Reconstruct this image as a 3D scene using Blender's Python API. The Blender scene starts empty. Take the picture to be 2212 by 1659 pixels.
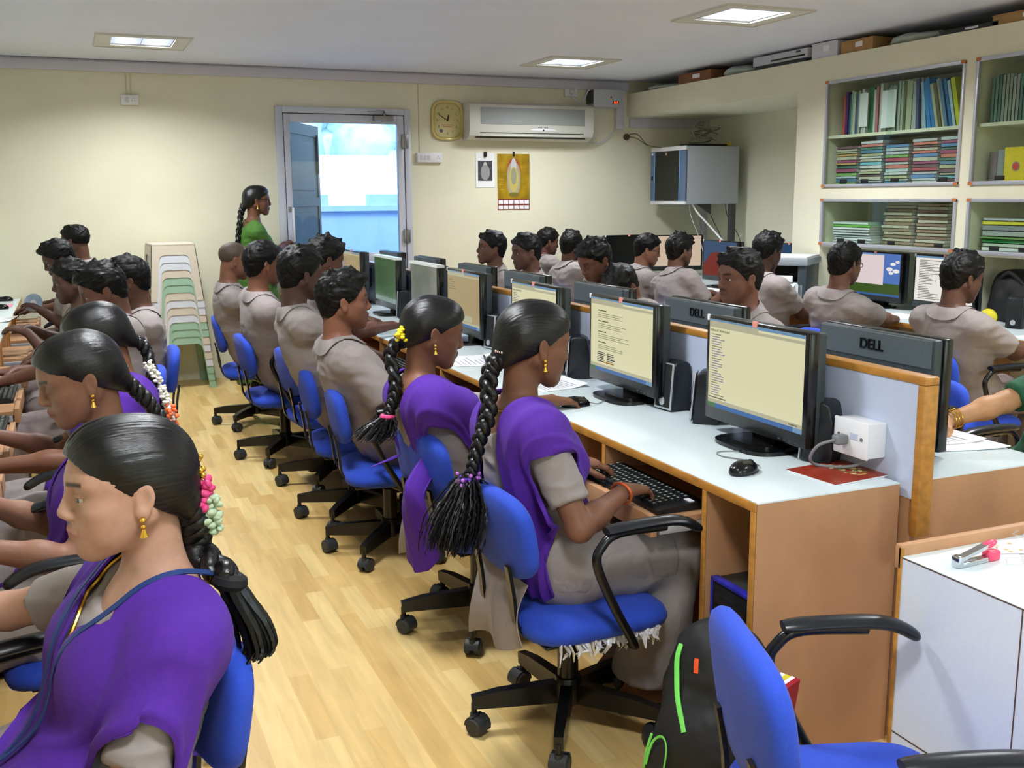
import bpy, bmesh, math, random, time
import numpy as np
from mathutils import Vector, Matrix
T0 = time.time()
random.seed(7)
RNG = np.random.default_rng(11)
SC = bpy.context.scene
COL = SC.collection
PI = math.pi
def R(d): return math.radians(d)
def V(*a): return Vector(a)

# ------------------------------------------------------------------ colours and materials
def lin(r, g, b):
    f = lambda c: (c/255/12.92) if c/255 <= .04045 else ((c/255+.055)/1.055)**2.4
    return (f(r), f(g), f(b), 1.0)
class NT:
    """small helper for node trees"""
    def __init__(s, m): s.t = m.node_tree; s.n = s.t.nodes; s.l = s.t.links
    def new(s, kind, **kw):
        n = s.n.new(kind)
        for k, v in kw.items():
            if hasattr(n, k): setattr(n, k, v)
            else: n.inputs[k].default_value = v
        return n
    def link(s, a, b): s.l.new(a, b)
MATS = {}
def mat(name, col, rough=.5, metal=0, noise=0, scale=20, bump=0, bscale=60, stretch=(1,1,1), spec=.5, coat=0, emit=None, estr=0, trans=0, alpha=1, sheen=0, sss=0, vcol=None, ior=1.45, aniso=0, wrinkle=0, wscale=14):
    if name in MATS: return MATS[name]
    m = bpy.data.materials.new(name); m.use_nodes = True; MATS[name] = m
    t = NT(m); b = t.n['Principled BSDF']
    if len(col) == 3: col = lin(*col)
    b.inputs['Base Color'].default_value = col
    b.inputs['Roughness'].default_value = rough; b.inputs['Metallic'].default_value = metal
    b.inputs['Specular IOR Level'].default_value = spec; b.inputs['Coat Weight'].default_value = coat
    b.inputs['Transmission Weight'].default_value = trans; b.inputs['Alpha'].default_value = alpha
    b.inputs['IOR'].default_value = ior
    if sheen: b.inputs['Sheen Weight'].default_value = sheen; b.inputs['Sheen Roughness'].default_value = .5
    if sss: b.inputs['Subsurface Weight'].default_value = sss; b.inputs['Subsurface Radius'].default_value = (.012, .005, .003); b.inputs['Subsurface Scale'].default_value = 1
    if aniso: b.inputs['Anisotropic'].default_value = aniso
    if emit:
        b.inputs['Emission Color'].default_value = lin(*emit) if len(emit) == 3 else emit
        b.inputs['Emission Strength'].default_value = estr
    src = None
    if vcol:
        a = t.new('ShaderNodeVertexColor', layer_name=vcol); src = a.outputs['Color']; t.link(src, b.inputs['Base Color'])
    if noise or bump:
        tc = t.new('ShaderNodeTexCoord'); mp = t.new('ShaderNodeMapping'); mp.inputs['Scale'].default_value = stretch
        t.link(tc.outputs['Object'], mp.inputs['Vector'])
    if noise:
        nz = t.new('ShaderNodeTexNoise'); nz.inputs['Scale'].default_value = scale; nz.inputs['Detail'].default_value = 5
        t.link(mp.outputs['Vector'], nz.inputs['Vector'])
        mx = t.new('ShaderNodeMix', data_type='RGBA', blend_type='MULTIPLY'); mx.inputs['Factor'].default_value = 1
        cr = t.new('ShaderNodeMapRange'); cr.inputs['To Min'].default_value = 1-noise; cr.inputs['To Max'].default_value = 1+noise
        cr.inputs['From Min'].default_value = .3; cr.inputs['From Max'].default_value = .7
        t.link(nz.outputs['Fac'], cr.inputs['Value'])
        if src: t.link(src, mx.inputs['A'])
        else: mx.inputs['A'].default_value = col
        cb = t.new('ShaderNodeCombineColor'); [t.link(cr.outputs['Result'], cb.inputs[i]) for i in range(3)]
        t.link(cb.outputs['Color'], mx.inputs['B']); t.link(mx.outputs['Result'], b.inputs['Base Color'])
    if bump:
        n2 = t.new('ShaderNodeTexNoise'); n2.inputs['Scale'].default_value = bscale; n2.inputs['Detail'].default_value = 3
        t.link(mp.outputs['Vector'], n2.inputs['Vector'])
        bp = t.new('ShaderNodeBump'); bp.inputs['Strength'].default_value = bump; bp.inputs['Distance'].default_value = .004
        t.link(n2.outputs['Fac'], bp.inputs['Height']); t.link(bp.outputs['Normal'], b.inputs['Normal'])
        if wrinkle:
            n3 = t.new('ShaderNodeTexNoise'); n3.noise_type = 'RIDGED_MULTIFRACTAL'; n3.inputs['Scale'].default_value = wscale; n3.inputs['Detail'].default_value = 2; n3.inputs['Distortion'].default_value = .8
            t.link(mp.outputs['Vector'], n3.inputs['Vector']); b3 = t.new('ShaderNodeBump'); b3.inputs['Strength'].default_value = wrinkle; b3.inputs['Distance'].default_value = .006
            t.link(n3.outputs['Fac'], b3.inputs['Height']); t.link(b3.outputs['Normal'], bp.inputs['Normal'])
    return m

# ------------------------------------------------------------------ mesh builder
class MB:
    def __init__(s): s.v = []; s.f = []; s.mi = []; s.cur = 0
    def add(s, vs, fs):
        o = len(s.v); s.v.extend([tuple(p) for p in vs])
        for f in fs: s.f.append(tuple(o+i for i in f)); s.mi.append(s.cur)
        return s
    def box(s, x0, x1, y0, y1, z0, z1):
        x0, x1 = min(x0, x1), max(x0, x1); y0, y1 = min(y0, y1), max(y0, y1); z0, z1 = min(z0, z1), max(z0, z1)
        vs = [(x, y, z) for z in (z0, z1) for y in (y0, y1) for x in (x0, x1)]
        return s.add(vs, [(0,2,3,1),(4,5,7,6),(0,1,5,4),(2,6,7,3),(0,4,6,2),(1,3,7,5)])
    def rbox(s, x0, x1, y0, y1, z0, z1, r=.005, seg=2, M=None):
        bm = bmesh.new(); bmesh.ops.create_cube(bm, size=1)
        c = V((x0+x1)/2, (y0+y1)/2, (z0+z1)/2); d = (abs(x1-x0), abs(y1-y0), abs(z1-z0))
        for v in bm.verts: v.co = Vector((v.co.x*d[0], v.co.y*d[1], v.co.z*d[2]))+c
        r = min(r, min(d)*.49)
        bmesh.ops.bevel(bm, geom=bm.edges[:], offset=r, segments=seg, profile=.5, affect='EDGES', clamp_overlap=True)
        return s.bm(bm, M)
    def bm(s, bm, M=None):
        bm.verts.index_update()
        s.add([(M @ v.co) if M else v.co for v in bm.verts], [[v.index for v in f.verts] for f in bm.faces]); bm.free(); return s
    def mbox(s, M, sx, sy, sz):
        vs = [M @ Vector((x*sx/2, y*sy/2, z*sz/2)) for z in (-1, 1) for y in (-1, 1) for x in (-1, 1)]
        return s.add(vs, [(0,2,3,1),(4,5,7,6),(0,1,5,4),(2,6,7,3),(0,4,6,2),(1,3,7,5)])
    def tube(s, pts, r, n=8, closed=False, caps=True, flat=None, up=None):
        """sweep a circle (or ellipse, flat=ratio) along points; r a number or a list"""
        P = [Vector(p) for p in pts]; m = len(P); rr = r if hasattr(r, '__len__') else [r]*m
        tang = []
        for i in range(m):
            a = P[(i-1) % m] if closed or i > 0 else P[i]; b = P[(i+1) % m] if closed or i < m-1 else P[i]
            t = (b-a); tang.append(t.normalized() if t.length > 1e-9 else Vector((0, 0, 1)))
        u = Vector(up) if up else (Vector((0, 0, 1)) if abs(tang[0].z) < .9 else Vector((1, 0, 0)))
        vs = []
        for i in range(m):
            t = tang[i]; u = u-t*u.dot(t)
            if u.length < 1e-6: u = t.orthogonal()
            u.normalize(); w = t.cross(u)
            for k in range(n):
                a = 2*PI*k/n
                vs.append(P[i]+u*(math.cos(a)*rr[i]*(flat or 1))+w*(math.sin(a)*rr[i]))
        fs = []
        for i in range(m if closed else m-1):
            j = (i+1) % m
            for k in range(n): fs.append((i*n+k, i*n+(k+1) % n, j*n+(k+1) % n, j*n+k))
        if caps and not closed: fs.append(tuple(range(n))[::-1]); fs.append(tuple((m-1)*n+k for k in range(n)))
        return s.add(vs, fs)
    def rect(s, pts, w, h, up=(0, 0, 1)):
        """sweep a w x h rectangle along points (h measured along up)"""
        P = [Vector(p) for p in pts]; vs = []
        for i, p in enumerate(P):
            t = (P[min(i+1, len(P)-1)]-P[max(i-1, 0)]).normalized(); u = Vector(up); u = (u-t*u.dot(t)).normalized(); q = t.cross(u)
            ww = w[i] if hasattr(w, '__len__') else w; hh = h[i] if hasattr(h, '__len__') else h
            vs += [p+q*ww/2+u*hh/2, p-q*ww/2+u*hh/2, p-q*ww/2-u*hh/2, p+q*ww/2-u*hh/2]
        fs = [(3, 2, 1, 0), tuple(len(vs)-4+k for k in range(4))]
        for i in range(len(P)-1):
            for k in range(4): fs.append((i*4+k, i*4+(k+1) % 4, i*4+4+(k+1) % 4, i*4+4+k))
        return s.add(vs, fs)
    def cyl(s, p0, p1, r0, r1=None, n=16): return s.tube([p0, p1], [r0, r0 if r1 is None else r1], n)
    def lathe(s, prof, n=20, M=None, sx=1, sy=1):
        vs = []; fs = []; m = len(prof)
        for r, z in prof:
            for k in range(n): vs.append(Vector((math.cos(2*PI*k/n)*r*sx, math.sin(2*PI*k/n)*r*sy, z)))
        for i in range(m-1):
            for k in range(n): fs.append((i*n+k, i*n+(k+1) % n, (i+1)*n+(k+1) % n, (i+1)*n+k))
        fs.append(tuple(range(n))[::-1]); fs.append(tuple((m-1)*n+k for k in range(n)))
        return s.add([M @ v for v in vs] if M else vs, fs)
    def ball(s, c, rx, ry=None, rz=None, n=12, m=8, M=None):
        ry = rx if ry is None else ry; rz = rx if rz is None else rz; c = Vector(c); vs = []; fs = []
        for i in range(1, m):
            th = PI*i/m
            for k in range(n):
                a = 2*PI*k/n; vs.append(Vector((rx*math.sin(th)*math.cos(a), ry*math.sin(th)*math.sin(a), rz*math.cos(th))))
        vs += [Vector((0, 0, rz)), Vector((0, 0, -rz))]
        for i in range(m-2):
            for k in range(n): fs.append((i*n+k, (i+1)*n+k, (i+1)*n+(k+1) % n, i*n+(k+1) % n))
        t = (m-1)*n
        for k in range(n): fs.append((t, k, (k+1) % n)); fs.append((t+1, (m-2)*n+(k+1) % n, (m-2)*n+k))
        return s.add([(M @ v if M else v)+c for v in vs], fs)
    def prism(s, poly, depth, M=None):
        """outline in local xy extruded along local z from 0 to depth"""
        n = len(poly); vs = [Vector((x, y, 0)) for x, y in poly]+[Vector((x, y, depth)) for x, y in poly]
        fs = [tuple(range(n))[::-1], tuple(range(n, 2*n))]+[(i, (i+1) % n, n+(i+1) % n, n+i) for i in range(n)]
        return s.add([M @ v for v in vs] if M else vs, fs)
    def grid(s, G, thick=0):
        """G: rows of points -> sheet, given real thickness along its normals"""
        a = np.array(G, float); h, w = a.shape[:2]
        if thick:
            du = np.gradient(a, axis=1); dv = np.gradient(a, axis=0); nn = np.cross(du, dv)
            nn /= np.maximum(np.linalg.norm(nn, axis=2, keepdims=True), 1e-9)
            A = a+nn*thick/2; B = a-nn*thick/2
            vs = list(A.reshape(-1, 3))+list(B.reshape(-1, 3)); o = h*w; fs = []
            for i in range(h-1):
                for j in range(w-1):
                    q = (i*w+j, i*w+j+1, (i+1)*w+j+1, (i+1)*w+j); fs.append(q); fs.append(tuple(o+k for k in q[::-1]))
            rim = [j for j in range(w)]+[i*w+w-1 for i in range(1, h)]+[(h-1)*w+j for j in range(w-2, -1, -1)]+[i*w for i in range(h-2, 0, -1)]
            for k in range(len(rim)): p, q = rim[k], rim[(k+1) % len(rim)]; fs.append((p, o+p, o+q, q))
            return s.add(vs, fs)
        return s.add(list(a.reshape(-1, 3)), [(i*w+j, i*w+j+1, (i+1)*w+j+1, (i+1)*w+j) for i in range(h-1) for j in range(w-1)])
    def mesh(s, name, mats, smooth=40):
        me = bpy.data.meshes.new(name); me.from_pydata(s.v, [], s.f)
        for m in (mats if isinstance(mats, (list, tuple)) else [mats]): me.materials.append(m)
        if any(s.mi): me.polygons.foreach_set('material_index', s.mi)
        bm = bmesh.new(); bm.from_mesh(me); bmesh.ops.recalc_face_normals(bm, faces=bm.faces[:]); bm.to_mesh(me); bm.free()
        if smooth:
            me.polygons.foreach_set('use_smooth', [True]*len(me.polygons)); me.set_sharp_from_angle(angle=R(smooth))
        me.update(); return me
    def obj(s, name, mats, parent=None, smooth=40, M=None, label=None):
        o = bpy.data.objects.new(name, s.mesh(name, mats, smooth)); COL.objects.link(o)
        if parent: o.parent = parent
        if M is not None: o.matrix_local = M
        if label: o['label'] = label
        return o
def tag(o, label, cat, group=None, kind=None):
    if label: o['label'] = label
    if cat: o['category'] = cat
    if group: o['group'] = group
    if kind: o['kind'] = kind
    return o
def thing(name, label, cat, loc=(0, 0, 0), rz=0, group=None, M=None):
    o = bpy.data.objects.new(name, None); COL.objects.link(o); o.empty_display_size = .05
    if M is not None: o.matrix_world = M
    else: o.location = loc; o.rotation_euler = (0, 0, rz)
    return tag(o, label, cat, group)
def struct(name, mb, m, smooth=0, parent=None):
    o = mb.obj(name, m, parent, smooth)
    if not parent: o['kind'] = 'structure'
    return o
def copy_tree(o, parent=None):
    c = o.copy(); COL.objects.link(c); c.parent = parent
    for ch in list(o.children): copy_tree(ch, c)
    return c
def dup(root, label, loc=None, rz=None, group=None):
    c = copy_tree(root)
    if loc is not None: c.location = loc
    if rz is not None: c.rotation_euler = (0, 0, rz)
    c['label'] = label
    if group: c['group'] = group
    return c
def smooth_path(pts, n=8):
    """Catmull-Rom through the points"""
    P = [Vector(p) for p in pts]; out = []
    for i in range(len(P)-1):
        a, b, c, d = P[max(i-1, 0)], P[i], P[i+1], P[min(i+2, len(P)-1)]
        for k in range(n):
            t = k/n; out.append(.5*((2*b)+(c-a)*t+(2*a-5*b+4*c-d)*t*t+(3*b-a-3*c+d)*t*t*t))
    out.append(P[-1]); return out
def text_obj(name, s, size, m, M, parent=None, ext=.0006, align='LEFT'):
    cu = bpy.data.curves.new(name, 'FONT'); cu.body = s; cu.size = size; cu.extrude = ext; cu.align_x = align; cu.align_y = 'CENTER'
    tmp = bpy.data.objects.new(name, cu); COL.objects.link(tmp)
    dg = bpy.context.evaluated_depsgraph_get(); me = bpy.data.meshes.new_from_object(tmp.evaluated_get(dg))
    bpy.data.objects.remove(tmp); bpy.data.curves.remove(cu)
    me.materials.clear(); me.materials.append(m); me.name = name
    o = bpy.data.objects.new(name, me); COL.objects.link(o)
    if parent: o.parent = parent
    o.matrix_local = M; return o
def axes(o, x, y, z):
    """matrix with the given local axes (columns) and origin"""
    x, y, z, o = map(Vector, (x, y, z, o))
    return Matrix(((x.x, y.x, z.x, o.x), (x.y, y.y, z.y, o.y), (x.z, y.z, z.z, o.z), (0, 0, 0, 1)))
LAMP_W = 38
SKY_W = 1.1
EXPO = -.2
# ------------------------------------------------------------------ materials of the room
XL, XR, YB, YF, ZC = -.95, 5.89, 8.92, -1.4, 2.565
XB = 4.978
M_wall = mat('cream_paint', (230, 227, 203), .75, noise=.03, scale=3, bump=.08, bscale=90)
M_ceil = mat('ceiling_paint', (230, 234, 248), .85, noise=.02, scale=2)
M_white = mat('white_plastic', (232, 232, 236), .4)
M_alu = mat('grey_aluminium', (202, 206, 220), .4, metal=.15)
M_alud = mat('dark_gasket', (30, 30, 34), .6)
M_steel = mat('hinge_steel', (150, 150, 150), .35, metal=.9)
M_trunk = mat('cable_trunking', (205, 203, 214), .5)
M_black = mat('black_plastic', (22, 23, 26), .42, noise=.1, scale=300)
M_blackm = mat('black_matt', (14, 14, 16), .7)

def floor_material():
    m = bpy.data.materials.new('birch_laminate'); m.use_nodes = True; t = NT(m); b = t.n['Principled BSDF']
    tc = t.new('ShaderNodeTexCoord'); mp = t.new('ShaderNodeMapping'); mp.inputs['Rotation'].default_value = (0, 0, R(90))
    t.link(tc.outputs['Object'], mp.inputs['Vector'])
    br = t.new('ShaderNodeTexBrick'); br.offset = .37; br.offset_frequency = 2
    br.inputs['Scale'].default_value = 1; br.inputs['Brick Width'].default_value = .42; br.inputs['Row Height'].default_value = .066
    br.inputs['Mortar Size'].default_value = .0006; br.inputs['Bias'].default_value = 0
    br.inputs['Color1'].default_value = (0, 0, 0, 1); br.inputs['Color2'].default_value = (1, 1, 1, 1); br.inputs['Mortar'].default_value = (.35, .35, .35, 1)
    t.link(mp.outputs['Vector'], br.inputs['Vector'])
    ra = t.new('ShaderNodeValToRGB'); e = ra.color_ramp.elements
    e[0].color = lin(196, 160, 96); e[1].color = lin(222, 194, 132); e.new(.5).color = lin(211, 178, 114)
    t.link(br.outputs['Color'], ra.inputs['Fac'])
    mp2 = t.new('ShaderNodeMapping'); mp2.inputs['Scale'].default_value = (14, 1.3, 1); t.link(tc.outputs['Object'], mp2.inputs['Vector'])
    nz = t.new('ShaderNodeTexNoise'); nz.inputs['Scale'].default_value = 2.2; nz.inputs['Detail'].default_value = 6; nz.inputs['Distortion'].default_value = .6
    t.link(mp2.outputs['Vector'], nz.inputs['Vector'])
    mr = t.new('ShaderNodeMapRange'); mr.inputs['From Min'].default_value = .3; mr.inputs['From Max'].default_value = .7; mr.inputs['To Min'].default_value = .86; mr.inputs['To Max'].default_value = 1.1
    t.link(nz.outputs['Fac'], mr.inputs['Value'])
    cb = t.new('ShaderNodeCombineColor'); [t.link(mr.outputs['Result'], cb.inputs[i]) for i in range(3)]
    mx = t.new('ShaderNodeMix', data_type='RGBA', blend_type='MULTIPLY'); mx.inputs['Factor'].default_value = 1
    t.link(ra.outputs['Color'], mx.inputs['A']); t.link(cb.outputs['Color'], mx.inputs['B'])
    t.link(mx.outputs['Result'], b.inputs['Base Color'])
    b.inputs['Roughness'].default_value = .33; b.inputs['Specular IOR Level'].default_value = .4
    return m
def glass_material(name, tint, refl=.08):
    m = bpy.data.materials.new(name); m.use_nodes = True; t = NT(m); t.n.remove(t.n['Principled BSDF'])
    tr = t.new('ShaderNodeBsdfTransparent'); tr.inputs['Color'].default_value = tint
    gl = t.new('ShaderNodeBsdfGlossy'); gl.inputs['Roughness'].default_value = .03
    fr = t.new('ShaderNodeFresnel'); fr.inputs['IOR'].default_value = 1.4
    ms = t.new('ShaderNodeMixShader'); ge = t.new('ShaderNodeNewGeometry'); iv = t.new('ShaderNodeMath', operation='SUBTRACT'); iv.inputs[0].default_value = 1; t.link(ge.outputs['Backfacing'], iv.inputs[1]); mu = t.new('ShaderNodeMath', operation='MULTIPLY'); t.link(fr.outputs['Fac'], mu.inputs[0]); t.link(iv.outputs['Value'], mu.inputs[1]); t.link(mu.outputs['Value'], ms.inputs['Fac'])
    t.link(tr.outputs['BSDF'], ms.inputs[1]); t.link(gl.outputs['BSDF'], ms.inputs[2])
    t.link(ms.outputs['Shader'], t.n['Material Output'].inputs['Surface'])
    return m
M_floor = floor_material()
M_glass = glass_material('clear_glass', (.90, .95, .92, 1))
M_tint = glass_material('blue_tinted_glass', (.64, .80, .95, 1))

# ------------------------------------------------------------------ shell
struct('floor', MB().box(XL-.1, XR+.1, YF-.1, YB+.1, -.12, 0), M_floor)
LAMPS = [(x, y) for y in (7.8, 5.45, 3.1, .75) for x in (.55, 3.82)]
c = MB()
xs = [XL-.1, .25, .85, 3.52, 4.12, XR+.1]
ys = [YF-.1, .45, 1.05, 2.8, 3.4, 5.15, 5.75, 7.5, 8.1, YB+.1]
for i in range(5):
    for j in range(9):
        if i in (1, 3) and j in (1, 3, 5, 7): continue
        c.box(xs[i], xs[i+1], ys[j], ys[j+1], ZC, ZC+.14)
c.box(XL-.1, XR+.1, YF-.1, YB+.1, ZC+.14, ZC+.2)
struct('ceiling', c, M_ceil)
DX0, DX1, DZ1 = 1.66, 2.78, 2.235
w = MB(); w.box(XL, DX0, YB, YB+.2, 0, ZC); w.box(DX1, XR, YB, YB+.2, 0, ZC); w.box(DX0, DX1, YB, YB+.2, DZ1, ZC)
struct('wall_back', w, M_wall)
struct('wall_left', MB().box(XL-.1, XL, YF-.1, YB+.2, 0, ZC), M_wall)
struct('wall_right', MB().box(XR, XR+.1, YF-.1, YB+.2, 0, ZC), M_wall)
wf = MB(); WX = [XL, .2, 1.9, 2.9, 4.6, XR]
for i in range(5):
    if i in (1, 3): wf.box(WX[i], WX[i+1], YF-.1, YF, 0, .95); wf.box(WX[i], WX[i+1], YF-.1, YF, 2.2, ZC)
    else: wf.box(WX[i], WX[i+1], YF-.1, YF, 0, ZC)
struct('wall_front', wf, M_wall)
for k, i in enumerate((1, 3)):  # unseen windows added behind the camera so daylight fills the room
    x0, x1 = WX[i], WX[i+1]; fr = MB(); xm = (x0+x1)/2
    for a in ((x0, x0+.05, .95, 2.2), (x1-.05, x1, .95, 2.2), (x0, x1, .95, 1.0), (x0, x1, 2.15, 2.2), (xm-.025, xm+.025, .95, 2.2)): fr.box(a[0], a[1], YF-.08, YF-.03, a[2], a[3])
    wo = struct('window_%d' % (k+1), fr, M_alu); MB().box(x0+.04, x1-.04, YF-.058, YF-.054, .98, 2.17).obj('window_glass', M_glass, wo, 0)
    pl = bpy.data.lights.new('window_portal', 'AREA'); pl.shape = 'RECTANGLE'; pl.size = x1-x0; pl.size_y = 1.25; pl.cycles.is_portal = True; po = bpy.data.objects.new('window_portal', pl); COL.objects.link(po); po.location = (xm, YF-.02, 1.575); po.rotation_euler = (R(90), 0, 0)
# built-in wall unit on the right: solid face with openings, and the loft slab over the recess
w = MB()
OP = [(4.81, 6.05), (3.49, 4.722), (2.17, 3.40)]
yy = [YF]+sorted([a for o in OP for a in o])+[6.367]
for i in range(len(yy)-1):
    a, b = yy[i], yy[i+1]
    if (a, b) in OP:
        w.box(XB, XB+.06, a, b, 2.275, 2.447); w.box(XB, XB+.06, a, b, 1.466, 1.552); w.box(XB, XB+.06, a, b, 0, .70)
        w.box(XB+.06, 5.40, a, b, 1.49, 1.53); w.box(XB+.06, 5.40, a, b, 2.275, 2.31)
        w.box(XB+.012, 5.40, a, b, 1.128, 1.146); w.box(XB+.02, 5.40, a, b, 1.885, 1.905)
    else: w.box(XB, 5.42, a, b, 0, 2.447)
w.box(5.40, 5.42, 2.17, 6.05, 0, 2.447)
struct('trim_wall_unit', w, M_wall)
struct('trim_loft_slab', MB().box(XB, XR, 6.367, YB, 2.235, 2.447).box(5.42, XR, YF, 6.367, 2.36, 2.447), M_wall)
# trunking and cable channels on the back wall
t = MB(); t.rbox(XL, XB, YB-.035, YB, 2.475, 2.55, .004); t.rbox(XL, XB, YB-.02, YB, 2.55, 2.562, .002)
for x in (.62, 2.9): t.box(x, x+.002, YB-.0365, YB-.034, 2.475, 2.55)
t.rbox(5.0, XR-.002, YB-.03, YB, 2.14, 2.235, .004); t.rbox(XR-.06, XR, YB-.04, YB-.0, .9, 2.235, .004)
struct('trim_cable_trunking', t, M_trunk, 40)
t = MB(); t.rbox(4.84, 4.925, YB-.05, YB, 2.16, 2.475, .006); t.rbox(4.835, 4.93, YB-.055, YB, 2.12, 2.2, .03, 4)
struct('trim_cable_drop', t, M_trunk, 40)

# ------------------------------------------------------------------ ceiling lamps
M_lamp_house = mat('lamp_enamel', (214, 214, 206), .4)
M_refl = mat('mirror_louvre', (225, 228, 235), .18, metal=.85)
M_tube = mat('lamp_tube', (255, 255, 255), .4, emit=(244, 248, 255), estr=60)
def ceiling_lamp(x, y, label):
    o = thing('ceiling_light', label, 'ceiling light', (x, y, ZC), 0, None)
    f = MB()
    for a, b, c_, d in ((-.31, .31, .205, .31), (-.31, .31, -.31, -.205), (-.31, -.205, -.205, .205), (.205, .31, -.205, .205)): f.box(a, b, c_, d, -.008, .004)
    for a, b, c_, d in ((-.305, .305, .298, .305), (-.305, .305, -.305, -.298), (-.305, -.298, -.298, .298), (.298, .305, -.298, .298)): f.box(a, b, c_, d, -.013, -.008)
    f.obj('frame', M_lamp_house, o, 0)
    h = MB(); h.box(-.215, .215, .205, .215, .004, .12); h.box(-.215, .215, -.215, -.205, .004, .12); h.box(-.215, -.205, -.205, .205, .004, .12); h.box(.205, .215, -.205, .205, .004, .12); h.box(-.215, .215, -.215, .215, .12, .13)
    h.obj('housing', M_white, o, 0)
    for k in range(2):
        tb = MB(); xx = -.1+.2*k; tb.cyl((xx, -.195, .058), (xx, .195, .058), .022, n=12); tb.obj('fluorescent_tube', M_tube, o)
    l = MB()
    for k in range(13): yy_ = -.195+.39*k/12; l.box(-.205, .205, yy_-.0012, yy_+.0012, .004, .026)
    for k in (-.1, 0, .1): l.box(k*2-.0015, k*2+.0015, -.205, .205, .004, .036)
    l.obj('louvre', M_refl, o, 0)
    return o
LL = {(3.82, 5.45): 'square recessed ceiling light with louvre nearest the camera, over the right-hand side', (3.82, 7.8): 'square recessed ceiling light in front of the air conditioner', (.55, 7.8): 'square recessed ceiling light at left, above the cream wall and small switch box'}
for x, y in LAMPS:
    if (x, y) in LL: ceiling_lamp(x, y, LL[(x, y)])
    else: ceiling_lamp(x, y, 'square recessed ceiling light above the %s, %s' % ('left aisle' if x < 1 else 'right-hand desks', 'nearest the front' if y < 2 else 'second from the front' if y < 4 else 'third from the front'))
    ld = bpy.data.lights.new('lamp_light', 'AREA'); ld.shape = 'SQUARE'; ld.size = .39; ld.energy = LAMP_W; ld.color = (.94, .97, 1.0); ld.spread = R(146)
    lo = bpy.data.objects.new('lamp_light', ld); COL.objects.link(lo); lo.location = (x, y, ZC-.001)

# ------------------------------------------------------------------ door (closed, tinted glass) and what stands outside
d = MB(); ydf = YB-.03
d.rbox(1.635, 1.695, ydf, YB+.08, 0, 2.251, .004); d.rbox(2.752, 2.806, ydf, YB+.08, 0, 2.251, .004); d.rbox(1.695, 2.752, ydf, YB+.08, 2.20, 2.251, .004)
door = struct('door_1', d, M_alu, 30)
leaf = MB(); yl = YB-.02
leaf.rbox(1.701, 1.752, yl, yl+.045, .01, 2.194, .003); leaf.rbox(2.686, 2.746, yl, yl+.045, .01, 2.194, .003)
leaf.rbox(1.752, 2.686, yl, yl+.045, 2.122, 2.194, .003); leaf.rbox(1.752, 2.686, yl, yl+.045, .01, .12, .003); leaf.rbox(1.752, 2.686, yl, yl+.045, .93, 1.02, .003)
leaf.rbox(1.752, 2.686, yl+.015, yl+.03, .12, .93, .002)
lf = leaf.obj('door_leaf', M_alu, door, 30)
g = MB(); g.box(1.698, 1.7005, yl+.01, yl+.04, .01, 2.197); g.box(2.7465, 2.7515, yl+.01, yl+.04, .01, 2.197); g.box(1.7, 2.75, yl+.01, yl+.04, 2.194, 2.199); g.obj('gasket', M_alud, door, 0)
MB().box(1.75, 2.69, yl+.02, yl+.026, 1.015, 2.125).obj('door_glass', M_tint, lf, 0)
h = MB(); h.rbox(1.735, 1.755, yl-.045, yl-.028, 1.13, 1.42, .006); h.rbox(1.738, 1.752, yl-.03, yl, 1.15, 1.17, .003); h.rbox(1.738, 1.752, yl-.03, yl, 1.38, 1.40, .003); h.obj('pull_handle', M_white, lf)
MB().rbox(1.712, 1.742, yl-.008, yl, 1.385, 1.425, .003).obj('lock_plate', M_steel, lf)
for z in (1.16, 1.98):
    hg = MB(); hg.rbox(2.722, 2.782, ydf-.012, ydf+.004, z-.06, z+.06, .004); hg.cyl((2.749, ydf-.012, z-.06), (2.749, ydf-.012, z+.06), .009); hg.obj('hinge', M_steel, door)
cl = MB(); cl.rbox(2.47, 2.645, yl-.05, yl, 2.145, 2.19, .006); cl.cyl((2.57, yl-.025, 2.19), (2.57, yl-.025, 2.215), .012)
cl.rect([(2.57, yl-.025, 2.213), (2.545, yl-.09, 2.228), (2.42, yl-.03, 2.222)], .018, .006); cl.obj('door_closer', M_steel, door)
# outside the door
M_wood = mat('grey_blue_painted_timber', (104, 92, 74), .6, noise=.12, scale=8)
M_out = mat('pale_blue_render', (176, 194, 220), .8, noise=.05, scale=4)
M_outw = mat('whitewashed_render', (250, 250, 250), .9)
od = MB(); od.box(0, .05, -.021, .021, .02, 2.16); od.box(.93, .99, -.021, .021, .02, 2.16)
for z0, z1 in ((2.06, 2.16), (1.42, 1.50), (1.50, 1.50), (.72, .80), (.02, .14)): od.box(.05, .93, -.021, .021, z0, z1) if z1 > z0 else None
od.box(.04, .94, -.010, .010, .1, 2.1)
for z0, z1 in ((1.56, 2.0), (.86, 1.36), (.2, .66)): od.rbox(.14, .84, -.019, .019, z0, z1, .008)
o2 = od.obj('timber_door', M_wood, None, 0, Matrix.Translation((1.74, 9.15, 0)) @ Matrix.Rotation(R(61), 4, 'Z'))
tag(o2, 'grey-blue panelled timber door standing open outside the glass door', 'door')
bolt = MB(); bolt.rbox(.91, .945, -.034, -.02, 1.72, 2.08, .004); bolt.obj('bolt_plate', M_alud, o2)
ex = MB(); ex.box(XL, 8, YB+.2, 11.0, -.14, -.02); ex.box(-.5, 8, 11.0, 11.18, -.02, 1.355)
struct('terrain_terrace', ex, M_out)
pc = MB(); pc.box(-.5, 8, 10.95, 11.22, 1.355, 1.41); pc.box(1.6, 2.54, 11.0, 11.18, 1.41, 1.53); pc.box(3.0, 4.2, 11.0, 11.18, 1.41, 1.53)
pc.cur = 1; pc.box(2.54, 3.0, 11.2, 11.24, 1.2, 1.53)
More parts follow.
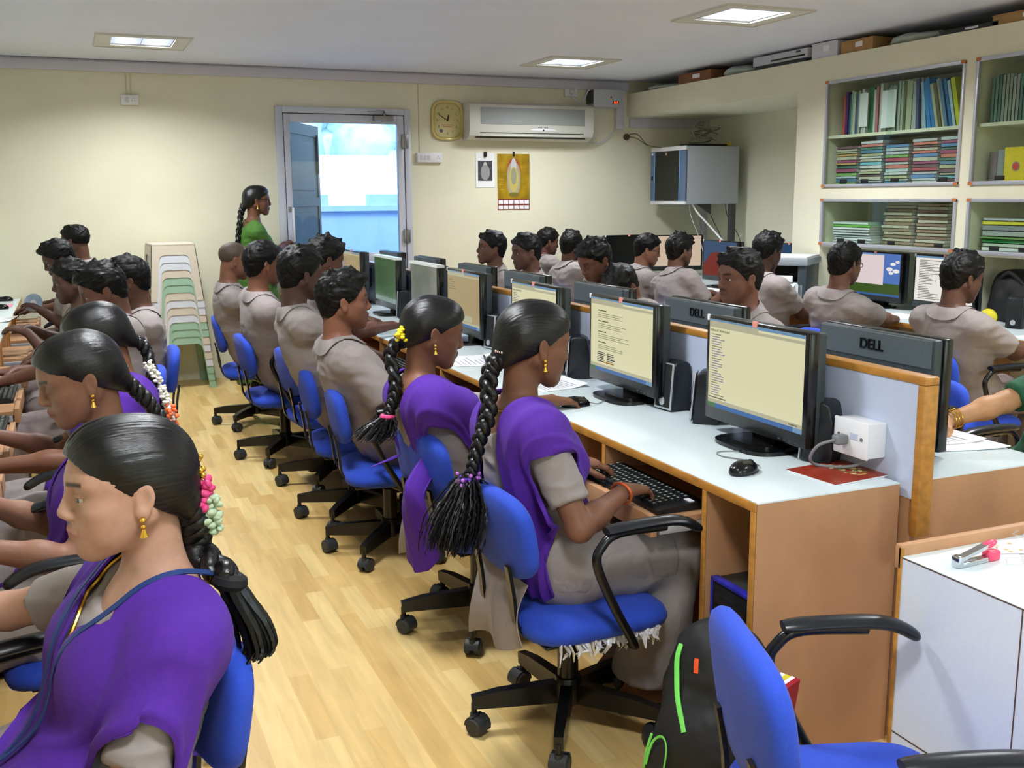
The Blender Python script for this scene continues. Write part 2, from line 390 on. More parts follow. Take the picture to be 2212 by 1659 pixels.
tag(pc.obj('parapet_coping', [M_out, M_outw], None, 0), 'pale concrete coping blocks on the terrace parapet outside the glass door', 'coping')
struct('terrain_far_ground', MB().box(-30, 40, 11.3, 80, -4.2, -4), M_outw)
fw = MB(); fw.box(-10, 25, 24, 24.4, -4, 2.46); tag(fw.obj('boundary_wall', M_outw, None, 0), 'bright whitewashed wall seen far outside through the door glass', 'wall')
M_leaf = mat('pale_tree_leaves', (196, 214, 200), .7, noise=.35, scale=1.2)  # leaves made near white: the outdoor glare is put into their colour
def tree(x, y, z, s, label):
    o = thing('leafy_tree', label, 'tree', (x, y, -4), 0, 'trees beyond the white wall')
    MB().tube([(0, 0, 0), (.1, 0, 2), (0, .1, z+3)], [.25, .2, .12], 8).obj('trunk', mat('bark', (96, 78, 62), .9), o)
    cr = MB(); rr = random.Random(int(x*10))
    for k in range(16):
        q = Vector((rr.uniform(-1, 1), rr.uniform(-1, 1), rr.uniform(-.7, .9)))*s
        cr.ball((q.x, q.y, z+4+q.z), s*.45, s*.45, s*.4, 10, 7)
    co = cr.obj('crown', M_leaf, o)
    me = co.data; a = np.empty(len(me.vertices)*3, 'f'); me.vertices.foreach_get('co', a); a = a.reshape(-1, 3)
    a += RNG.normal(0, .12, a.shape); me.vertices.foreach_set('co', a.ravel())
tree(3.4, 30, 3.4, 2.5, 'pale leafy tree beyond the white wall, left in the door glass'); tree(9.6, 33, 3.4, 2.5, 'pale leafy tree beyond the white wall, right in the door glass')

# ------------------------------------------------------------------ world and camera
wd = bpy.data.worlds.new('sky'); SC.world = wd; wd.use_nodes = True; t = NT(wd)
sk = t.new('ShaderNodeTexSky'); sk.sky_type = 'NISHITA'; sk.sun_elevation = R(52); sk.sun_rotation = R(200); sk.sun_disc = False; sk.air_density = 1.2; sk.dust_density = 2.5
t.link(sk.outputs['Color'], t.n['Background'].inputs['Color']); t.n['Background'].inputs['Strength'].default_value = SKY_W
cd = bpy.data.cameras.new('camera'); cam = bpy.data.objects.new('camera', cd); COL.objects.link(cam); SC.camera = cam
cd.sensor_fit = 'HORIZONTAL'; cd.sensor_width = 36; cd.lens = 36*2227.3/2212; cd.clip_start = .05; cd.clip_end = 300
yaw, pit, rol = .39958, .1801, -.00657
f = Vector((math.sin(yaw)*math.cos(pit), math.cos(yaw)*math.cos(pit), -math.sin(pit))); r = Vector((math.cos(yaw), -math.sin(yaw), 0)); u = r.cross(f)
r2 = r*math.cos(rol)+u*math.sin(rol); u2 = -r*math.sin(rol)+u*math.cos(rol)
cam.matrix_world = axes((0, 0, 1.5), r2, u2, -f)
SC.view_settings.view_transform = 'Standard'; SC.view_settings.look = 'None'; SC.view_settings.gamma = 1; SC.view_settings.exposure = EXPO
SC.cycles.use_denoising = True; SC.cycles.max_bounces = 8; SC.cycles.sample_clamp_indirect = 6; SC.cycles.caustics_reflective = False; SC.cycles.caustics_refractive = False
# ------------------------------------------------------------------ materials of the furniture
M_blue = mat('blue_upholstery', (34, 70, 186), .85, noise=.10, scale=220, bump=.25, bscale=900, sheen=.06)
M_metal = mat('black_enamel', (15, 15, 16), .28)
M_pad = mat('black_armrest_plastic', (20, 24, 30), .3)
M_cast = mat('caster_plastic', (46, 48, 50), .5)
M_lam = mat('pale_blue_laminate', (214, 228, 232), .3, noise=.015, scale=200)
M_lamv = mat('lavender_laminate', (190, 200, 224), .4, noise=.02, scale=120)
M_ply = mat('worn_plywood', (184, 138, 100), .5, noise=.16, scale=5, stretch=(1, 1, .6))
M_lip = mat('varnished_wood_lip', (176, 122, 52), .35, noise=.22, scale=14, stretch=(3, 1, 3))
M_lipp = mat('pale_wood_lip', (205, 160, 110), .45, noise=.12, scale=16)
M_silver = mat('silver_plastic', (188, 192, 198), .3, metal=.5)
M_paper = mat('white_paper', (240, 240, 244), .8)
M_cord = mat('grey_cord', (120, 122, 126), .5)
M_blackcord = mat('black_cord', (18, 18, 20), .5)

def sx(pts, n): return pts
def cushion(w, h, t, ex, curve=0, n=40, dome=.35):
    """rounded pad lying in local yz (width along y, height along z, thickness along x)"""
    mb = MB(); out = []
    for k in range(n):
        a = 2*PI*k/n; c, s_ = math.cos(a), math.sin(a)
        out.append((math.copysign(abs(c)**(2/ex), c)*w/2, math.copysign(abs(s_)**(2/ex), s_)*h/2))
    rings = [(.0, t*.5), (.45, t*.5), (.75, t*.46), (.90, t*.38), (.97, t*.24), (1, t*.05), (1, -t*.08), (.975, -t*.28), (.9, -t*.40), (.6, -t*.48), (0, -t*.5)]
    vs = []
    for s_, x in rings:
        for y, z in out: vs.append((x*(1 if s_ else 1)+curve*((y*s_)**2), y*s_, z*s_))
    fs = []
    for i in range(len(rings)-1):
        for k in range(n): fs.append((i*n+k, i*n+(k+1) % n, (i+1)*n+(k+1) % n, (i+1)*n+k))
    mb.add(vs, fs); return mb
def make_chair(label, arms=True, seat_z=.40, group='blue typist chairs'):
    o = thing('typist_chair', label, 'office chair', (0, 0, 0), 0, group)
    for k in range(5):
        a = R(20+72*k); d = Vector((math.cos(a), math.sin(a), 0))
        l = MB(); l.rect([d*.03+V(0, 0, .105), d*.20+V(0, 0, .10), d*.278+V(0, 0, .093)], [.034, .03, .026], [.062, .05, .036]); l.cyl(d*.272+V(0, 0, .09), d*.272+V(0, 0, .055), .009, n=8)
        l.obj('leg', M_metal, o, 30)
        c = MB(); q = d*.272; ang = a+R(60+37*k); e = Vector((math.cos(ang), math.sin(ang), 0)); p = e.cross(V(0, 0, 1))
        q = q+e*.012
        for s_ in (-1, 1):
            m_ = q+p*(.016*s_)
            Mx = axes((m_.x, m_.y, .0265), e, V(0, 0, 1), p)
            c.lathe([(.012, -.011), (.022, -.011), (.0262, -.007), (.0262, .007), (.022, .011), (.012, .011)], 18, Mx)
        hood = []
        for i in range(9):
            b = R(-20+25*i); hood.append(q+e*(math.cos(b)*.029)+V(0, 0, .0265+math.sin(b)*.029))
        c.rect(hood, .046, .004, up=p.cross(V(0, 0, 1))); c.cyl(q-e*.012+V(0, 0, .035), q-e*.012+V(0, 0, .06), .012, n=10)
        c.obj('caster', M_cast, o, 40)
    col = MB(); col.lathe([(.038, .072), (.042, .078), (.042, .132), (.036, .15), (.03, .152), (.03, seat_z-.12), (.02, seat_z-.12), (.02, seat_z-.075)], 20); col.obj('gas_column', M_metal, o, 40)
    m_ = MB(); m_.rbox(-.13, .13, -.07, .07, seat_z-.09, seat_z-.062, .008); m_.rbox(-.17, .17, -.19, .19, seat_z-.066, seat_z-.056, .004); m_.cyl((.0, .07, seat_z-.08), (.02, .22, seat_z-.085), .006, n=8); m_.obj('mechanism', M_metal, o, 40)
    s = cushion(.45, .44, .075, 4.5)
    M = axes((.015, 0, seat_z-.03), (0, 0, 1), (0, 1, 0), (-1, 0, 0)); s.v = [tuple(M @ Vector(v)+(V(0, 0, -.55*max(0, (M @ Vector(v)).x-.15)**1.6) if True else 0)) for v in s.v]
    s.obj('seat', M_blue, o, 60)
    b = cushion(.37, .24, .060, 3.2, curve=.35)
    Mb = axes((-.215, 0, .622), V(.985, 0, .17), (0, 1, 0), V(-.17, 0, .985)); b.v = [tuple(Mb @ Vector(v)) for v in b.v]
    b.obj('backrest', M_blue, o, 60)
    for y in (-.1, .1):
        k = MB(); k.rect(smooth_path([(-.05, y*.9, seat_z-.07), (-.16, y*.95, seat_z-.066), (-.21, y, seat_z-.02), (-.222, y, seat_z+.06), (-.232, y, .52), (-.238, y, .55)], 5), .022, .010, up=(1, 0, 0)); k.obj('back_support', M_metal, o, 50)
    if arms:
        for y in (-1, 1):
            k = MB(); pth = smooth_path([(-.02, y*.12, seat_z-.07), (.02, y*.22, seat_z-.072), (.0, y*.262, seat_z-.045), (-.06, y*.266, seat_z+.06), (-.115, y*.268, seat_z+.185), (-.10, y*.268, seat_z+.235), (-.05, y*.268, seat_z+.262), (.09, y*.268, seat_z+.26)], 6)
            k.tube(pth, .0125, 10); ar = k.obj('armrest', M_metal, o, 60)
            p_ = MB(); pts = smooth_path([(-.09, y*.268, seat_z+.272), (0, y*.268, seat_z+.276), (.10, y*.268, seat_z+.274), (.155, y*.268, seat_z+.262), (.20, y*.268, seat_z+.236)], 5)
            p_.tube(pts, [.02, .023]+[.025]*(len(pts)-5)+[.024, .021, .013], 12, flat=.55, up=(0, 0, 1)); p_.obj('arm_pad', M_pad, ar, 50)
    return o

# ------------------------------------------------------------------ computer things
def emi(name, c, s): return mat('screen_'+name, (8, 8, 8), .3, emit=c, estr=s)
E_page = emi('cream_page', (240, 236, 192), .88); E_text = emi('text_grey', (150, 148, 128), .5); E_dark = emi('heading_dark', (50, 46, 50), .2); E_link = emi('link_violet', (150, 140, 196), .6)
E_bar = emi('toolbar', (216, 212, 178), .7); E_blue = emi('taskbar_blue', (70, 130, 205), .6); E_lblue = emi('title_blue', (130, 175, 214), .7); E_green = emi('start_green', (96, 160, 90), .5); E_white = emi('white', (250, 246, 240), .95)
E_pink = emi('pink_window', (244, 226, 228), .9); E_sky = emi('wallpaper_sky', (96, 140, 226), .7); E_hill = emi('wallpaper_grass', (86, 120, 44), .5); E_red = emi('red_rock', (176, 52, 40), .4); E_dblue = emi('deep_sky', (60, 100, 150), .5); E_beige = emi('beige_page', (236, 210, 184), .8); E_tan = emi('tan_page', (214, 190, 140), .62); E_or = emi('orange_logo', (230, 160, 60), .6)
M_off = mat('dark_glossy_screen', (14, 17, 17), .12)
M_offgrey = mat('grey_plastic_film', (112, 118, 112), .16, coat=.6, bump=.15, bscale=14, noise=.25, scale=5)  # plastic film over a dark screen, its grey reflection painted as base colour
M_offgreen = mat('green_tinted_film', (72, 98, 78), .14, coat=.6, bump=.15, bscale=14, noise=.4, scale=4)  # same film, the greenish reflection painted into its mottled colour
SW, SH = .474, .284
def screen_ui(kind, parent, M):
    u = MB(); L = [E_page, E_text, E_dark, E_link, E_bar, E_blue, E_lblue, E_green, E_white, E_pink, E_sky, E_hill, E_red, E_dblue, E_beige, E_tan, E_or]
    ix = {m: i for i, m in enumerate(L)}; W, H = SW/2, SH/2
    def q(m, x0, x1, y0, y1, z): u.cur = ix[m]; u.add([M @ Vector(p) for p in ((x0, y0, z), (x1, y0, z), (x1, y1, z), (x0, y1, z))], [(0, 1, 2, 3)])
    rr = random.Random(hash(kind) % 97 if False else len(kind)*13)
    def base(m): q(m, -W, W, -H, H, 0)
    def chrome(page):
        base(page); q(E_lblue, -W, W, H-.010, H, .0004); q(E_bar, -W, .02, H-.020, H-.006, .0006); q(E_bar, -W, W, H-.026, H-.017, .0005)
        q(E_blue, -W, W, -H, -H+.014, .0004); q(E_green, -W, -W+.04, -H, -H+.014, .0006); q(E_bar, -W, W, -H+.014, -H+.026, .0004)
        q(E_lblue, W-.04, W, -H, -H+.014, .0006)
    if kind == 'index':
        chrome(E_page)
        for i in range(26): q(E_link if i % 5 else E_text, -W+.016, -W+.016+rr.uniform(.03, .075), H-.0495-i*.0078, H-.0470-i*.0078, .0005); q(E_text, -W+.008, -W+.011, H-.049-i*.0078, H-.047-i*.0078, .0005)
        q(E_text, -W+.004, -W+.10, -H+.030, -H+.034, .0005); q(E_text, W-.06, W-.02, -H+.018, -H+.022, .0006)
    elif kind == 'doc':
        chrome(E_page); y = H-.05
        for blk in range(4):
            q(E_dark, -W+.06, -W+.06+rr.uniform(.06, .10), y, y+.003, .0005); y -= .010
            for i in range(3): q(E_text, -W+.06, -W+.06+rr.uniform(.15, .26), y, y+.0018, .0005); y -= .007
            y -= .010
        for c in range(2):
            for i in range(6): q(E_dark if i % 2 else E_text, -W+.055+c*.08, -W+.055+c*.08+rr.uniform(.045, .07), y-i*.007, y-i*.007+.004, .0005)
        q(E_or, -W+.11, -W+.19, -H+.034, -H+.039, .0005)
    elif kind == 'tan':
        chrome(E_tan)
        for i in range(5): q(E_text, -W+.02, -W+.02+rr.uniform(.05, .16), H-.05-i*.012, H-.047-i*.012, .0005)
        q(E_bar, -.02, .13, -H+.03, -H+.06, .0005)
    elif kind == 'list':
        base(E_white)
        for i in range(24): q(E_text, -W+.03, -W+.03+rr.uniform(.06, .2), H-.03-i*.0105, H-.026-i*.0105, .0005)
        q(E_lblue, -W, W, H-.012, H, .0004)
    elif kind == 'xp':
        base(E_sky); q(E_hill, -W, W, -H+.014, -H+.085, .0003); q(E_blue, -W, W, -H, -H+.014, .0004); q(E_pink, -W, .085, -H+.075, H-.012, .0006); q(E_lblue, -W, .085, H-.012, H-.004, .0006)
        for cx, cy, s in ((.14, .04, .03), (.17, .075, .025), (.20, .03, .03), (.155, .015, .022), (.21, .09, .02)):
            u.cur = ix[E_white]; u.add([M @ Vector((min(W, cx+s*math.cos(2*PI*k/14)), cy+s*.45*math.sin(2*PI*k/14), .0005)) for k in range(14)], [tuple(range(14))])
    elif kind == 'red':
        base(E_dblue); pts = [(-W, -H), (W, -H), (W, .02)]+[(W*math.cos(a)*.95, -.03+.085*math.sin(a)) for a in np.linspace(.3, 2.2, 12)]+[(-W, -.06)]
        u.cur = ix[E_red]; u.add([M @ Vector((x, y, .0004)) for x, y in pts], [tuple(range(len(pts)))])
    elif kind == 'blue': base(E_dblue); q(E_lblue, -W, W, -.02, .03, .0003)
    elif kind == 'beige': base(E_beige)
    o = u.obj('screen', L, parent, 0)
    if kind == 'index':
        text_obj('page_heading', 'Index of /download', .0135, E_dark, M @ Matrix.Translation((-W+.004, H-.035, .0006)), o, .0001)
    return o
M_bezel = mat('glossy_black_bezel', (13, 13, 15), .22)
M_back = mat('monitor_back_plastic', (46, 54, 58), .5, noise=.1, scale=300)
M_mesh = mat('vent_grey', (84, 94, 98), .5, noise=.3, scale=700)
M_logo = mat('logo_chrome', (26, 27, 30), .25, metal=.6)
M_tagp = mat('red_sticker', (232, 150, 140), .6)
def make_monitor(label, loc, rz, kind, back=False, group=None, top=1.12, tag_=True, logo=False):
    """loc: base centre on the desk; screen faces local +x"""
    o = thing('computer_monitor', label, 'monitor', loc, rz, group); h = top-loc[2]; z1 = h; z0 = h-.335; zc = z0+.022+.020+SH/2
    b = MB(); b.rbox(.02, .055, -.255, .255, z0, z1, .006)
    bz = b.obj('bezel', M_bezel, o, 40)
    k = MB(); k.rbox(-.012, .022, -.25, .25, z0+.005, z1-.003, .008)
    pts = [(-.19, z0+.05), (.19, z0+.05), (.205, z1-.09), (-.205, z1-.09)]; ins = [(-.11, z0+.08), (.11, z0+.08), (.13, z1-.13), (-.13, z1-.13)]
    k.add([(-.01, y, z) for y, z in pts]+[(-.062, y, z) for y, z in ins], [(0, 1, 5, 4), (1, 2, 6, 5), (2, 3, 7, 6), (3, 0, 4, 7), (4, 5, 6, 7)])
    bk = k.obj('back_housing', M_back, o, 30)
    v = MB(); v.rbox(-.015, -.010, -.24, .24, z1-.088, z1-.006, .002); v.obj('vent_strip', M_mesh, bk, 0)
    v = MB()
    for i in range(10):
        for s_ in (-1, 1): v.box(-.0145, -.011, s_*.225, s_*.185, z0+.05+i*.012, z0+.053+i*.012)
    v.obj('side_vent', M_silver, bk, 0)
    if logo: text_obj('back_lettering', 'DELL', .046, M_logo, axes((-.016, 0, z1-.046), (0, -1, 0), (0, 0, 1), (-1, 0, 0)) , bk, .004, 'CENTER')
    n = MB(); n.rbox(-.035, .012, -.055, .055, .008, z0+.09, .006); n.obj('stand_neck', M_bezel, o, 40)
    pl = [(math.copysign(abs(math.cos(a))**.6, math.cos(a))*.10+.03, math.copysign(abs(math.sin(a))**.6, math.sin(a))*.135) for a in [2*PI*i/28 for i in range(28)]]
    s = MB(); s.prism(pl, .012); s.prism([(x*.7, y*.7) for x, y in pl], .018); s.obj('stand_base', M_bezel, o, 30)
    M = axes((.0556, 0, zc), (0, 1, 0), (0, 0, 1), (1, 0, 0))
    if kind in ('off', 'film', 'green'):
        q = MB(); q.add([M @ Vector(p) for p in ((-SW/2, -SH/2, 0), (SW/2, -SH/2, 0), (SW/2, SH/2, 0), (-SW/2, SH/2, 0))], [(0, 1, 2, 3)])
        q.obj('screen', {'off': M_off, 'film': M_offgrey, 'green': M_offgreen}[kind], o, 0)
        if kind != 'off':
            e = MB(); e.box(.015, .06, -.258, .258, z1-.012, z1+.003); e.obj('film_edge', mat('clear_film_edge', (222, 228, 226), .25), o, 0)
    else: screen_ui(kind, o, M)
    if tag_:
        q = MB(); q.rbox(.05, .0565, -.012, .012, z1-.014, z1+.006, .002); q.obj('red_tab', M_tagp, bz, 0)
        q = MB(); q.rbox(.05, .0563, -.252, -.24, z1-.016, z1+.003, .001); q.obj('white_sticker', M_white, bz, 0)
    q = MB()
    for i in range(4): q.rbox(.05, .0562, .13+i*.025, .142+i*.025, z0+.008, z0+.013, .001)
    q.obj('button', M_back, bz, 0)
    return o
def make_keyboard(label, loc, rz, group='keyboards on the pull-out trays'):
    """long axis along local y, keys facing up, user at -x"""
    o = thing('keyboard', label, 'keyboard', loc, rz, group)
    b = MB(); b.add([(-.075, y, 0) for y in (-.23, .23)]+[(.075, y, 0) for y in (-.23, .23)]+[(-.075, y, .012) for y in (-.23, .23)]+[(.075, y, .024) for y in (-.23, .23)], [(0, 1, 3, 2), (4, 6, 7, 5), (0, 4, 5, 1), (2, 3, 7, 6), (0, 2, 6, 4), (1, 5, 7, 3)])
    bo = b.obj('body', M_black, o, 0)
    k = MB(); lg = MB()
    for r_ in range(6):
        x = -.058+r_*.0195+(.006 if r_ == 5 else 0); z = .012+.012*(x+.075)/.15
        for c in range(21):
            y = .215-c*.0193-(.006 if c > 14 else 0)-(.006 if c > 17 else 0)
            if r_ == 0 and 4 <= c <= 8:
                if c == 4: k.mbox(Matrix.Translation((x, y-.038, z+.004)), .0165, .092, .008)
                continue
            if r_ in (1, 2, 3) and c in (15, 16, 17) and r_ != 3: continue
            k.mbox(Matrix.Translation((x, y, z+.004)), .0165, .0165, .008)
            lg.add([(x-.003, y+.003, z+.0083), (x-.003, y-.003, z+.0083), (x+.004, y-.003, z+.0083), (x+.004, y+.003, z+.0083)], [(0, 1, 2, 3)])
    kk = k.obj('keys', mat('key_plastic', (30, 31, 33), .45), o, 0); lg.obj('key_lettering', mat('key_legend', (150, 165, 150), .6), kk, 0)
    s = MB(); s.box(.035, .05, -.222, -.19, .0215, .0245); s.obj('sticker', M_white, bo, 0)
    return o
def make_mouse(label, loc, rz, cord=None, group='black mice on the desks'):
    o = thing('computer_mouse', label, 'mouse', loc, rz, group)
    m = MB(); n = 20; rings = []
    for i in range(9):
        t = i/8; s = math.sin(math.acos(min(1, t))) if t < 1 else 0; s = (1-t**2.2)**.5 if t < 1 else 0
        rings.append([((math.cos(2*PI*k/n)*.056*s)-.006*t, math.sin(2*PI*k/n)*.031*s*(1-.12*math.cos(2*PI*k/n)), .004+.034*t) for k in range(n)])
    m.add([p for r_ in rings for p in r_], [(i*n+k, i*n+(k+1) % n, (i+1)*n+(k+1) % n, (i+1)*n+k) for i in range(8) for k in range(n)]); m.add([(math.cos(2*PI*k/n)*.055, math.sin(2*PI*k/n)*.03, 0) for k in range(n)]+[(math.cos(2*PI*k/n)*.056, math.sin(2*PI*k/n)*.031, .004) for k in range(n)], [tuple(range(n))]+[(k, (k+1) % n, n+(k+1) % n, n+k) for k in range(n)])
    m.obj('body', mat('mouse_shell', (12, 12, 14), .2), o, 60)
    w_ = MB(); w_.cyl((.03, -.004, .0255), (.03, .004, .0255), .008, n=12); w_.obj('scroll_wheel', M_blackm, o)
    if cord: c = MB(); c.tube(smooth_path(cord, 6), .0018, 6); c.obj('cord', M_cord, o)
    return o
def make_speaker(label, loc, rz, group='desktop loudspeakers', silver=True):
    """front faces local +x"""
    o = thing('desktop_speaker', label, 'speaker', loc, rz, group)
    b = MB(); prof = [(-.045, 0), (.03, 0), (.042, .005), (.03, .165), (.018, .178), (-.018, .18), (-.038, .17), (-.05, .12), (-.052, .03)]
    M = axes((0, .046, 0), (1, 0, 0), (0, 0, 1), (0, -1, 0)); b.prism(prof, .092, M)
    bm = bmesh.new()
    vs = [bm.verts.new(v) for v in b.v]; [bm.faces.new([vs[i] for i in f]) for f in b.f]; bmesh.ops.recalc_face_normals(bm, faces=bm.faces[:])
    bmesh.ops.bevel(bm, geom=bm.edges[:], offset=.008, segments=3, profile=.5, affect='EDGES', clamp_overlap=True)
    MB().bm(bm).obj('cabinet', mat('speaker_shell', (24, 27, 34), .35), o, 40)
    Mf = axes((.043, 0, .09), (0, 1, 0), V(-.074, 0, .997), V(.997, 0, .074))
    f = MB(); f.rbox(-.048, .048, -.084, .084, -.004, .001, .004, 2, Mf)
    if silver: f.obj('silver_rim', M_silver, o, 40)
    g = MB(); g.rbox(-.041, .041, -.077, .08, -.003, .003, .004, 2, Mf); g.obj('grille', mat('grille_cloth', (20, 21, 24), .8, bump=.3, bscale=1500), o, 40)
    k = MB(); k.lathe([(.015, 0), (.015, .004), (.011, .006), (0.001, .006)], 20, Mf @ Matrix.Translation((.0, -.055, .002))); k.obj('volume_knob', M_silver, o, 40)
    return o
def sheets(name, label, cat, corners, z, n=1, curl=.0, m=None, group=None, lines=0, th=.0004):
    """paper lying on a surface; corners in order, xy"""
    mb = MB(); a, b, c, d = [Vector((p[0], p[1], 0)) for p in corners]
    G = []
    for i in range(9):
        row = []
        for j in range(9):
            u, v = i/8, j/8; p = a*(1-u)*(1-v)+b*u*(1-v)+c*u*v+d*(1-u)*v
            row.append((p.x, p.y, z+th*n+curl*(max(0, u-.6)**2*4+.25*max(0, .3-v)**1.5)))
        G.append(row)
    mb.grid(G, max(th*n, .0006)); o = mb.obj(name, m or M_paper, None, 40); tag(o, label, cat, group)
    if lines:
        l = MB()
        for i in range(lines):
            u = .12+.76*i/lines
            for v0, v1 in ((.1, .5+.35*random.random()),):
                ps = []
                for u_, v in ((u, v0), (u, v1), (u+.018, v1), (u+.018, v0)):
                    p = a*(1-u_)*(1-v)+b*u_*(1-v)+c*u_*v+d*(1-u_)*v; ps.append((p.x, p.y, z+th*n+max(th*n, .0006)/2+.0006+curl*(max(0, u_-.6)**2*4+.25*max(0, .3-v)**1.5)))
                l.add(ps, [(0, 1, 2, 3)])
        l.obj('printed_lines', mat('print_grey', (150, 150, 160), .8), o, 0)
    return o
# ------------------------------------------------------------------ signed-distance bodies
F32 = np.float32
def axis(lo, hi, fine, hf, hc):
    """grid coordinates: step hf inside the fine ranges, hc outside (graded)"""
    out = [lo]; x = lo
    while x < hi:
        d = min([max(a-x, 0, x-b) for a, b in fine] or [9]); x += min(hc, hf+d*.35) if d > 0 else hf; out.append(x)
    return np.array(out, F32)
class Field:
    def __init__(s, xs, ys, zs): s.a = (xs, ys, zs); s.D = np.full((len(xs), len(ys), len(zs)), 1, F32)
    def block(s, lo, hi, m):
        ix = []
        for k in range(3):
            i0 = max(0, int(np.searchsorted(s.a[k], lo[k]-m))-1); i1 = min(len(s.a[k]), int(np.searchsorted(s.a[k], hi[k]+m))+1)
            if i1 <= i0: return None
            ix.append(slice(i0, i1))
        return tuple(ix)
    def pts(s, ix): return (s.a[0][ix[0]][:, None, None], s.a[1][ix[1]][None, :, None], s.a[2][ix[2]][None, None, :])
    def add(s, prim, k=.02, infl=0):
        lo, hi, fn = prim; ix = s.block(np.asarray(lo)-infl, np.asarray(hi)+infl, k+.03)
        if ix is None: return
        d = (fn(*s.pts(ix))-infl).astype(F32); A = s.D[ix]
        if k > 0:
            h = np.maximum(k-np.abs(A-d), 0)/k; s.D[ix] = np.minimum(A, d)-h*h*k*.25
        else: s.D[ix] = np.minimum(A, d)
    def sub(s, prim, k=.01):
        lo, hi, fn = prim; ix = s.block(lo, hi, k+.03)
        if ix is None: return
        d = -fn(*s.pts(ix)).astype(F32); A = s.D[ix]; h = np.maximum(k-np.abs(A-d), 0)/k; s.D[ix] = np.maximum(A, d)+h*h*k*.25
    def cut(s, n, p):
        """keep the side where dot(x-p, n) < 0"""
        X, Y, Z = s.pts((slice(None),)*3); s.D = np.maximum(s.D, ((X-p[0])*n[0]+(Y-p[1])*n[1]+(Z-p[2])*n[2]).astype(F32))
    def sample(s, P):
        P = np.asarray(P, F32); idx = []; fr = []
        for k in range(3):
            a = s.a[k]; i = np.clip(np.searchsorted(a, P[:, k])-1, 0, len(a)-2); idx.append(i); fr.append(np.clip((P[:, k]-a[i])/(a[i+1]-a[i]), 0, 1))
        r = 0
        for c in range(8):
            w = 1; j = []
            for k in range(3):
                b = (c >> k) & 1; j.append(idx[k]+b); w = w*(fr[k] if b else 1-fr[k])
            r = r+w*s.D[j[0], j[1], j[2]]
        return r
    def grad(s, P, e=.006):
        g = np.stack([s.sample(P+np.eye(3, dtype=F32)[k]*e)-s.sample(P-np.eye(3, dtype=F32)[k]*e) for k in range(3)], 1)
        return g/np.maximum(np.linalg.norm(g, axis=1, keepdims=True), 1e-6)
    def push(s, P, off, it=7, pull=0):
        P = np.array(P, F32)
        for _ in range(it):
            d = s.sample(P); g = s.grad(P); m = np.where(d < pull, off-d, np.maximum(off-d, 0)); m = np.clip(m, -.03, .03); P = P+g*m[:, None]
        return P
    def nets(s):
        D = s.D; S = D < 0
        c = np.zeros(tuple(n-1 for n in D.shape), np.int8)
        for a in (0, 1):
            for b in (0, 1):
                for e in (0, 1): c += S[a:a+c.shape[0], b:b+c.shape[1], e:e+c.shape[2]]
        act = (c > 0) & (c < 8); I = np.argwhere(act)
        if len(I) == 0: return np.zeros((0, 3)), np.zeros((0, 4), int)
        num = np.full(act.shape, -1, np.int32); num[act] = np.arange(len(I))
        co = {}
        for q in range(8): co[q] = D[I[:, 0]+(q & 1), I[:, 1]+((q >> 1) & 1), I[:, 2]+((q >> 2) & 1)]
        acc = np.zeros((len(I), 3)); cnt = np.zeros(len(I))
        for q in range(8):
            for ax in range(3):
                if q & (1 << ax): continue
                p = q | (1 << ax); x = (co[q] < 0) != (co[p] < 0); t = co[q]/np.where(x, co[q]-co[p], 1)
                off = np.array([(q >> k) & 1 for k in range(3)], float)
                v = np.repeat(off[None], len(I), 0); v[:, ax] = t; acc += np.where(x[:, None], v, 0); cnt += x
        f = acc/cnt[:, None]; Vv = np.zeros((len(I), 3))
        for k in range(3): a = s.a[k]; Vv[:, k] = a[I[:, k]]+f[:, k]*(a[I[:, k]+1]-a[I[:, k]])
        quads = []
        for ax in range(3):
            o = [k for k in range(3) if k != ax]
            sl0 = [slice(None)]*3; sl1 = [slice(None)]*3; sl0[ax] = slice(0, -1); sl1[ax] = slice(1, None)
            for k in o: sl0[k] = slice(1, -1); sl1[k] = slice(1, -1)
            A = S[tuple(sl0)]; B = S[tuple(sl1)]; E = np.argwhere(A != B)
            if len(E) == 0: continue
            flip = A[tuple(E.T)]; E = E.copy(); E[:, o[0]] += 1; E[:, o[1]] += 1
            def nn(da, db): J = E.copy(); J[:, o[0]] += da; J[:, o[1]] += db; return num[J[:, 0], J[:, 1], J[:, 2]]
            Q = np.stack([nn(-1, -1), nn(0, -1), nn(0, 0), nn(-1, 0)], 1)
            if ax == 1: flip = ~flip
            Q[~flip] = Q[~flip][:, ::-1]; quads.append(Q)
        return Vv, np.concatenate(quads)
def cone(a, b, ra, rb, cut=None, sq=None):
    a = np.asarray(a, F32); b = np.asarray(b, F32); ab = b-a; L = max(float(ab@ab), 1e-9); r = max(ra, rb)
    def fn(X, Y, Z):
        x, y, z = X-a[0], Y-a[1], Z-a[2]; t = np.clip((x*ab[0]+y*ab[1]+z*ab[2])/L, 0, 1)
        d = np.sqrt((x-ab[0]*t)**2+(y-ab[1]*t)**2+(z-ab[2]*t)**2)-(ra+(rb-ra)*t)
        if cut is not None: d = np.maximum(d, (X-cut[0][0])*cut[1][0]+(Y-cut[0][1])*cut[1][1]+(Z-cut[0][2])*cut[1][2])
        return d
    return np.minimum(a, b)-r, np.maximum(a, b)+r, fn
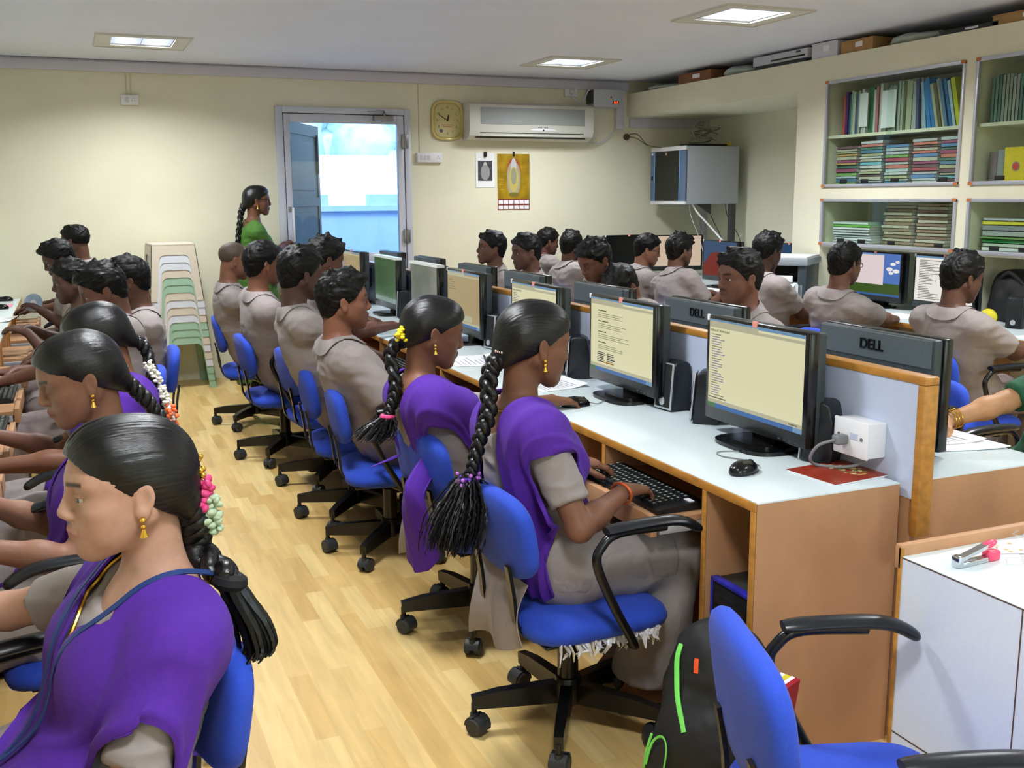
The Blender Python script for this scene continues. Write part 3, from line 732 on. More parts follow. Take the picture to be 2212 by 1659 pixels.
def ell(c, r, M=None, cut=None):
    """ellipsoid; M: 3x3 with the local axes as columns"""
    c = np.asarray(c, F32); r = np.asarray(r, F32); A = np.eye(3, dtype=F32) if M is None else np.asarray(M, F32)
    e = np.sqrt(((A*r[None, :])**2).sum(1))
    def fn(X, Y, Z):
        x, y, z = X-c[0], Y-c[1], Z-c[2]
        q = [(x*A[0, k]+y*A[1, k]+z*A[2, k]) for k in range(3)]
        k0 = np.sqrt(sum((q[k]/r[k])**2 for k in range(3)))+1e-6; k1 = np.sqrt(sum((q[k]/r[k]**2)**2 for k in range(3)))+1e-6
        d = k0*(k0-1)/k1
        if cut is not None: d = np.maximum(d, (X-cut[0][0])*cut[1][0]+(Y-cut[0][1])*cut[1][1]+(Z-cut[0][2])*cut[1][2])
        return d
    return c-e, c+e, fn
def vnoise(P, seed=0):
    """smooth value noise in [-1,1]"""
    I = np.floor(P).astype(np.int64); f = P-I; f = f*f*(3-2*f); r = 0
    for c in range(8):
        o = np.array([(c >> k) & 1 for k in range(3)]); J = I+o
        h = (J[:, 0]*374761393+J[:, 1]*668265263+J[:, 2]*2147483647+seed*144665) & 0x7fffffff; h = ((h ^ (h >> 13))*1274126177) & 0x7fffffff; h = (h ^ (h >> 16)) & 0xffff
        w = np.prod(np.where(o, f, 1-f), axis=1); r = r+w*(h/32767.5-1)
    return r
def np_mesh(name, Vv, Q, m, parent, disp=None, cols=None, smooth=True):
    me = bpy.data.meshes.new(name); me.vertices.add(len(Vv)); me.vertices.foreach_set('co', np.asarray(Vv, 'f').ravel())
    me.loops.add(len(Q)*4); me.loops.foreach_set('vertex_index', np.asarray(Q, 'i').ravel()); me.polygons.add(len(Q)); me.polygons.foreach_set('loop_start', np.arange(0, len(Q)*4, 4, dtype='i'))
    me.update(calc_edges=True)
    if disp is not None:
        nr = np.empty(len(Vv)*3, 'f'); me.vertices.foreach_get('normal', nr); Vv = Vv+nr.reshape(-1, 3)*disp[:, None]; me.vertices.foreach_set('co', np.asarray(Vv, 'f').ravel())
    if cols is not None:
        a = me.color_attributes.new('Col', 'FLOAT_COLOR', 'POINT'); a.data.foreach_set('color', np.asarray(cols, 'f').ravel())
    if smooth: me.polygons.foreach_set('use_smooth', np.ones(len(Q), bool))
    me.materials.append(m); me.validate(); me.update()
    o = bpy.data.objects.new(name, me); COL.objects.link(o); o.parent = parent
    return o

# ------------------------------------------------------------------ materials of the people
M_skin = mat('skin', (150, 100, 74), .5, vcol='Col', sss=.10, spec=.30, bump=.05, bscale=500)
M_cloth = mat('taupe_uniform_cloth', (142, 133, 131), .85, noise=.05, scale=40, bump=.12, bscale=420, sheen=.05, wrinkle=.45, wscale=9)
M_cloth2 = mat('taupe_trouser_cloth', (128, 116, 114), .85, noise=.05, scale=40, bump=.12, bscale=420, wrinkle=.5, wscale=9)
M_purple = mat('purple_dupatta_cloth', (76, 28, 146), .85, noise=.07, scale=60, bump=.2, bscale=600, sheen=.03, wrinkle=.4, wscale=7)
M_green = mat('green_saree_cloth', (64, 108, 36), .75, noise=.08, scale=30, bump=.15, bscale=500, wrinkle=.5, wscale=9)
M_teal = mat('dark_green_cloth', (34, 92, 64), .75, noise=.06, scale=40)
M_gold = mat('gold', (226, 178, 70), .25, metal=.9)
M_navy = mat('navy_ribbon', (24, 52, 108), .6)
M_eye = mat('eye_white', (196, 188, 178), .3); M_iris = mat('eye_iris', (28, 18, 14), .12)
M_brow = mat('brow_hair', (20, 15, 13), .7)
def hair_material(name, base, rough, spec, bst):
    m = bpy.data.materials.new(name); m.use_nodes = True; t = NT(m); b = t.n['Principled BSDF']
    b.inputs['Base Color'].default_value = lin(*base); b.inputs['Roughness'].default_value = rough; b.inputs['Specular IOR Level'].default_value = spec
    a = t.new('ShaderNodeAttribute', attribute_name='flow')
    n = t.new('ShaderNodeTexNoise'); n.inputs['Scale'].default_value = 1; n.inputs['Detail'].default_value = 4; t.link(a.outputs['Vector'], n.inputs['Vector'])
    bp = t.new('ShaderNodeBump'); bp.inputs['Strength'].default_value = bst; bp.inputs['Distance'].default_value = .003; t.link(n.outputs['Fac'], bp.inputs['Height']); t.link(bp.outputs['Normal'], b.inputs['Normal'])
    return m
M_hair = hair_material('combed_black_hair', (9, 9, 12), .30, .42, .22); M_hairm = hair_material('short_black_hair', (7, 6, 6), .5, .22, .4)
M_stub = mat('shaved_scalp', (72, 58, 46), .6, noise=.25, scale=300)
def flow_attr(o, F):
    a = o.data.attributes.new('flow', 'FLOAT_VECTOR', 'POINT'); a.data.foreach_set('vector', np.asarray(F, 'f').ravel())

def rotm(yaw, pitch, roll):
    """columns: forward, left, up. yaw to the left, pitch > 0 looks down, roll > 0 leans to the right"""
    return np.array((Matrix.Rotation(R(yaw), 3, 'Z') @ Matrix.Rotation(R(pitch), 3, 'Y') @ Matrix.Rotation(R(roll), 3, 'X')))
def unit(v): v = np.asarray(v, float); return v/max(np.linalg.norm(v), 1e-9)
def ik(a, c, l1, l2, pole):
    a = np.asarray(a, float); c = np.asarray(c, float); d = c-a; L = np.linalg.norm(d)
    if L > (l1+l2)*.995: s = L/((l1+l2)*.995); l1 *= s; l2 *= s
    u = d/L; x = (l1*l1-l2*l2+L*L)/(2*L); h = math.sqrt(max(l1*l1-x*x, 0)); p = np.asarray(pole, float); p = unit(p-u*(p@u))
    return a+u*x+p*h
def hand_prims(w, d, n, side, curl=(18, 25, 20), spread=1, s=1.0, thumb=(.75, .45), pinch=0):
    d = unit(d); n = unit(np.asarray(n, float)-d*(np.asarray(n, float)@d)); th = np.cross(n, d)*(1 if side == 'r' else -1)
    P = []; w = np.asarray(w, float)
    for i, (lat, ln, fl, r) in enumerate(((.026, .086, .070, .0088), (.0085, .090, .078, .0090), (-.0095, .085, .072, .0086), (-.026, .076, .057, .0076))):
        k = w+(d*ln+th*lat*1.02)*s; P.append((cone(w+th*lat*.45*s+d*.008*s, k, .0155*s, .0112*s), .014))
        dd = unit(d+th*lat*2.2*spread); p = k; a = 0
        cs = [c*(1+.10*i) for c in curl]
        for j, (q, c) in enumerate(zip((.46, .30, .24), cs)):
            a += c; v = dd*math.cos(R(a))-n*math.sin(R(a)); e = p+v*fl*q*s
            P.append((cone(p, e, r*s*(1-.09*j), r*s*(.93-.09*j)), .003 if j else .006)); p = e
    b = w+(d*.022+th*.022)*s-n*.004*s; m = b+(d*.038*thumb[0]+th*.030-n*.006)*s; P.append((cone(b, m, .0155*s, .0125*s), .016))
    v = unit(d*thumb[0]+th*thumb[1]-n*.25); e = m+v*.034*s; P.append((cone(m, e, .0115*s, .0098*s), .006)); v = unit(v-th*.35); P.append((cone(e, e+v*.025*s, .0098*s, .0082*s), .003))
    return P

def head_prims(H, A, lid=.003, sex='m', smile=0, wide=1.0):
    """H centre, A 3x3 axes (forward, left, up)"""
    T = lambda p: H+A @ np.asarray(p, float); E = lambda c, r: ell(T(c), r, A); P = []
    P.append((E((-.014, 0, .036), (.094, .075*wide, .079)), .0)); P.append((E((.022, 0, .0), (.062, .062*wide, .088)), .03))
    for s in (1, -1):
        P.append((cone(T((-.012, s*.054, -.035)), T((.058, s*.018, -.088)), .020, .017), .03)); P.append((E((.050, s*.038*wide, -.014), (.026, .026, .020)), .022))
        P.append((E((.040, s*.028, -.045), (.038, .030, .042)), .03))
    P.append((E((.043, 0, .036), (.041, .056, .042)), .03)); P.append((E((.069, 0, -.090), (.020, .021, .018)), .022)); P.append((E((.058, 0, -.055), (.034, .032, .034)), .02))
    for s in (1, -1): P.append((cone(T((.079, s*.012, .027)), T((.062, s*.047, .028)), .010, .009), .018))
    P.append((cone(T((.086, 0, .016)), T((.1015, 0, -.021)), .0075, .0112), .012))
    for s in (1, -1): P.append((E((.094, s*.0125, -.026), (.012, .0088, .0085)), .007))
    hold = [('sub', ell(T((.096, s*.032, .008)), (.020, .017, .011), A), .012) for s in (1, -1)]
    eyes = [T((.0735, s*.0315, .006)) for s in (1, -1)]; lids = []
    for q, e in enumerate(eyes):
        up = A[:, 2]; lids.append((ell(e, (.0142, .0152, .0142), A, cut=(e+up*lid, -up)), .004)); lids.append((ell(e, (.0140, .0150, .0140), A, cut=(e-up*.0052, up)), .004))
    lids.append((cone(T((.0905, -.017, -.0545)), T((.0945, 0, -.0505)), .0042, .0058), .006)); lids.append((cone(T((.0905, .017, -.0545)), T((.0945, 0, -.0505)), .0042, .0058), .006))
    lids.append((cone(T((.0885, -.013, -.0605)), T((.0915, 0, -.0615)), .0048, .0066), .006)); lids.append((cone(T((.0885, .013, -.0605)), T((.0915, 0, -.0615)), .0048, .0066), .006))
    ears = []
    for s in (1, -1):
        Ae = A @ np.array(Matrix.Rotation(R(-s*22), 3, 'Z') @ Matrix.Rotation(R(-12), 3, 'Y'))
        ears.append((ell(T((-.012, s*.077*wide, -.002)), (.0160, .0070, .0265), Ae), .008)); ears.append((ell(T((-.006, s*.077*wide, -.026)), (.0095, .006, .0105), Ae), .008))
        hold.append(('sub2', ell(T((-.010, s*.0855*wide, .0)), (.0095, .006, .016), Ae), .004))
    return P, hold, eyes, lids, ears
def paint(Vv, H, A, skin, lips=.35, brow=0, mous=0, sex='m', stub=0):
    q = (Vv-H) @ A; x, y, z = q.T; base = np.array(lin(*skin)[:3]); base = base*.84+.16*base.mean(); C = np.repeat(base[None], len(Vv), 0)
    near = (np.linalg.norm(q, axis=1) < .17)
    C *= (1+.07*vnoise(Vv*35, 3)+.05*vnoise(Vv*120, 5))[:, None]
    lm = np.exp(-((z+.056)/.0085)**4-(y/.024)**4)*(x > .07)*near
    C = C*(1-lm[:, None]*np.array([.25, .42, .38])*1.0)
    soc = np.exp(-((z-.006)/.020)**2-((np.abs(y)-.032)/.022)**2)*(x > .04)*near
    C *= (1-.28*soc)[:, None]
    if brow:
        zz = .0285+.10*(np.abs(y)-.012)-2.4*(np.abs(y)-.03)**2; b = np.exp(-((z-zz)/.0042)**4)*((np.abs(y) > .010) & (np.abs(y) < .050) & (x > .03) & near); C = C*(1-.86*b[:, None])
    if mous:
        b = np.exp(-((z+.0425)/.006)**4-(y/.026)**6)*(x > .07)*near; C = C*(1-mous*b[:, None])
    if stub:
        b = np.clip((-.03-z)/.03, 0, 1)*np.clip((x-.0)/.03, 0, 1)*near; C = C*(1-stub*b[:, None])
    return np.concatenate([np.clip(C, .002, 1), np.ones((len(Vv), 1))], 1)

def make_person(label, at, face, head, hy=0, hp=0, hr=0, sex='m', seat=.41, hands=None, skin=(120, 80, 58), hair='short', res=.0065, lid=.002, dup_=None, mous=0, sw=None, lean=0, twist=0,
                standing=False, legs=True, hand_d=None, curl=(18, 25, 20), top=None, pelvis=None, braid=None, seed=0, tufts=26, glasses=False, knees=None, ankles=None, eyes_on=True, poles=None, feet=True, clothres=None, kflap=False, neckcut=(.075, .07), slv=.72):
    """at: floor point under the hips; face: heading in degrees; head, hands (world points of the wrists)"""
    rr = random.Random(seed+5); o = thing('person', label, 'person', (at[0], at[1], 0), R(face))
    Rf = np.array(Matrix.Rotation(R(face), 3, 'Z')); org = np.array([at[0], at[1], 0.])
    loc = lambda p: (np.asarray(p, float)-org) @ Rf
    wv = lambda v: np.asarray(v, float) @ Rf
    H = loc(head); A = rotm(hy, hp, hr); fem = sex == 'f'; sw = sw or (.143 if fem else .174)
    T = lambda p: H+A @ np.asarray(p, float)
    Pv = np.array([.0 if fem else .03, 0, seat+.085]) if pelvis is None else np.asarray(pelvis, float)
    if standing: Pv = np.array([0, 0, .90])
    nd = .181 if fem else .168; N = H+.55*(A @ np.array([-.024, 0, -nd]))+.45*np.array([-.040, 0, -nd]); tw = np.array(Matrix.Rotation(R(twist), 3, 'Z'))
    up = unit(N-Pv); lf = tw @ np.array([0, 1, 0]); lf = unit(lf-up*(lf@up)); fw = np.cross(lf, up); B = np.stack([fw, lf, up], 1)
    Lt = np.linalg.norm(N-Pv); Q = lambda x, y, t: Pv+up*(t*Lt)+fw*x+lf*y+np.array([-1, 0, 0])*.015*math.sin(PI*min(max(t, 0), 1))
    S = {'l': Q(-.005, sw, .87), 'r': Q(-.005, -sw, .87)}
    hands = hands or {}
    W = {}; EL = {}; HD = {}
    for s in 'lr':
        sg = 1 if s == 'l' else -1
        W[s] = loc(hands[s]) if s in hands else (Pv+np.array([.36, sg*.12, .10]) if not standing else Pv+np.array([.05, sg*.23, -.12]))
        EL[s] = ik(S[s], W[s], .262, .228, (poles or {}).get(s, np.array([-.35, sg*.55, -1])))
        HD[s] = wv(hand_d[s]) if hand_d and s in hand_d else unit(.6*unit(W[s]-EL[s])+np.array([.5, -sg*.12, -.12]))
    kn = {}; an = {}
    for s in 'lr':
        sg = 1 if s == 'l' else -1
        if standing: kn[s] = np.array([.02, sg*.09, .49]); an[s] = np.array([-.01, sg*.09, .08])
        else:
            kn[s] = np.array([Pv[0]+.42, sg*.115, seat+.055]) if knees is None else np.asarray(knees[s], float)
            an[s] = np.array([kn[s][0]-.05, sg*.11, .085]) if ankles is None else np.asarray(ankles[s], float)
    hip = {s: Pv+np.array([.01, (1 if s == 'l' else -1)*.085, -.015]) for s in 'lr'}
    # extents
    allp = np.array([H+[.15, .13, .17], H-[.15, .13, .17], Pv-[.2, .22, .14], Pv+[.2, .22, .1]]+[W[s]+d for s in 'lr' for d in ([.2]*3, [-.2]*3)]+[EL[s]+d for s in 'lr' for d in ([.07]*3, [-.07]*3)]+[kn[s]+d for s in 'lr' for d in ([.12]*3, [-.12]*3)]+[an[s]+d for s in 'lr' for d in ([.26, .1, .1], [-.12, -.12, -.10])])
    allp = np.concatenate([allp, np.array([S[s]+d for s in 'lr' for d in ([.1]*3, [-.1]*3)])])
    lo = allp.min(0); hi = allp.max(0); lo[2] = max(lo[2], -.012)
    hfine = [[(H[k]-.13, H[k]+.13)]+[(W[s][k]-.13, W[s][k]+.13) for s in 'lr' if s in hands] for k in range(3)]
    fld = Field(*[axis(lo[k], hi[k], hfine[k], res, max(res*1.8, .011)) for k in range(3)])
    # body
    hpz, hold, eyes, lids, ears = head_prims(H, A, lid, sex)
    for p, k in hpz: fld.add(p, k)
    for c, p, k in hold:
        if c == 'sub': fld.sub(p, k)
    for p, k in lids: fld.add(p, k)
    for p, k in ears: fld.add(p, k)
    for c, p, k in hold:
        if c == 'sub2': fld.sub(p, k)
    nr_ = .046 if fem else .054
    fld.add(cone(T((-.032, 0, -.05)), N+up*.0, nr_, nr_+.006), .022)
    tors = [(ell(Q(0, 0, .05), (.115, .17 if fem else .16, .115), B), .0), (ell(Q(.0, 0, .32), (.098, .128 if fem else .14, .14), B), .06), (ell(Q(0, 0, .62), (.100 if fem else .110, .134 if fem else .156, .17), B), .06), (cone(Q(-.01, sw-.045, .865), Q(-.01, -sw+.045, .865), .052 if fem else .060, .052 if fem else .060), .06)]
    for sg in (1, -1): tors.append((cone(Q(-.015, sg*.04, .985), Q(-.008, sg*(sw-.02), .885), .038, .042 if fem else .05), .04))
    if fem: tors += [(ell(Q(.068, sg*.068, .62), (.052, .058, .060), B), .045) for sg in (1, -1)]
    for p, k in tors: fld.add(p, k)
    ra = (.037, .035, .032, .0225) if fem else (.046, .038, .035, .0245)
    for s in 'lr':
        fld.add(cone(S[s], EL[s], ra[0]+.004, ra[1]), .03); fld.add(cone(EL[s], EL[s]+(W[s]-EL[s])*.35, ra[1]-.001, ra[2]+.004), .015); fld.add(cone(EL[s]+(W[s]-EL[s])*.3, W[s], ra[2]+.003, ra[3]), .02)
        c = curl[s] if isinstance(curl, dict) else curl
        for p, k in hand_prims(W[s], HD[s], np.array([-.05, (1 if s == 'l' else -1)*-.0, 1]) if not hand_d or s+'n' not in hand_d else wv(hand_d[s+'n']), s, c, s=.93 if fem else 1.0): fld.add(p, k)
    if legs:
        for s in 'lr':
            fld.add(cone(hip[s], kn[s], .084, .056), .05); m = kn[s]+(an[s]-kn[s])*.35+np.array([-.015, 0, 0]); fld.add(cone(kn[s], m, .052, .05), .03); fld.add(cone(m, an[s], .05, .034), .03)
            fld.add(cone(an[s]+[-.035, 0, -.045], an[s]+[.03, 0, -.03], .032, .034), .03); fld.add(cone(an[s]+[.02, 0, -.045], an[s]+[.15, (.02 if s == 'l' else -.02), -.06], .034, .022), .03)
    Vv, Q4 = fld.nets()
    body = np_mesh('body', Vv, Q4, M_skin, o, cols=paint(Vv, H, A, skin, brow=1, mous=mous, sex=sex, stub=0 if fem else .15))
    for e in eyes:
        ew = MB(); M = axes(e-A[:, 0]*.0012, A[:, 1], A[:, 2], A[:, 0]); n = 14; rings = [.1, .3, .5, .70, .9, 1.2, 1.57]
        ew.cur = 1; ew.add([M @ Vector((math.sin(t)*.0124*math.cos(2*PI*k/n), math.sin(t)*.0124*math.sin(2*PI*k/n), math.cos(t)*.0124)) for t in rings for k in range(n)], [tuple(range(n))])
        for i in range(len(rings)-1):
            for k in range(n): ew.f.append((i*n+k, i*n+(k+1) % n, (i+1)*n+(k+1) % n, (i+1)*n+k)); ew.mi.append(1 if i < 3 else 0)
        ew.obj('eye', [M_eye, M_iris], o, 180)
    # clothes
    cr = clothres or max(res*1.35, .0065)
    lo2 = lo-.02; lo2[2] = max(lo2[2], .0); hi2 = hi+.03; hi2[2] = N[2]+.12
    def cfield(): return Field(*[axis(lo2[k], hi2[k], [], cr, cr) for k in range(3)])
    m_top = top or M_cloth
    cf = cfield(); inf = .011
    for p, k in tors: cf.add(p, k, inf)
    sl = slv
    for s in 'lr':
        e = S[s]+(EL[s]-S[s])*sl; d = unit(EL[s]-S[s]); cf.add(cone(S[s], S[s]+(EL[s]-S[s])*(sl+.1), ra[0]+.016, ra[1]+(.015 if fem else .028), cut=(e, d)), .035)
    if not fem and not standing:
        cf.add(ell(Pv+np.array([.03, 0, .02]), (.15, .18, .10)), .05); cf.add(ell(Q(-.004, 0, .22), (.112, .160, .19), B), .06); cf.add(ell(Q(-.002, 0, .55), (.116, .166, .19), B), .06)
    if fem and not standing:
        for s in 'lr': e = hip[s]+(kn[s]-hip[s])*.86; cf.add(cone(hip[s]+[0, 0, .008], kn[s]+[0, 0, .012], .104, .084, cut=(e, unit(kn[s]-hip[s]))), .07)
    if standing:
        cf.add(cone(Pv+[0, 0, .05], Pv+[0, 0, -.82], .15, .21), .08)
    nu = unit(.5*up+.5*unit(H-N))
    if fem:
        cf.sub(ell(N+nu*.035+fw*.05, (neckcut[0]+.02, .078, .085), B), .012); cf.sub(ell(N+nu*.02-fw*.05, (neckcut[1], .070, .075), B), .012)
    else:
        cf.cut(unit(nu+.45*fw), N+nu*.046); cf.sub(cone(N+fw*.075+nu*.03, N+fw*.10-up*.08, .03, .010), .01)
    cf.cut(np.array([0, 0, -1]), np.array([0, 0, (seat+.012) if not standing else .02]))
    Vc, Qc = cf.nets(); ph = seed*1.7
    wv_ = Vc+.03*np.stack([vnoise(Vc*9+ph, 21), vnoise(Vc*9+ph, 22), vnoise(Vc*9+ph, 23)], 1); rdg = lambda q, sd: 1-2*np.abs(vnoise(q+ph, sd)); hgt = (Vc-Pv)@up/Lt
    fold = .0045*rdg(wv_*np.array([7, 7, 15]), 1)*np.clip(1.2-np.abs(hgt-.35)*1.2, .25, 1)+.003*rdg(wv_*np.array([15, 15, 24]), 2)+.0012*vnoise(Vc*50+ph, 4)
    np_mesh('kameez' if fem else 'shirt', Vc, Qc, m_top, o, disp=fold)
    both = Field(*cf.a); both.D = np.minimum(cf.D, 1)
    hd = fld.sample(np.stack(np.meshgrid(*[a[::1] for a in cf.a], indexing='ij'), -1).reshape(-1, 3)[:1]) if False else None
    if not fem:
        col = []; nn = 40
        for rad, z in ((.064, .012), (.0625, .050), (.066, .056), (.071, .050), (.080, .030), (.093, .006)):
            row = []
            for i in range(nn+1):
                a = R(-150+300*i/nn); fr = abs(a)/R(150); zz = z-.050*fr**1.7-(.020*max(0, fr-.8)/.2 if rad > .085 else 0); rx = rad*(1+.04*fr)
                row.append(N+nu*zz+(-fw*math.cos(a)*rx*1.08+lf*math.sin(a)*rx))
            col.append(row)
        G = np.array(col); G[-1] = both.push(G[-1], .008, 8, .025); G[-2] = both.push(G[-2], .008); G[-3] = both.push(G[-3], .006); mb = MB(); mb.grid(G, .003); mb.obj('collar', m_top, o, 70)
    if legs and not standing:
        pf = cfield(); pf.a = tuple(pf.a); loose = .022 if fem else .012
        pf.add(ell(Pv, (.125, .175, .12)), 0)
        for s in 'lr':
            pf.add(cone(hip[s], kn[s], .084+loose, .058+loose), .05); m = kn[s]+(an[s]-kn[s])*.4; c = unit(an[s]-kn[s]); pf.add(cone(kn[s], m, .056+loose, .052+loose*1.5), .03); pf.add(cone(m, an[s]+c*.06, .052+loose*1.5, .048+loose*(1.5 if fem else 1.1), cut=(an[s]-c*.015, c)), .03)
        pf.cut(np.array([0, 0, 1]), np.array([0, 0, seat+.16]))
        Vp, Qp = pf.nets(); wp = Vp+.03*np.stack([vnoise(Vp*8+ph, 31), vnoise(Vp*8+ph, 32), vnoise(Vp*8+ph, 33)], 1); fold = .007*(1-2*np.abs(vnoise(wp*np.array([13, 9, 7])+ph, 6)))+.0035*(1-2*np.abs(vnoise(wp*np.array([24, 18, 14])+ph, 7)))
        np_mesh('salwar' if fem else 'trousers', Vp, Qp, M_cloth if fem else M_cloth2, o, disp=fold)
        if feet:
            for s in 'lr':
                sh = MB(); a = an[s]; sh.tube(smooth_path([a+[-.07, 0, -.078], a+[.0, 0, -.080], a+[.09, (.012 if s == 'l' else -.012), -.080], a+[.175, (.02 if s == 'l' else -.02), -.078]], 4), [.02, .03, .034, .034, .034, .032, .03, .034, .038, .042, .042, .036, .012][:13], 10, flat=.2, up=(0, 0, 1))
                sh.obj('sandal', M_blackm, o, 60)
    # hair
    hf = Field(*[axis(H[k]-.20, H[k]+.20, [], res*.85, res*.85) for k in range(3)])
    cl = lambda n, p: (A @ np.asarray(n, float), T(p))
    if hair in ('short', 'quiff', 'crop', 'shaved', 'mop'):
        th = dict(short=.020, quiff=.024, crop=.009, shaved=.002, mop=.026)[hair]
        hf.add(ell(T((-.015, 0, .036)), (.096+th*.35, .0765+th*.32, .080+th*.3), A), 0)
        if hair != 'shaved': hf.add(ell(T((-.002, 0, .060)), (.090+th*.3, .070+th*.3, .055+th), A), .02)
        if hair not in ('shaved', 'crop'): hf.add(ell(T((-.052, 0, -.018)), (.050, .060, .062), A), .02)
        if hair in ('quiff', 'mop'): hf.add(ell(T((.058, .012, .088)), (.040, .052, .026), A), .02)
        if hair == 'quiff': hf.add(ell(T((.075, -.01, .100)), (.026, .036, .018), A), .015)
        tu = []
        if hair not in ('shaved',):
            for i in range(tufts):
                a = rr.uniform(-PI, PI); e = rr.uniform(.15, 1.35); p = np.array([math.cos(a)*math.cos(e)*.092, math.sin(a)*math.cos(e)*.074, .04+math.sin(e)*(.068+th)])
                v = unit(np.array([.9 if p[0] > 0 else -.3, p[1]*4, .25])+np.array([rr.uniform(-.5, .5) for _ in range(3)])); q = p+v*rr.uniform(.014, .026)*(1.2 if hair in ('quiff', 'mop') else .8)
                tu.append((p*.97, q))
            for p, q in tu: hf.add(cone(T(p), T(q), .014, .006), .016)
        n1 = unit((.72, 0, -.69)); c = cl(n1, (.020, 0, .006)); hf.cut(*c)
        c = cl(unit((.6, 0, -.8)), (-.012, 0, -.020)); hf.cut(*c)
        if hair in ('crop', 'shaved'): c = cl(unit((.3, 0, -.95)), (-.06, 0, -.045)); hf.cut(*c)
        for s in (1, -1): hf.sub(ell(T((-.006, s*.090, -.008)), (.024, .020, .036), A), .006)
    else:
        hf.add(ell(T((-.016, 0, .037)), (.1005, .081, .089), A), 0); hf.add(ell(T((.030, 0, .064)), (.062, .066, .056), A), .025); hf.add(ell(T((-.050, 0, .010)), (.060, .072, .072), A), .03); hf.add(ell(T((-.084, 0, -.035)), (.034, .042, .045), A), .03)
        n1 = unit((.735, 0, -.68)); c = cl(n1, (.033, 0, .012)); hf.cut(*c)
        c = cl(unit((.60, 0, -.80)), (-.028, 0, -.022)); hf.cut(*c)
        for s in (1, -1): hf.sub(ell(T((-.004, s*.094, -.012)), (.022, .022, .034), A), .008)
        hf.sub(cone(T((.10, 0, .088)), T((.02, 0, .134)), .0045, .004), .006)
    Vh, Qh = hf.nets(); ql = (Vh-H) @ A
    if len(Vh):
        if hair in ('long',):
            ang = np.arctan2(ql[:, 1], ql[:, 2]-.0); rad = np.stack([ql[:, 0]*6, ang*38, np.hypot(ql[:, 1], ql[:, 2])*40], 1)
            dsp = .0006*vnoise(rad, 9)+.0004*vnoise(rad*2.3, 10)
        else:
            rad = np.stack([ql[:, 0]*22, ql[:, 1]*110, ql[:, 2]*60], 1); dsp = (.0030*vnoise(rad+seed, 9)+.0022*vnoise(rad*np.array([1, 2.1, 2.1])+seed, 12)+.0008*vnoise(ql*180, 11)) if hair != 'shaved' else .0004*vnoise(ql*400, 3)
        hm = np_mesh('hair', Vh, Qh, M_hair if hair == 'long' else (M_stub if hair == 'shaved' else M_hairm), o, disp=dsp); flow_attr(hm, rad*3.2)
    if fem:
        # ear studs
        for s in (1, -1):
            eg = MB(); p = T((-.004, s*.083, -.034)); eg.ball(p, .0055, n=10, m=6); eg.ball(p-np.array([0, 0, .011]), .0046, n=8, m=6); eg.lathe([(.0015, .014), (.006, .002), (.0075, -.002), (.001, -.003)], 10, Matrix.Translation(Vector(p-np.array([0, 0, .026]))))
            eg.obj('earring', M_gold, o, 50)
    if glasses:
        g = MB()
        for s in (1, -1):
            rim = [T((.096-.012*abs(math.cos(a))*0-.006*(abs(.033+math.cos(a)*.023)/.05), s*(.033+math.cos(a)*.023), .006+math.sin(a)*.015)) for a in [2*PI*i/20 for i in range(20)]]
            g.tube(rim, .0018, 6, closed=True); g.tube([T((.088, s*.056, .012)), T((.04, s*.076, .012)), T((-.012, s*.082, .012))], .0018, 6)
        g.tube([T((.097, .010, .010)), T((.099, 0, .012)), T((.097, -.010, .010))], .0016, 6); g.obj('spectacles', M_blackm, o, 50)
    drp = [(p, inf) for p, k in tors]+[(cone(S[s], S[s]+(EL[s]-S[s])*.8, ra[0]+.016, ra[1]+.018), 0) for s in 'lr']+[(cone(hip[s], kn[s], .105, .086), 0) for s in 'lr']+[(cone(T((-.032, 0, -.05)), N, nr_, nr_+.006), 0)]
    info = dict(drp=drp, bounds=(lo2-.12, hi2+.12), o=o, H=H, A=A, N=N, Pv=Pv, fw=fw, lf=lf, up=up, Q=Q, S=S, EL=EL, W=W, loc=loc, T=T, body=fld, cloth=both, kn=kn, hip=hip, nu=nu, seat=seat, HD=HD)
    return info
def skinfield(I, h=.009):
    """smooth field of the clothed figure, valid well away from it, for draping"""
    lo, hi = I['bounds']; f = Field(*[axis(lo[k], hi[k], [], h, h) for k in range(3)])
    for i, (p, infl) in enumerate(I['drp']):
        d = (p[2](*f.pts((slice(None),)*3))-infl).astype(F32); k = .04; hh = np.maximum(k-np.abs(f.D-d), 0)/k; f.D = np.minimum(f.D, d)-hh*hh*k*.25
    for src in (I['cloth'], I['body']):
        G = np.stack(np.meshgrid(*f.a, indexing='ij'), -1).reshape(-1, 3); b = src.sample(G)
        for k in range(3): b[(G[:, k] < src.a[k][0]) | (G[:, k] > src.a[k][-1])] = 1
        f.D = np.minimum(f.D, b.reshape(f.D.shape))
    return f
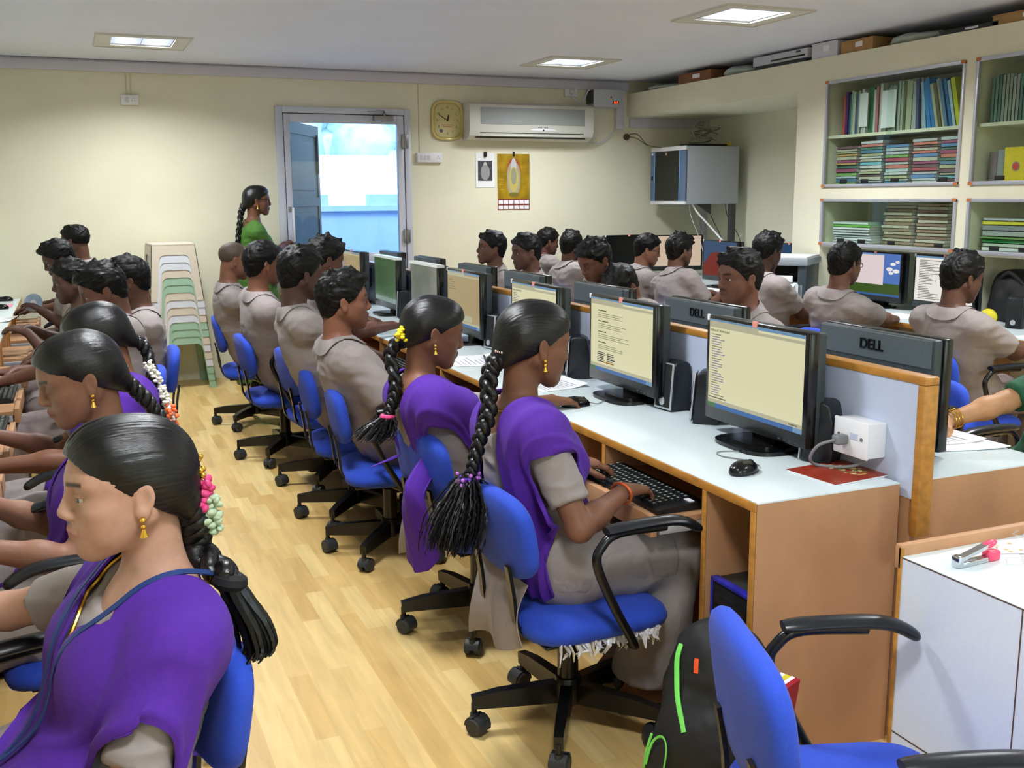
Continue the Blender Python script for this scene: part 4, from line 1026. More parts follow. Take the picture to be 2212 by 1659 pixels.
def drape(I, fld, inner, outer, name, m, off=.012, nu=90, nv=20, pleat=.004, pf=7, th=.004, seed=0, pull=.13, parent=None, bow=.055):
    """cloth strip between two edge curves (local points), laid over the figure"""
    a = np.array([list(p) for p in smooth_path(inner, 10)]); b = np.array([list(p) for p in smooth_path(outer, 10)])
    t = np.linspace(0, len(a)-1, nu); f = lambda c: np.stack([np.interp(t, np.arange(len(c)), c[:, k]) for k in range(3)], 1)
    a = f(a); b = f(b); v = np.linspace(0, 1, nv)[:, None, None]; G = a[None]*(1-v)+b[None]*v; sh = G.shape
    if bow: ax = I['N']-I['up']*.16; o_ = G-ax; o_ /= np.linalg.norm(o_, axis=2, keepdims=True); G = G+o_*bow*np.sin(PI*v)**.7
    P = fld.push(G.reshape(-1, 3), off, 8, pull)
    for _ in range(9):
        K = P.reshape(sh); L = K.copy(); L[1:-1, 1:-1] = .4*K[1:-1, 1:-1]+.15*(K[:-2, 1:-1]+K[2:, 1:-1]+K[1:-1, :-2]+K[1:-1, 2:]); P = fld.push(L.reshape(-1, 3), off, 2, pull*.6)
    P = fld.push(P, off, 12); g = fld.grad(P); uu = np.repeat(np.arange(nv), nu)/nv; tt = np.tile(np.linspace(0, 1, nu), nv)
    ph_ = uu*2*PI*pf/2+2.2*np.sin(tt*7+seed)+1.5*vnoise(np.stack([uu*2, tt*9, tt*0+seed], 1), 5); d = pleat*(1-2*np.abs(np.sin(ph_/2))**.8+.7*vnoise(np.stack([uu*7, tt*22, tt*0+seed], 1), 2)); near = fld.sample(P) < .3
    P = P+g*((d+pleat*.9)*near)[:, None]
    mb = MB(); mb.grid(P.reshape(sh), th); return mb.obj(name, m, parent or I['o'], 80)
def ribbon(I, fld, pts, w, name, m, off=.004, th=.0025, n=70, side=None, parent=None):
    a = np.array([list(p) for p in smooth_path(pts, 12)]); a = fld.push(a, off+.002) if fld else a
    for _ in range(3 if fld else 0):
        for _ in range(12): a[1:-1] = .5*a[1:-1]+.25*(a[:-2]+a[2:])
        a = fld.push(a, off, 4)
    tg = np.gradient(a, axis=0); tg /= np.linalg.norm(tg, axis=1, keepdims=True)+1e-9
    g = fld.grad(a) if fld else np.repeat(np.array([[0, 0, 1.]]), len(a), 0); s = np.cross(tg, g); s /= np.linalg.norm(s, axis=1, keepdims=True)+1e-9
    G = np.stack([a-s*w/2, a, a+s*w/2]); mb = MB(); mb.grid(G, th); return mb.obj(name, m, parent or I['o'], 80)
def plait(pts, r0, r1, name, parent, tail=None, lumps=7, mat_=None, n=150):
    """three-strand plait along the points; tail: loose end points"""
    P = smooth_path(pts, 40); P = [P[int(i*(len(P)-1)/(n-1))] for i in range(n)]; mb = MB(); L = len(P); F = []
    u = Vector((1, 0, 0)); fr = []
    for i in range(L):
        t = (P[min(i+1, L-1)]-P[max(i-1, 0)]).normalized(); s = Vector((0, 1, 0)); s = (s-t*s.dot(t)).normalized(); fr.append((t, s, s.cross(t)))
    for k in range(3):
        q = []; rad = []
        for i in range(L):
            t, s, b = fr[i]; a = i/L*lumps*2*PI/1.5+2*PI*k/3; r = r0+(r1-r0)*i/L; q.append(P[i]+s*(math.sin(a)*r*.62)+b*(math.sin(2*a)*r*.34)); rad.append(r*.60*(1 if i < L-4 else .8))
        o0 = len(mb.v); mb.tube(q, rad, 12, flat=.85)
        for i in range(L):
            for j in range(12): F.append((i*.18, j*5.0/12*6+k*9, 0))
    while len(F) < len(mb.v): F.append((0, 0, 0))
    o = mb.obj(name, mat_ or M_hair, parent, 70); flow_attr(o, np.array(F)*1.5)
    if tail:
        mb = MB(); F = []; rr = random.Random(3); T_ = smooth_path(tail[0], 8); jt = .0003 if len(tail) > 3 else .0013
        for s in range(tail[1]*3):
            q = []; off = Vector((rr.gauss(0, 1), rr.gauss(0, 1), rr.gauss(0, .35))); rad = []
            for i, p in enumerate(T_): t = i/(len(T_)-1); q.append(p+off*(tail[2]*(.18+.82*math.sin(PI*min(t*.62, 1)))+.004)+Vector((rr.gauss(0, jt), rr.gauss(0, jt), 0))); rad.append((tail[3] if len(tail) > 3 else .0026)*(1-t)**.5+.0005)
            mb.tube(q, rad, 4, caps=False); F += [(i*.25, s*3.1, j) for i in range(len(T_)) for j in range(4)]
        o2 = mb.obj('hair_tail', mat_ or M_hair, parent, 70); flow_attr(o2, np.array(F[:len(mb.v)]))
    return o
ORD = ['zeroth', 'first', 'second', 'third', 'fourth', 'fifth', 'sixth', 'seventh', 'eighth', 'ninth', 'tenth', 'eleventh', 'twelfth', 'thirteenth', 'fourteenth', 'fifteenth', 'sixteenth', 'seventeenth', 'eighteenth', 'nineteenth', 'twentieth']
def nth(n): return ORD[n] if n <= 20 else '%d%s' % (n, {1: 'st', 2: 'nd', 3: 'rd'}.get(n % 10, 'th'))
DZ = .74
# ------------------------------------------------------------------ computer desks
def desk_run(label, x0, x1, y0, y1, side, n, trays=True):
    """side -1: users sit at smaller x. n stations of .8 m"""
    o = thing('computer_desk', label, 'desk', (0, 0, 0)); fx, bx = (x0, x1) if side < 0 else (x1, x0); s = 1 if side < 0 else -1
    MB().box(x0, x1, y0, y1, DZ-.004, DZ).obj('worktop', M_lam, o, 0)
    b = MB(); b.box(x0, x1, y0, y1, DZ-.024, DZ-.004); b.obj('top_board', M_ply, o, 0)
    l = MB(); l.rbox(fx-s*.006, fx, y0, y1, DZ-.026, DZ-.001, .004); l.obj('edge_lip', M_lip, o, 40)
    MB().box(x0, x1, y0, y0+.018, 0, DZ-.024).obj('end_panel', M_ply, o, 0)
    l = MB(); l.rbox(fx-s*.007, fx, y0, y0+.02, 0, DZ-.024, .004); l.obj('end_lip', M_lip, o, 40)
    for k in range(n):
        ya = y0+.8*k
        for yd in ((ya+.22,) if k == 0 else (ya, ya+.22)):
            MB().box(x0, x1, yd, yd+.018, 0, DZ-.024).obj('divider', M_ply, o, 0)
            q = MB(); q.rbox(fx-s*.006, fx, yd-.001, yd+.019, 0, DZ-.025, .004); q.obj('divider_lip', M_lip, o, 40)
        if trays:
            t = MB(); ta, tb = ya+.27, ya+.79; t.box(fx-s*.125, fx+s*.16, ta, tb, .618, .634)
            tr = t.obj('keyboard_tray', M_ply, o, 0)
            t = MB(); t.rbox(fx-s*.145, fx-s*.125, ta, tb, .585, .645, .003); t.obj('tray_front', M_ply, tr, 40)
            for yr in (ta, tb-.012):
                t = MB(); t.rbox(fx-s*.12, fx+s*.3, yr-.006, yr+.006, .592, .617, .002); t.obj('tray_runner', M_silver, tr, 40)
    return o
desk_c = desk_run('long pale-topped computer desk on the near side of the central partition', 1.53, 1.99, 2.05, 8.45, -1, 8)
desk_r = desk_run('long pale-topped computer desk on the far side of the central partition', 2.06, 2.56, 2.05, 8.45, 1, 8)
desk_l = desk_run('pale-topped computer desk along the left edge of the photo', -.93, -.40, 1.2, 8.9, 1, 9)
p = thing('desk_partition', 'low lavender partition with wooden edge between the two central desks', 'partition', (0, 0, 0))
MB().box(2.004, 2.046, 2.02, 8.45, .70, 1.012).obj('laminate_panel', M_lamv, p, 0)
MB().box(2.006, 2.044, 2.03, 8.45, .0, .70).obj('lower_board', M_ply, p, 0)
MB().rbox(2.0, 2.05, 1.995, 8.45, 1.01, 1.032, .004).obj('top_lip', M_lip, p, 40)
MB().rbox(2.0, 2.05, 1.995, 2.02, .60, 1.01, .004).obj('end_lip', M_lip, p, 40)
for y in (2.86, 3.66, 4.46, 5.26): MB().box(2.0035, 2.0045, y, y+.03, .72, 1.01).obj('joint_strip', M_lam, p, 0)
# right-hand desk along the wall unit
w = thing('side_desk', 'pale desk along the wall unit where students sit facing right', 'desk', (0, 0, 0))
a = MB(); a.box(4.55, 5.39, 2.4, 6.367, DZ-.004, DZ) if False else a.box(4.55, 4.975, 2.4, 6.36, DZ-.004, DZ); a.box(4.975, 5.395, 4.812, 6.048, DZ-.004, DZ); a.box(4.975, 5.395, 3.492, 4.72, DZ-.004, DZ); a.box(4.55, 5.88, 6.37, 8.9, DZ-.004, DZ); a.obj('worktop', M_lam, w, 0)
a = MB(); a.box(4.55, 4.97, 2.4, 6.36, DZ-.028, DZ-.004); a.box(4.55, 5.88, 6.37, 8.9, DZ-.028, DZ-.004); a.obj('top_board', M_ply, w, 0)
a = MB(); a.rbox(4.542, 4.552, 2.4, 8.9, DZ-.03, DZ-.001, .003); a.obj('edge_lip', M_lip, w, 40)
for y in (2.42, 3.3, 4.3, 5.2, 6.1, 7.1, 8.0): MB().box(4.56, 4.95, y, y+.018, 0, DZ-.028).obj('divider', M_ply, w, 0)

# ------------------------------------------------------------------ monitors
CM = [(2.55, 'index', 'monitor showing the Index of download list, nearest on the central desk'), (3.38, 'doc', 'monitor showing a cream text page beside the student in front'), (4.18, 'index', 'monitor half hidden behind the front student\'s head'),
      (5.08, 'tan', 'monitor with tan screen just beyond the second student'), (5.74, 'film', 'film-covered monitor with grey reflection, beside a tall black speaker'), (6.55, 'green', 'film-covered monitor with green reflection, in front of the door'), (7.43, 'tan', 'farthest monitor on the near side of the partition, below the door glass')]
for y, k, l in CM: make_monitor(l, (1.925, y, DZ), PI, k, group='monitors on the near side of the partition', tag_=k in ('index', 'doc', 'tan'))
RMN = [(2.46, 'back of a black monitor with raised maker\'s lettering, nearest across the partition', True), (3.43, 'back of a black monitor in front of the moustached student', True), (4.28, 'back of a black monitor in front of the lowered black head', False), (5.17, 'back of a black monitor before the second student from the door', False), (5.93, 'back of a black monitor before the student nearest the clock', False), (6.85, 'back of a black monitor just right of the door frame', False), (7.75, 'back of a black monitor against the door glass', False)]
for y, l, g in RMN: make_monitor(l, (2.255, y, DZ), 0, 'beige', group='monitors across the partition seen from behind', top=1.09, tag_=False, logo=g)
make_monitor('monitor with pink window over blue sky wallpaper, under the wall unit', (5.06, 5.51, DZ), PI, 'xp', group='monitors along the right wall', top=1.115)
make_monitor('monitor with a bright list page, partly behind the student nearest right', (5.06, 4.90, DZ), PI, 'list', group='monitors along the right wall', top=1.118)
make_monitor('monitor with red dome wallpaper under the grey network cabinet', (5.0, 7.26, DZ), PI, 'red', group='monitors along the right wall', top=1.128)
make_monitor('monitor with blue screen just behind the printer', (5.36, 6.82, DZ), PI, 'blue', group='monitors along the right wall', top=1.115)
make_monitor('dark switched-off monitor behind the student in glasses', (4.78, 8.55, DZ), -PI/2, 'off', group='monitors along the right wall', top=1.14)
make_monitor('monitor with plain beige screen behind the student in glasses', (5.30, 8.52, DZ), -PI/2-.2, 'beige', group='monitors along the right wall', top=1.13)

# ------------------------------------------------------------------ small things on the central desk
SG = 'black desktop loudspeakers on the central desk'
make_speaker('silver-rimmed black speaker with round knob, right of the cream text page monitor', (1.955, 3.135, DZ), R(186), SG)
make_speaker('black speaker turned away, half behind the nearest monitor', (1.94, 2.90, DZ), R(140), SG)
make_speaker('large-looking black speaker seen from behind, beside the white socket box', (1.955, 2.33, DZ), R(118), SG)
make_speaker('black speaker with silver edge, just right of the front student\'s face', (1.94, 3.87, DZ), R(150), SG)
make_speaker('black speaker with pale knob between the two students\' heads', (1.945, 4.80, DZ), R(190), SG)
make_speaker('tall black speaker beyond the second student, left of the grey film-covered monitor', (1.93, 6.30, DZ), R(140), SG)
make_mouse('black mouse on the near end of the central desk, below the nearest monitor', (1.672, 2.305, DZ), R(20), [(.05, 0, .012), (.085, .01, .004), (.11, .07, .003), (.10, .15, .003), (.15, .18, .003), (.26, .06, .003), (.31, .0, .004)])
make_mouse('black mouse under the second student\'s right hand', (1.66, 3.33, DZ), R(-8), [(.05, 0, .012), (.085, 0, .004), (.14, .05, .003), (.22, .0, .003), (.27, -.1, .003)])
def magazine():
    o = thing('booklet', 'red-brown booklet with gold garland picture beside the socket box', 'booklet', (1.92, 2.195, DZ), R(6))
    M_red = mat('booklet_red', (150, 52, 34), .3, noise=.15, scale=12)
    MB().rbox(-.12, .12, -.09, .09, 0, .004, .001).obj('pages', M_paper, o, 0); MB().rbox(-.121, .121, -.091, .091, .004, .0055, .0005).obj('cover', M_red, o, 0)
    g = MB(); rr = random.Random(4)
    for k in range(70):
        a = rr.uniform(0, 2*PI); r_ = rr.uniform(.3, 1); x, y = .02+math.cos(a)*.035*r_, math.sin(a)*.062*r_; s = rr.uniform(.004, .010)
        g.cur = k % 3; g.add([(x+s*math.cos(b), y+s*.7*math.sin(b), .0058+k*.00001) for b in [2*PI*i/7 for i in range(7)]], [tuple(range(7))])
    g.obj('garland_picture', [mat('print_cream', (222, 206, 160), .5), mat('print_gold', (196, 160, 80), .5), mat('print_leaf', (110, 120, 70), .5)], o, 0)
magazine()
s = thing('socket_box', 'white surface-mounted socket box on the partition, with grey plug', 'socket', (2.004, 2.19, .842))
MB().rbox(-.062, 0, -.065, .065, -.052, .045, .004).obj('box', M_white, s, 40); MB().rbox(-.068, -.060, -.068, .068, -.055, .048, .004).obj('cover_plate', M_white, s, 40)
q = MB()
for y in (-.045, .045): q.lathe([(.005, 0), (.005, .002), (.001, .002)], 10, axes((-.068, y, 0), (0, 1, 0), (0, 0, 1), (-1, 0, 0)))
q.obj('screw', M_steel, s); q = MB(); q.rbox(-.0695, -.068, -.03, .0, -.005, .012, .0005); q.obj('switch', M_lamv, s, 0)
q = thing('plug_lead', 'grey plug with looped cable in the white socket box', 'cable', (1.93, 2.21, .832)); MB().rbox(-.03, .008, -.015, .015, -.014, .014, .006).obj('plug', M_cord, q, 50); MB().tube(smooth_path([(-.028, 0, 0), (-.06, .03, -.02), (-.07, .05, -.06), (-.04, .05, -.083), (.01, -.01, -.079), (.04, -.04, -.06), (.06, -.05, -.03), (.068, -.05, .0)], 8), .0045, 8).obj('cable', M_cord, q)
PG = 'papers on the central desk'
sheets('paper_sheet', 'white printed sheet on the desk behind the front student\'s hand', 'paper', [(1.66, 3.62), (1.88, 3.66), (1.86, 3.95), (1.66, 3.92)], DZ, 2, .02, group=PG, lines=10)
sheets('paper_sheet', 'white sheet under a dark pen, beyond the second student\'s hands', 'paper', [(1.56, 4.34), (1.80, 4.30), (1.84, 4.60), (1.60, 4.66)], DZ, 4, .02, group=PG, lines=8)
sheets('paper_sheet', 'small white slip on the desk edge left of the second student\'s yellow flower', 'paper', [(1.55, 5.15), (1.66, 5.12), (1.70, 5.32), (1.58, 5.35)], DZ, 1, .0, group=PG)
tag(MB().tube([(1.70, 4.32, DZ+.008), (1.78, 4.56, DZ+.008), (1.783, 4.575, DZ+.008)], [.0045, .0045, .001], 8).obj('pen', mat('pen_blue', (24, 54, 84), .3)), 'dark blue pen lying on the white sheet', 'pen')
KG = 'keyboards on the pull-out trays'
make_keyboard('black keyboard under the front student\'s hands', (1.50, 2.585, .634), 0)
make_keyboard('black keyboard under the second student\'s hands', (1.50, 3.385, .634), 0)
make_keyboard('black keyboard in front of the student turning right', (1.50, 4.18, .634), 0)
make_keyboard('black keyboard under the folded hands of the student with round hairline', (1.50, 4.98, .634), 0)
for y, l in ((2.7, 'nearest keyboard on the left desk, below the looking-down student\'s face'), (3.5, 'second keyboard on the left desk, beside the looking-down student\'s forehead'), (4.3, 'keyboard on the left desk beside the flowered student\'s hands'), (5.1, 'keyboard on the left desk under the wristwatch hands')): make_keyboard(l, (-.36, y, .634), PI, 'keyboards on the left desk')
def tower():
    o = thing('computer_tower', 'black computer tower with blue trim in the desk end cubby', 'computer', (1.55, 2.18, .0))
    MB().rbox(.02, .40, -.085, .085, .07, .47, .006).obj('case', mat('case_black', (40, 42, 40), .5, noise=.1, scale=40), o, 40)
    MB().rbox(.0, .02, -.086, .086, .07, .47, .004).obj('front_panel', M_blackm, o, 40)
    t = mat('tower_blue_trim', (40, 44, 170), .35)
    for a in ((-.088, -.08, .07, .47), (.08, .088, .07, .47), (-.088, .088, .462, .472)): MB().rbox(-.004, .02, a[0], a[1], a[2], a[3], .002).obj('blue_trim', t, o, 40)
    for z in (.40, .36, .32): MB().rbox(-.003, .002, -.07, .07, z, z+.032, .003).obj('drive_bay', M_black, o, 40)
    MB().ball((-.003, .05, .27), .006).obj('power_button', M_silver, o); MB().rbox(.02, .4, -.08, .08, .0, .07, .002).obj('plinth', M_ply, o, 30)
tower()
def backpack():
    o = thing('backpack', 'black backpack with green piping leaning against the desk end', 'bag', (1.36, 1.96, 0), R(203)); o.scale = (1.04, -1.04, 1.04)
    lo, hi = np.array([-.22, -.24, -.01]), np.array([.24, .24, .52]); f = Field(*[axis(lo[k], hi[k], [], .007, .007) for k in range(3)])
    f.add(ell((-.02, 0, .20), (.10, .155, .22)), 0); f.add(ell((-.03, 0, .34), (.085, .12, .12)), .06); f.add(ell((.065, .0, .15), (.075, .125, .15)), .05); f.add(ell((0, 0, .09), (.12, .16, .10)), .05)
    f.add(ell((.09, .02, .12), (.06, .10, .10)), .02); f.cut(np.array([0, 0, -1.]), np.array([0, 0, .004]))
    Vv, Q = f.nets(); np_mesh('bag_body', Vv, Q, mat('black_nylon', (17, 18, 20), .65, bump=.2, bscale=700), o, disp=.006*vnoise(Vv*14, 3)+.003*vnoise(Vv*40, 4))
    def on(pts, w, name, m, off=.006):
        P = np.array([list(p) for p in smooth_path(pts, 10)], float)
        P[:, 0] = .25
        for _ in range(60): d = f.sample(P); P[:, 0] -= np.where(d > off, np.minimum(d, .01), 0)
        for _ in range(25): P[1:-1, 0] = .5*P[1:-1, 0]+.25*(P[:-2, 0]+P[2:, 0])
        P[:, 0] += .002
        mb = MB(); mb.tube([Vector(p) for p in P], w, 6, flat=.5, up=(1, 0, 0)); mb.obj(name, m, o)
    lime = mat('lime_piping', (112, 210, 88), .5)
    on([(0, .075, .405), (0, .073, .37), (0, .05, .315), (0, .0, .245)], .007, 'green_piping', lime)
    on([(0, .10, .13), (0, .085, .19), (0, .055, .215), (0, .035, .19), (0, .04, .12), (0, .055, .06), (0, .07, .03)], .0035, 'pocket_piping', lime)
    on([(0, .098, .20), (0, .105, .16), (0, .112, .11)], .0035, 'pocket_piping', lime)
    on([(0, .015, .395), (0, .010, .365)], .007, 'orange_badge', mat('orange_badge', (226, 84, 34), .5), .004)
    z = MB(); z.tube(smooth_path([(.03, -.10, .40), (.07, -.135, .28), (.06, -.15, .16)], 8), .005, 6); z.obj('zip', M_blackm, o)
    z = MB(); z.rbox(.065, .072, -.165, -.148, .10, .165, .003); z.obj('zip_puller', mat('puller_beige', (196, 176, 130), .4), o, 40)
    for y, z0, m in ((-.115, .17, M_paper), (-.128, .18, mat('book_yellow', (206, 190, 46), .5)), (-.142, .19, M_paper), (-.152, .25, mat('book_crimson', (150, 20, 40), .5))): MB().mbox(Matrix.Translation((-.01, y, .26)) @ Matrix.Rotation(R(8), 4, 'X'), .14, .012, .20).obj('book_inside', m, o, 0)
    st = MB(); st.rect(smooth_path([(-.11, .05, .40), (-.16, .07, .30), (-.15, .08, .14), (-.11, .08, .06)], 6), .05, .008, up=(1, 0, 0)); st.obj('shoulder_strap', M_blackm, o, 60)
backpack()

# ------------------------------------------------------------------ white desk at the right
t = thing('teacher_desk', 'white laminate desk with wooden back lip in the right foreground', 'desk', (0, 0, 0)); tx, ty = 1.578, 1.605
M_seam = mat('desk_seam', (84, 62, 52), .7)
MB().box(tx, 2.9, .2, ty, 0, DZ-.003).obj('carcass', mat('white_laminate', (214, 222, 236), .32, noise=.02, scale=90), t, 0)
MB().box(tx, 2.9, .2, ty, DZ-.0025, DZ).obj('worktop', M_lam, t, 0)
a = MB(); a.box(tx-.0006, tx, .2, ty, DZ-.004, DZ-.0015); a.box(tx-.0006, tx, 1.298, 1.301, 0, DZ-.004); a.box(tx-.0006, tx, .2, ty, .338, .341); a.obj('seam', M_seam, t, 0)
MB().rbox(tx-.003, tx+.006, ty, ty+.010, 0, DZ+.02, .002).obj('corner_lip', M_lip, t, 40); MB().rbox(tx-.003, 2.9, ty+.0005, ty+.02, DZ-.03, DZ+.024, .003).obj('back_lip', M_ply, t, 40)
sheets('paper_sheet', 'white sheet at the back of the white desk, behind the stapler', 'paper', [(1.69, 1.53), (1.68, 1.59), (1.90, 1.595), (1.90, 1.45)], DZ, 1, 0, group='papers on the white desk')
sheets('paper_sheet', 'lined white sheet on the white desk, right of the stapler', 'paper', [(1.74, 1.48), (1.80, 1.54), (2.06, 1.42), (1.97, 1.30)], DZ, 2, 0, group='papers on the white desk', lines=9)
d = sheets('paper_sheet', 'white sheet with pale orange dots held by a black clip', 'paper', [(1.77, 1.53), (1.83, 1.59), (2.05, 1.56), (1.98, 1.44)], DZ+.003, 2, 0, group='papers on the white desk')
q = MB(); rr = random.Random(5)
for i in range(16): x, y = rr.uniform(1.80, 1.95), rr.uniform(1.515, 1.57); q.add([(x+.005*math.cos(b), y+.005*math.sin(b), DZ+.0052) for b in [2*PI*k/9 for k in range(9)]], [tuple(range(9))])
q.obj('printed_dots', mat('dot_orange', (236, 190, 130), .8), d, 0)
q = thing('binder_clip', 'black binder clip with wire loop on the dotted sheet', 'clip', (1.905, 1.585, DZ+.006), R(20)); MB().prism([(-.016, 0), (.016, 0), (0, .018)], .032, axes((0, -.016, 0), (1, 0, 0), (0, 0, 1), (0, -1, 0))).obj('clip_body', M_blackm, q, 30); MB().tube([(-.012, -.008, .014), (-.035, -.010, .012), (-.042, 0, .012), (-.035, .010, .012), (-.012, .008, .014)], .0012, 6).obj('wire_handle', M_silver, q)
s = thing('stapler', 'small silver stapler with pink-red grips on the white desk', 'stapler', (1.685, 1.512, DZ), R(4)); M_chr = mat('chrome', (200, 204, 210), .15, metal=1)
MB().rbox(-.06, .035, -.009, .009, 0, .012, .003).obj('base', M_chr, s, 40); MB().mbox(Matrix.Translation((-.012, 0, .026)) @ Matrix.Rotation(R(-12), 4, 'Y'), .095, .016, .008).obj('magazine', M_chr, s, 0); MB().rbox(-.062, -.045, -.01, .01, .004, .026, .003).obj('head', M_chr, s, 40)
pk = mat('pink_grip', (238, 76, 112), .35); MB().rbox(.03, .065, -.012, .012, -.0, .022, .006, 3).obj('lower_grip', pk, s, 50); MB().ball((.038, 0, .036), .022, .011, .007, M=Matrix.Rotation(R(-12), 3, 'Y')).obj('upper_grip', pk, s)

# ------------------------------------------------------------------ things on the other desks
RG = 'papers on the far central desk'
sheets('paper_sheet', 'large white sheet under the green-sleeved person\'s hand', 'paper', [(2.30, 2.27), (2.56, 2.20), (2.555, 2.55), (2.28, 2.60)], DZ, 6, .01, group=RG)
sheets('paper_sheet', 'thin white sheet lying on the larger one near the green sleeve', 'paper', [(2.36, 2.32), (2.55, 2.28), (2.55, 2.56), (2.36, 2.56)], DZ+.004, 1, .02, group=RG, lines=7)
WG = 'papers on the right-hand desk'
for c, l in (([(4.58, 4.86), (4.83, 4.88), (4.85, 5.12), (4.60, 5.10)], 'white sheet on the right desk between the two nearest boys'), ([(4.57, 3.62), (4.82, 3.62), (4.84, 4.02), (4.60, 4.02)], 'white sheet at the right edge beside the nearest student\'s arm'), ([(4.57, 6.28), (4.80, 6.30), (4.80, 6.6), (4.58, 6.58)], 'white sheet in front of the student below the red screen'), ([(4.58, 6.95), (4.82, 6.97), (4.82, 7.2), (4.58, 7.2)], 'white sheet beside the student in glasses')): sheets('paper_sheet', l, 'paper', c, DZ, 3, .01, group=WG)
def printer():
    o = thing('printer', 'grey-white multifunction printer on the right-hand desk below the pillar', 'printer', (4.545, 5.98, DZ), R(38))
    g = mat('printer_grey', (150, 158, 166), .45); dk = mat('printer_dark', (58, 66, 74), .4)
    MB().rbox(.0, .36, -.2, .2, .0, .15, .012).obj('base_housing', M_white if False else mat('printer_pale', (200, 206, 212), .4), o, 40); MB().rbox(.0, .38, .05, .215, .0, .30, .012).obj('side_column', dk, o, 40); MB().rbox(.0, .38, -.215, -.15, .0, .30, .012).obj('side_column', dk, o, 40)
    MB().rbox(.12, .38, -.16, .06, .14, .30, .006).obj('output_cavity', M_blackm, o, 30); MB().rbox(-.02, .40, -.225, .225, .27, .325, .014).obj('scanner_lid', g, o, 40); MB().rbox(-.01, .39, -.215, .215, .32, .335, .006).obj('lid_top', M_white, o, 40)
    MB().mbox(Matrix.Translation((-.06, -.04, .12)) @ Matrix.Rotation(R(-18), 4, 'Y'), .16, .2, .006).obj('paper_tray', M_lam, o, 0); MB().rbox(-.01, .02, -.12, .04, .155, .2, .004).obj('paper_stack', M_paper, o, 30)
printer()
b = thing('black_bag', 'black cloth bag slumped in the recess at the right edge', 'bag', (5.17, 4.44, DZ))
f = Field(*[axis(l, h, [], .012, .012) for l, h in ((-.2, .2), (-.3, .3), (-.01, .36))]); f.add(ell((0, 0, .13), (.13, .22, .15)), 0); f.add(ell((0, .05, .22), (.10, .15, .10)), .05); f.cut(np.array([0, 0, -1.]), np.array([0, 0, .0]))
Vv, Q = f.nets(); np_mesh('bag_cloth', Vv, Q, M_blackm, b, disp=.018*vnoise(Vv*14, 8)); MB().tube(smooth_path([(-.08, -.08, .22), (-.12, 0, .3), (-.08, .1, .26)], 8), .012, 8).obj('strap', M_blackm, b); MB().ball((-.13, -.06, .10), .012).obj('buckle', M_silver, b)
make_speaker('black speaker at the extreme right edge on the right-hand desk', (4.93, 4.27, DZ), R(200), 'speakers on the right-hand desk', False)
tag(MB().ball((4.88, 4.42, DZ+.05), .03, .06, .05).obj('yellow_cloth', mat('yellow_cloth', (214, 200, 40), .7)), 'yellow duster beside the black speaker at the right edge', 'cloth')
c = thing('grey_network_cable', 'white and grey cables hanging from the network cabinet to the desk', 'cable', (0, 0, 0))
MB().tube(smooth_path([(5.3, 8.25, 1.425), (5.33, 8.2, 1.34), (5.42, 8.1, 1.2), (5.5, 7.9, 1.0), (5.55, 7.7, .76)], 8), .009, 8).obj('thick_white_cable', M_white, c)
for dx, m in ((-.02, M_trunk), (.03, M_cord), (.2, M_blackcord), (.38, M_blackcord)): MB().tube(smooth_path([(5.29+dx, 8.26, 1.43), (5.31+dx, 8.24, 1.3), (5.38+dx*1.1, 8.2, 1.1), (5.42+dx, 8.15, .9), (5.45+dx, 8.1, .75)], 8), .0035, 6).obj('thin_cable', m, c)
# left desk
dsk = thing('compact_disc', 'shiny compact disc held up by the student at left', 'disc', M=axes((-.262, 7.43, .835), V(.93, .36, 0), V(.05, -.13, .99), V(.36, -.92, -.14)))
MB().lathe([(.0075, -.0006), (.06, -.0006), (.06, .0006), (.0075, .0006)], 40).obj('disc', mat('disc_mirror', (190, 214, 236), .2, metal=.25, noise=.25, scale=9), dsk, 30); MB().lathe([(.0075, -.001), (.019, -.001), (.019, .001), (.0075, .001)], 24).obj('hub_ring', M_white, dsk, 30)
LG = 'papers on the left desk'
for c, l in (([(-.60, 7.2), (-.40, 7.18), (-.36, 7.5), (-.62, 7.5)], 'long white sheet crossing the edge of the left desk'), ([(-.66, 5.9), (-.44, 5.9), (-.43, 6.2), (-.66, 6.2)], 'white sheet on the left desk nearer the camera')): sheets('paper_sheet', l, 'paper', c, DZ, 3, .01, group=LG)
for y, l in ((8.72, 'black mouse at the far end of the left desk'), (8.08, 'black mouse beside a pink pad on the left desk')): make_mouse(l, (-.50, y, DZ), PI, None, 'mice on the left desk')
tag(MB().rbox(-.56, -.43, 8.2, 8.42, DZ, DZ+.003, .001).obj('mouse_pad', mat('pink_pad', (226, 150, 170), .7)), 'pink mouse pad between two mice on the left desk', 'mouse pad')

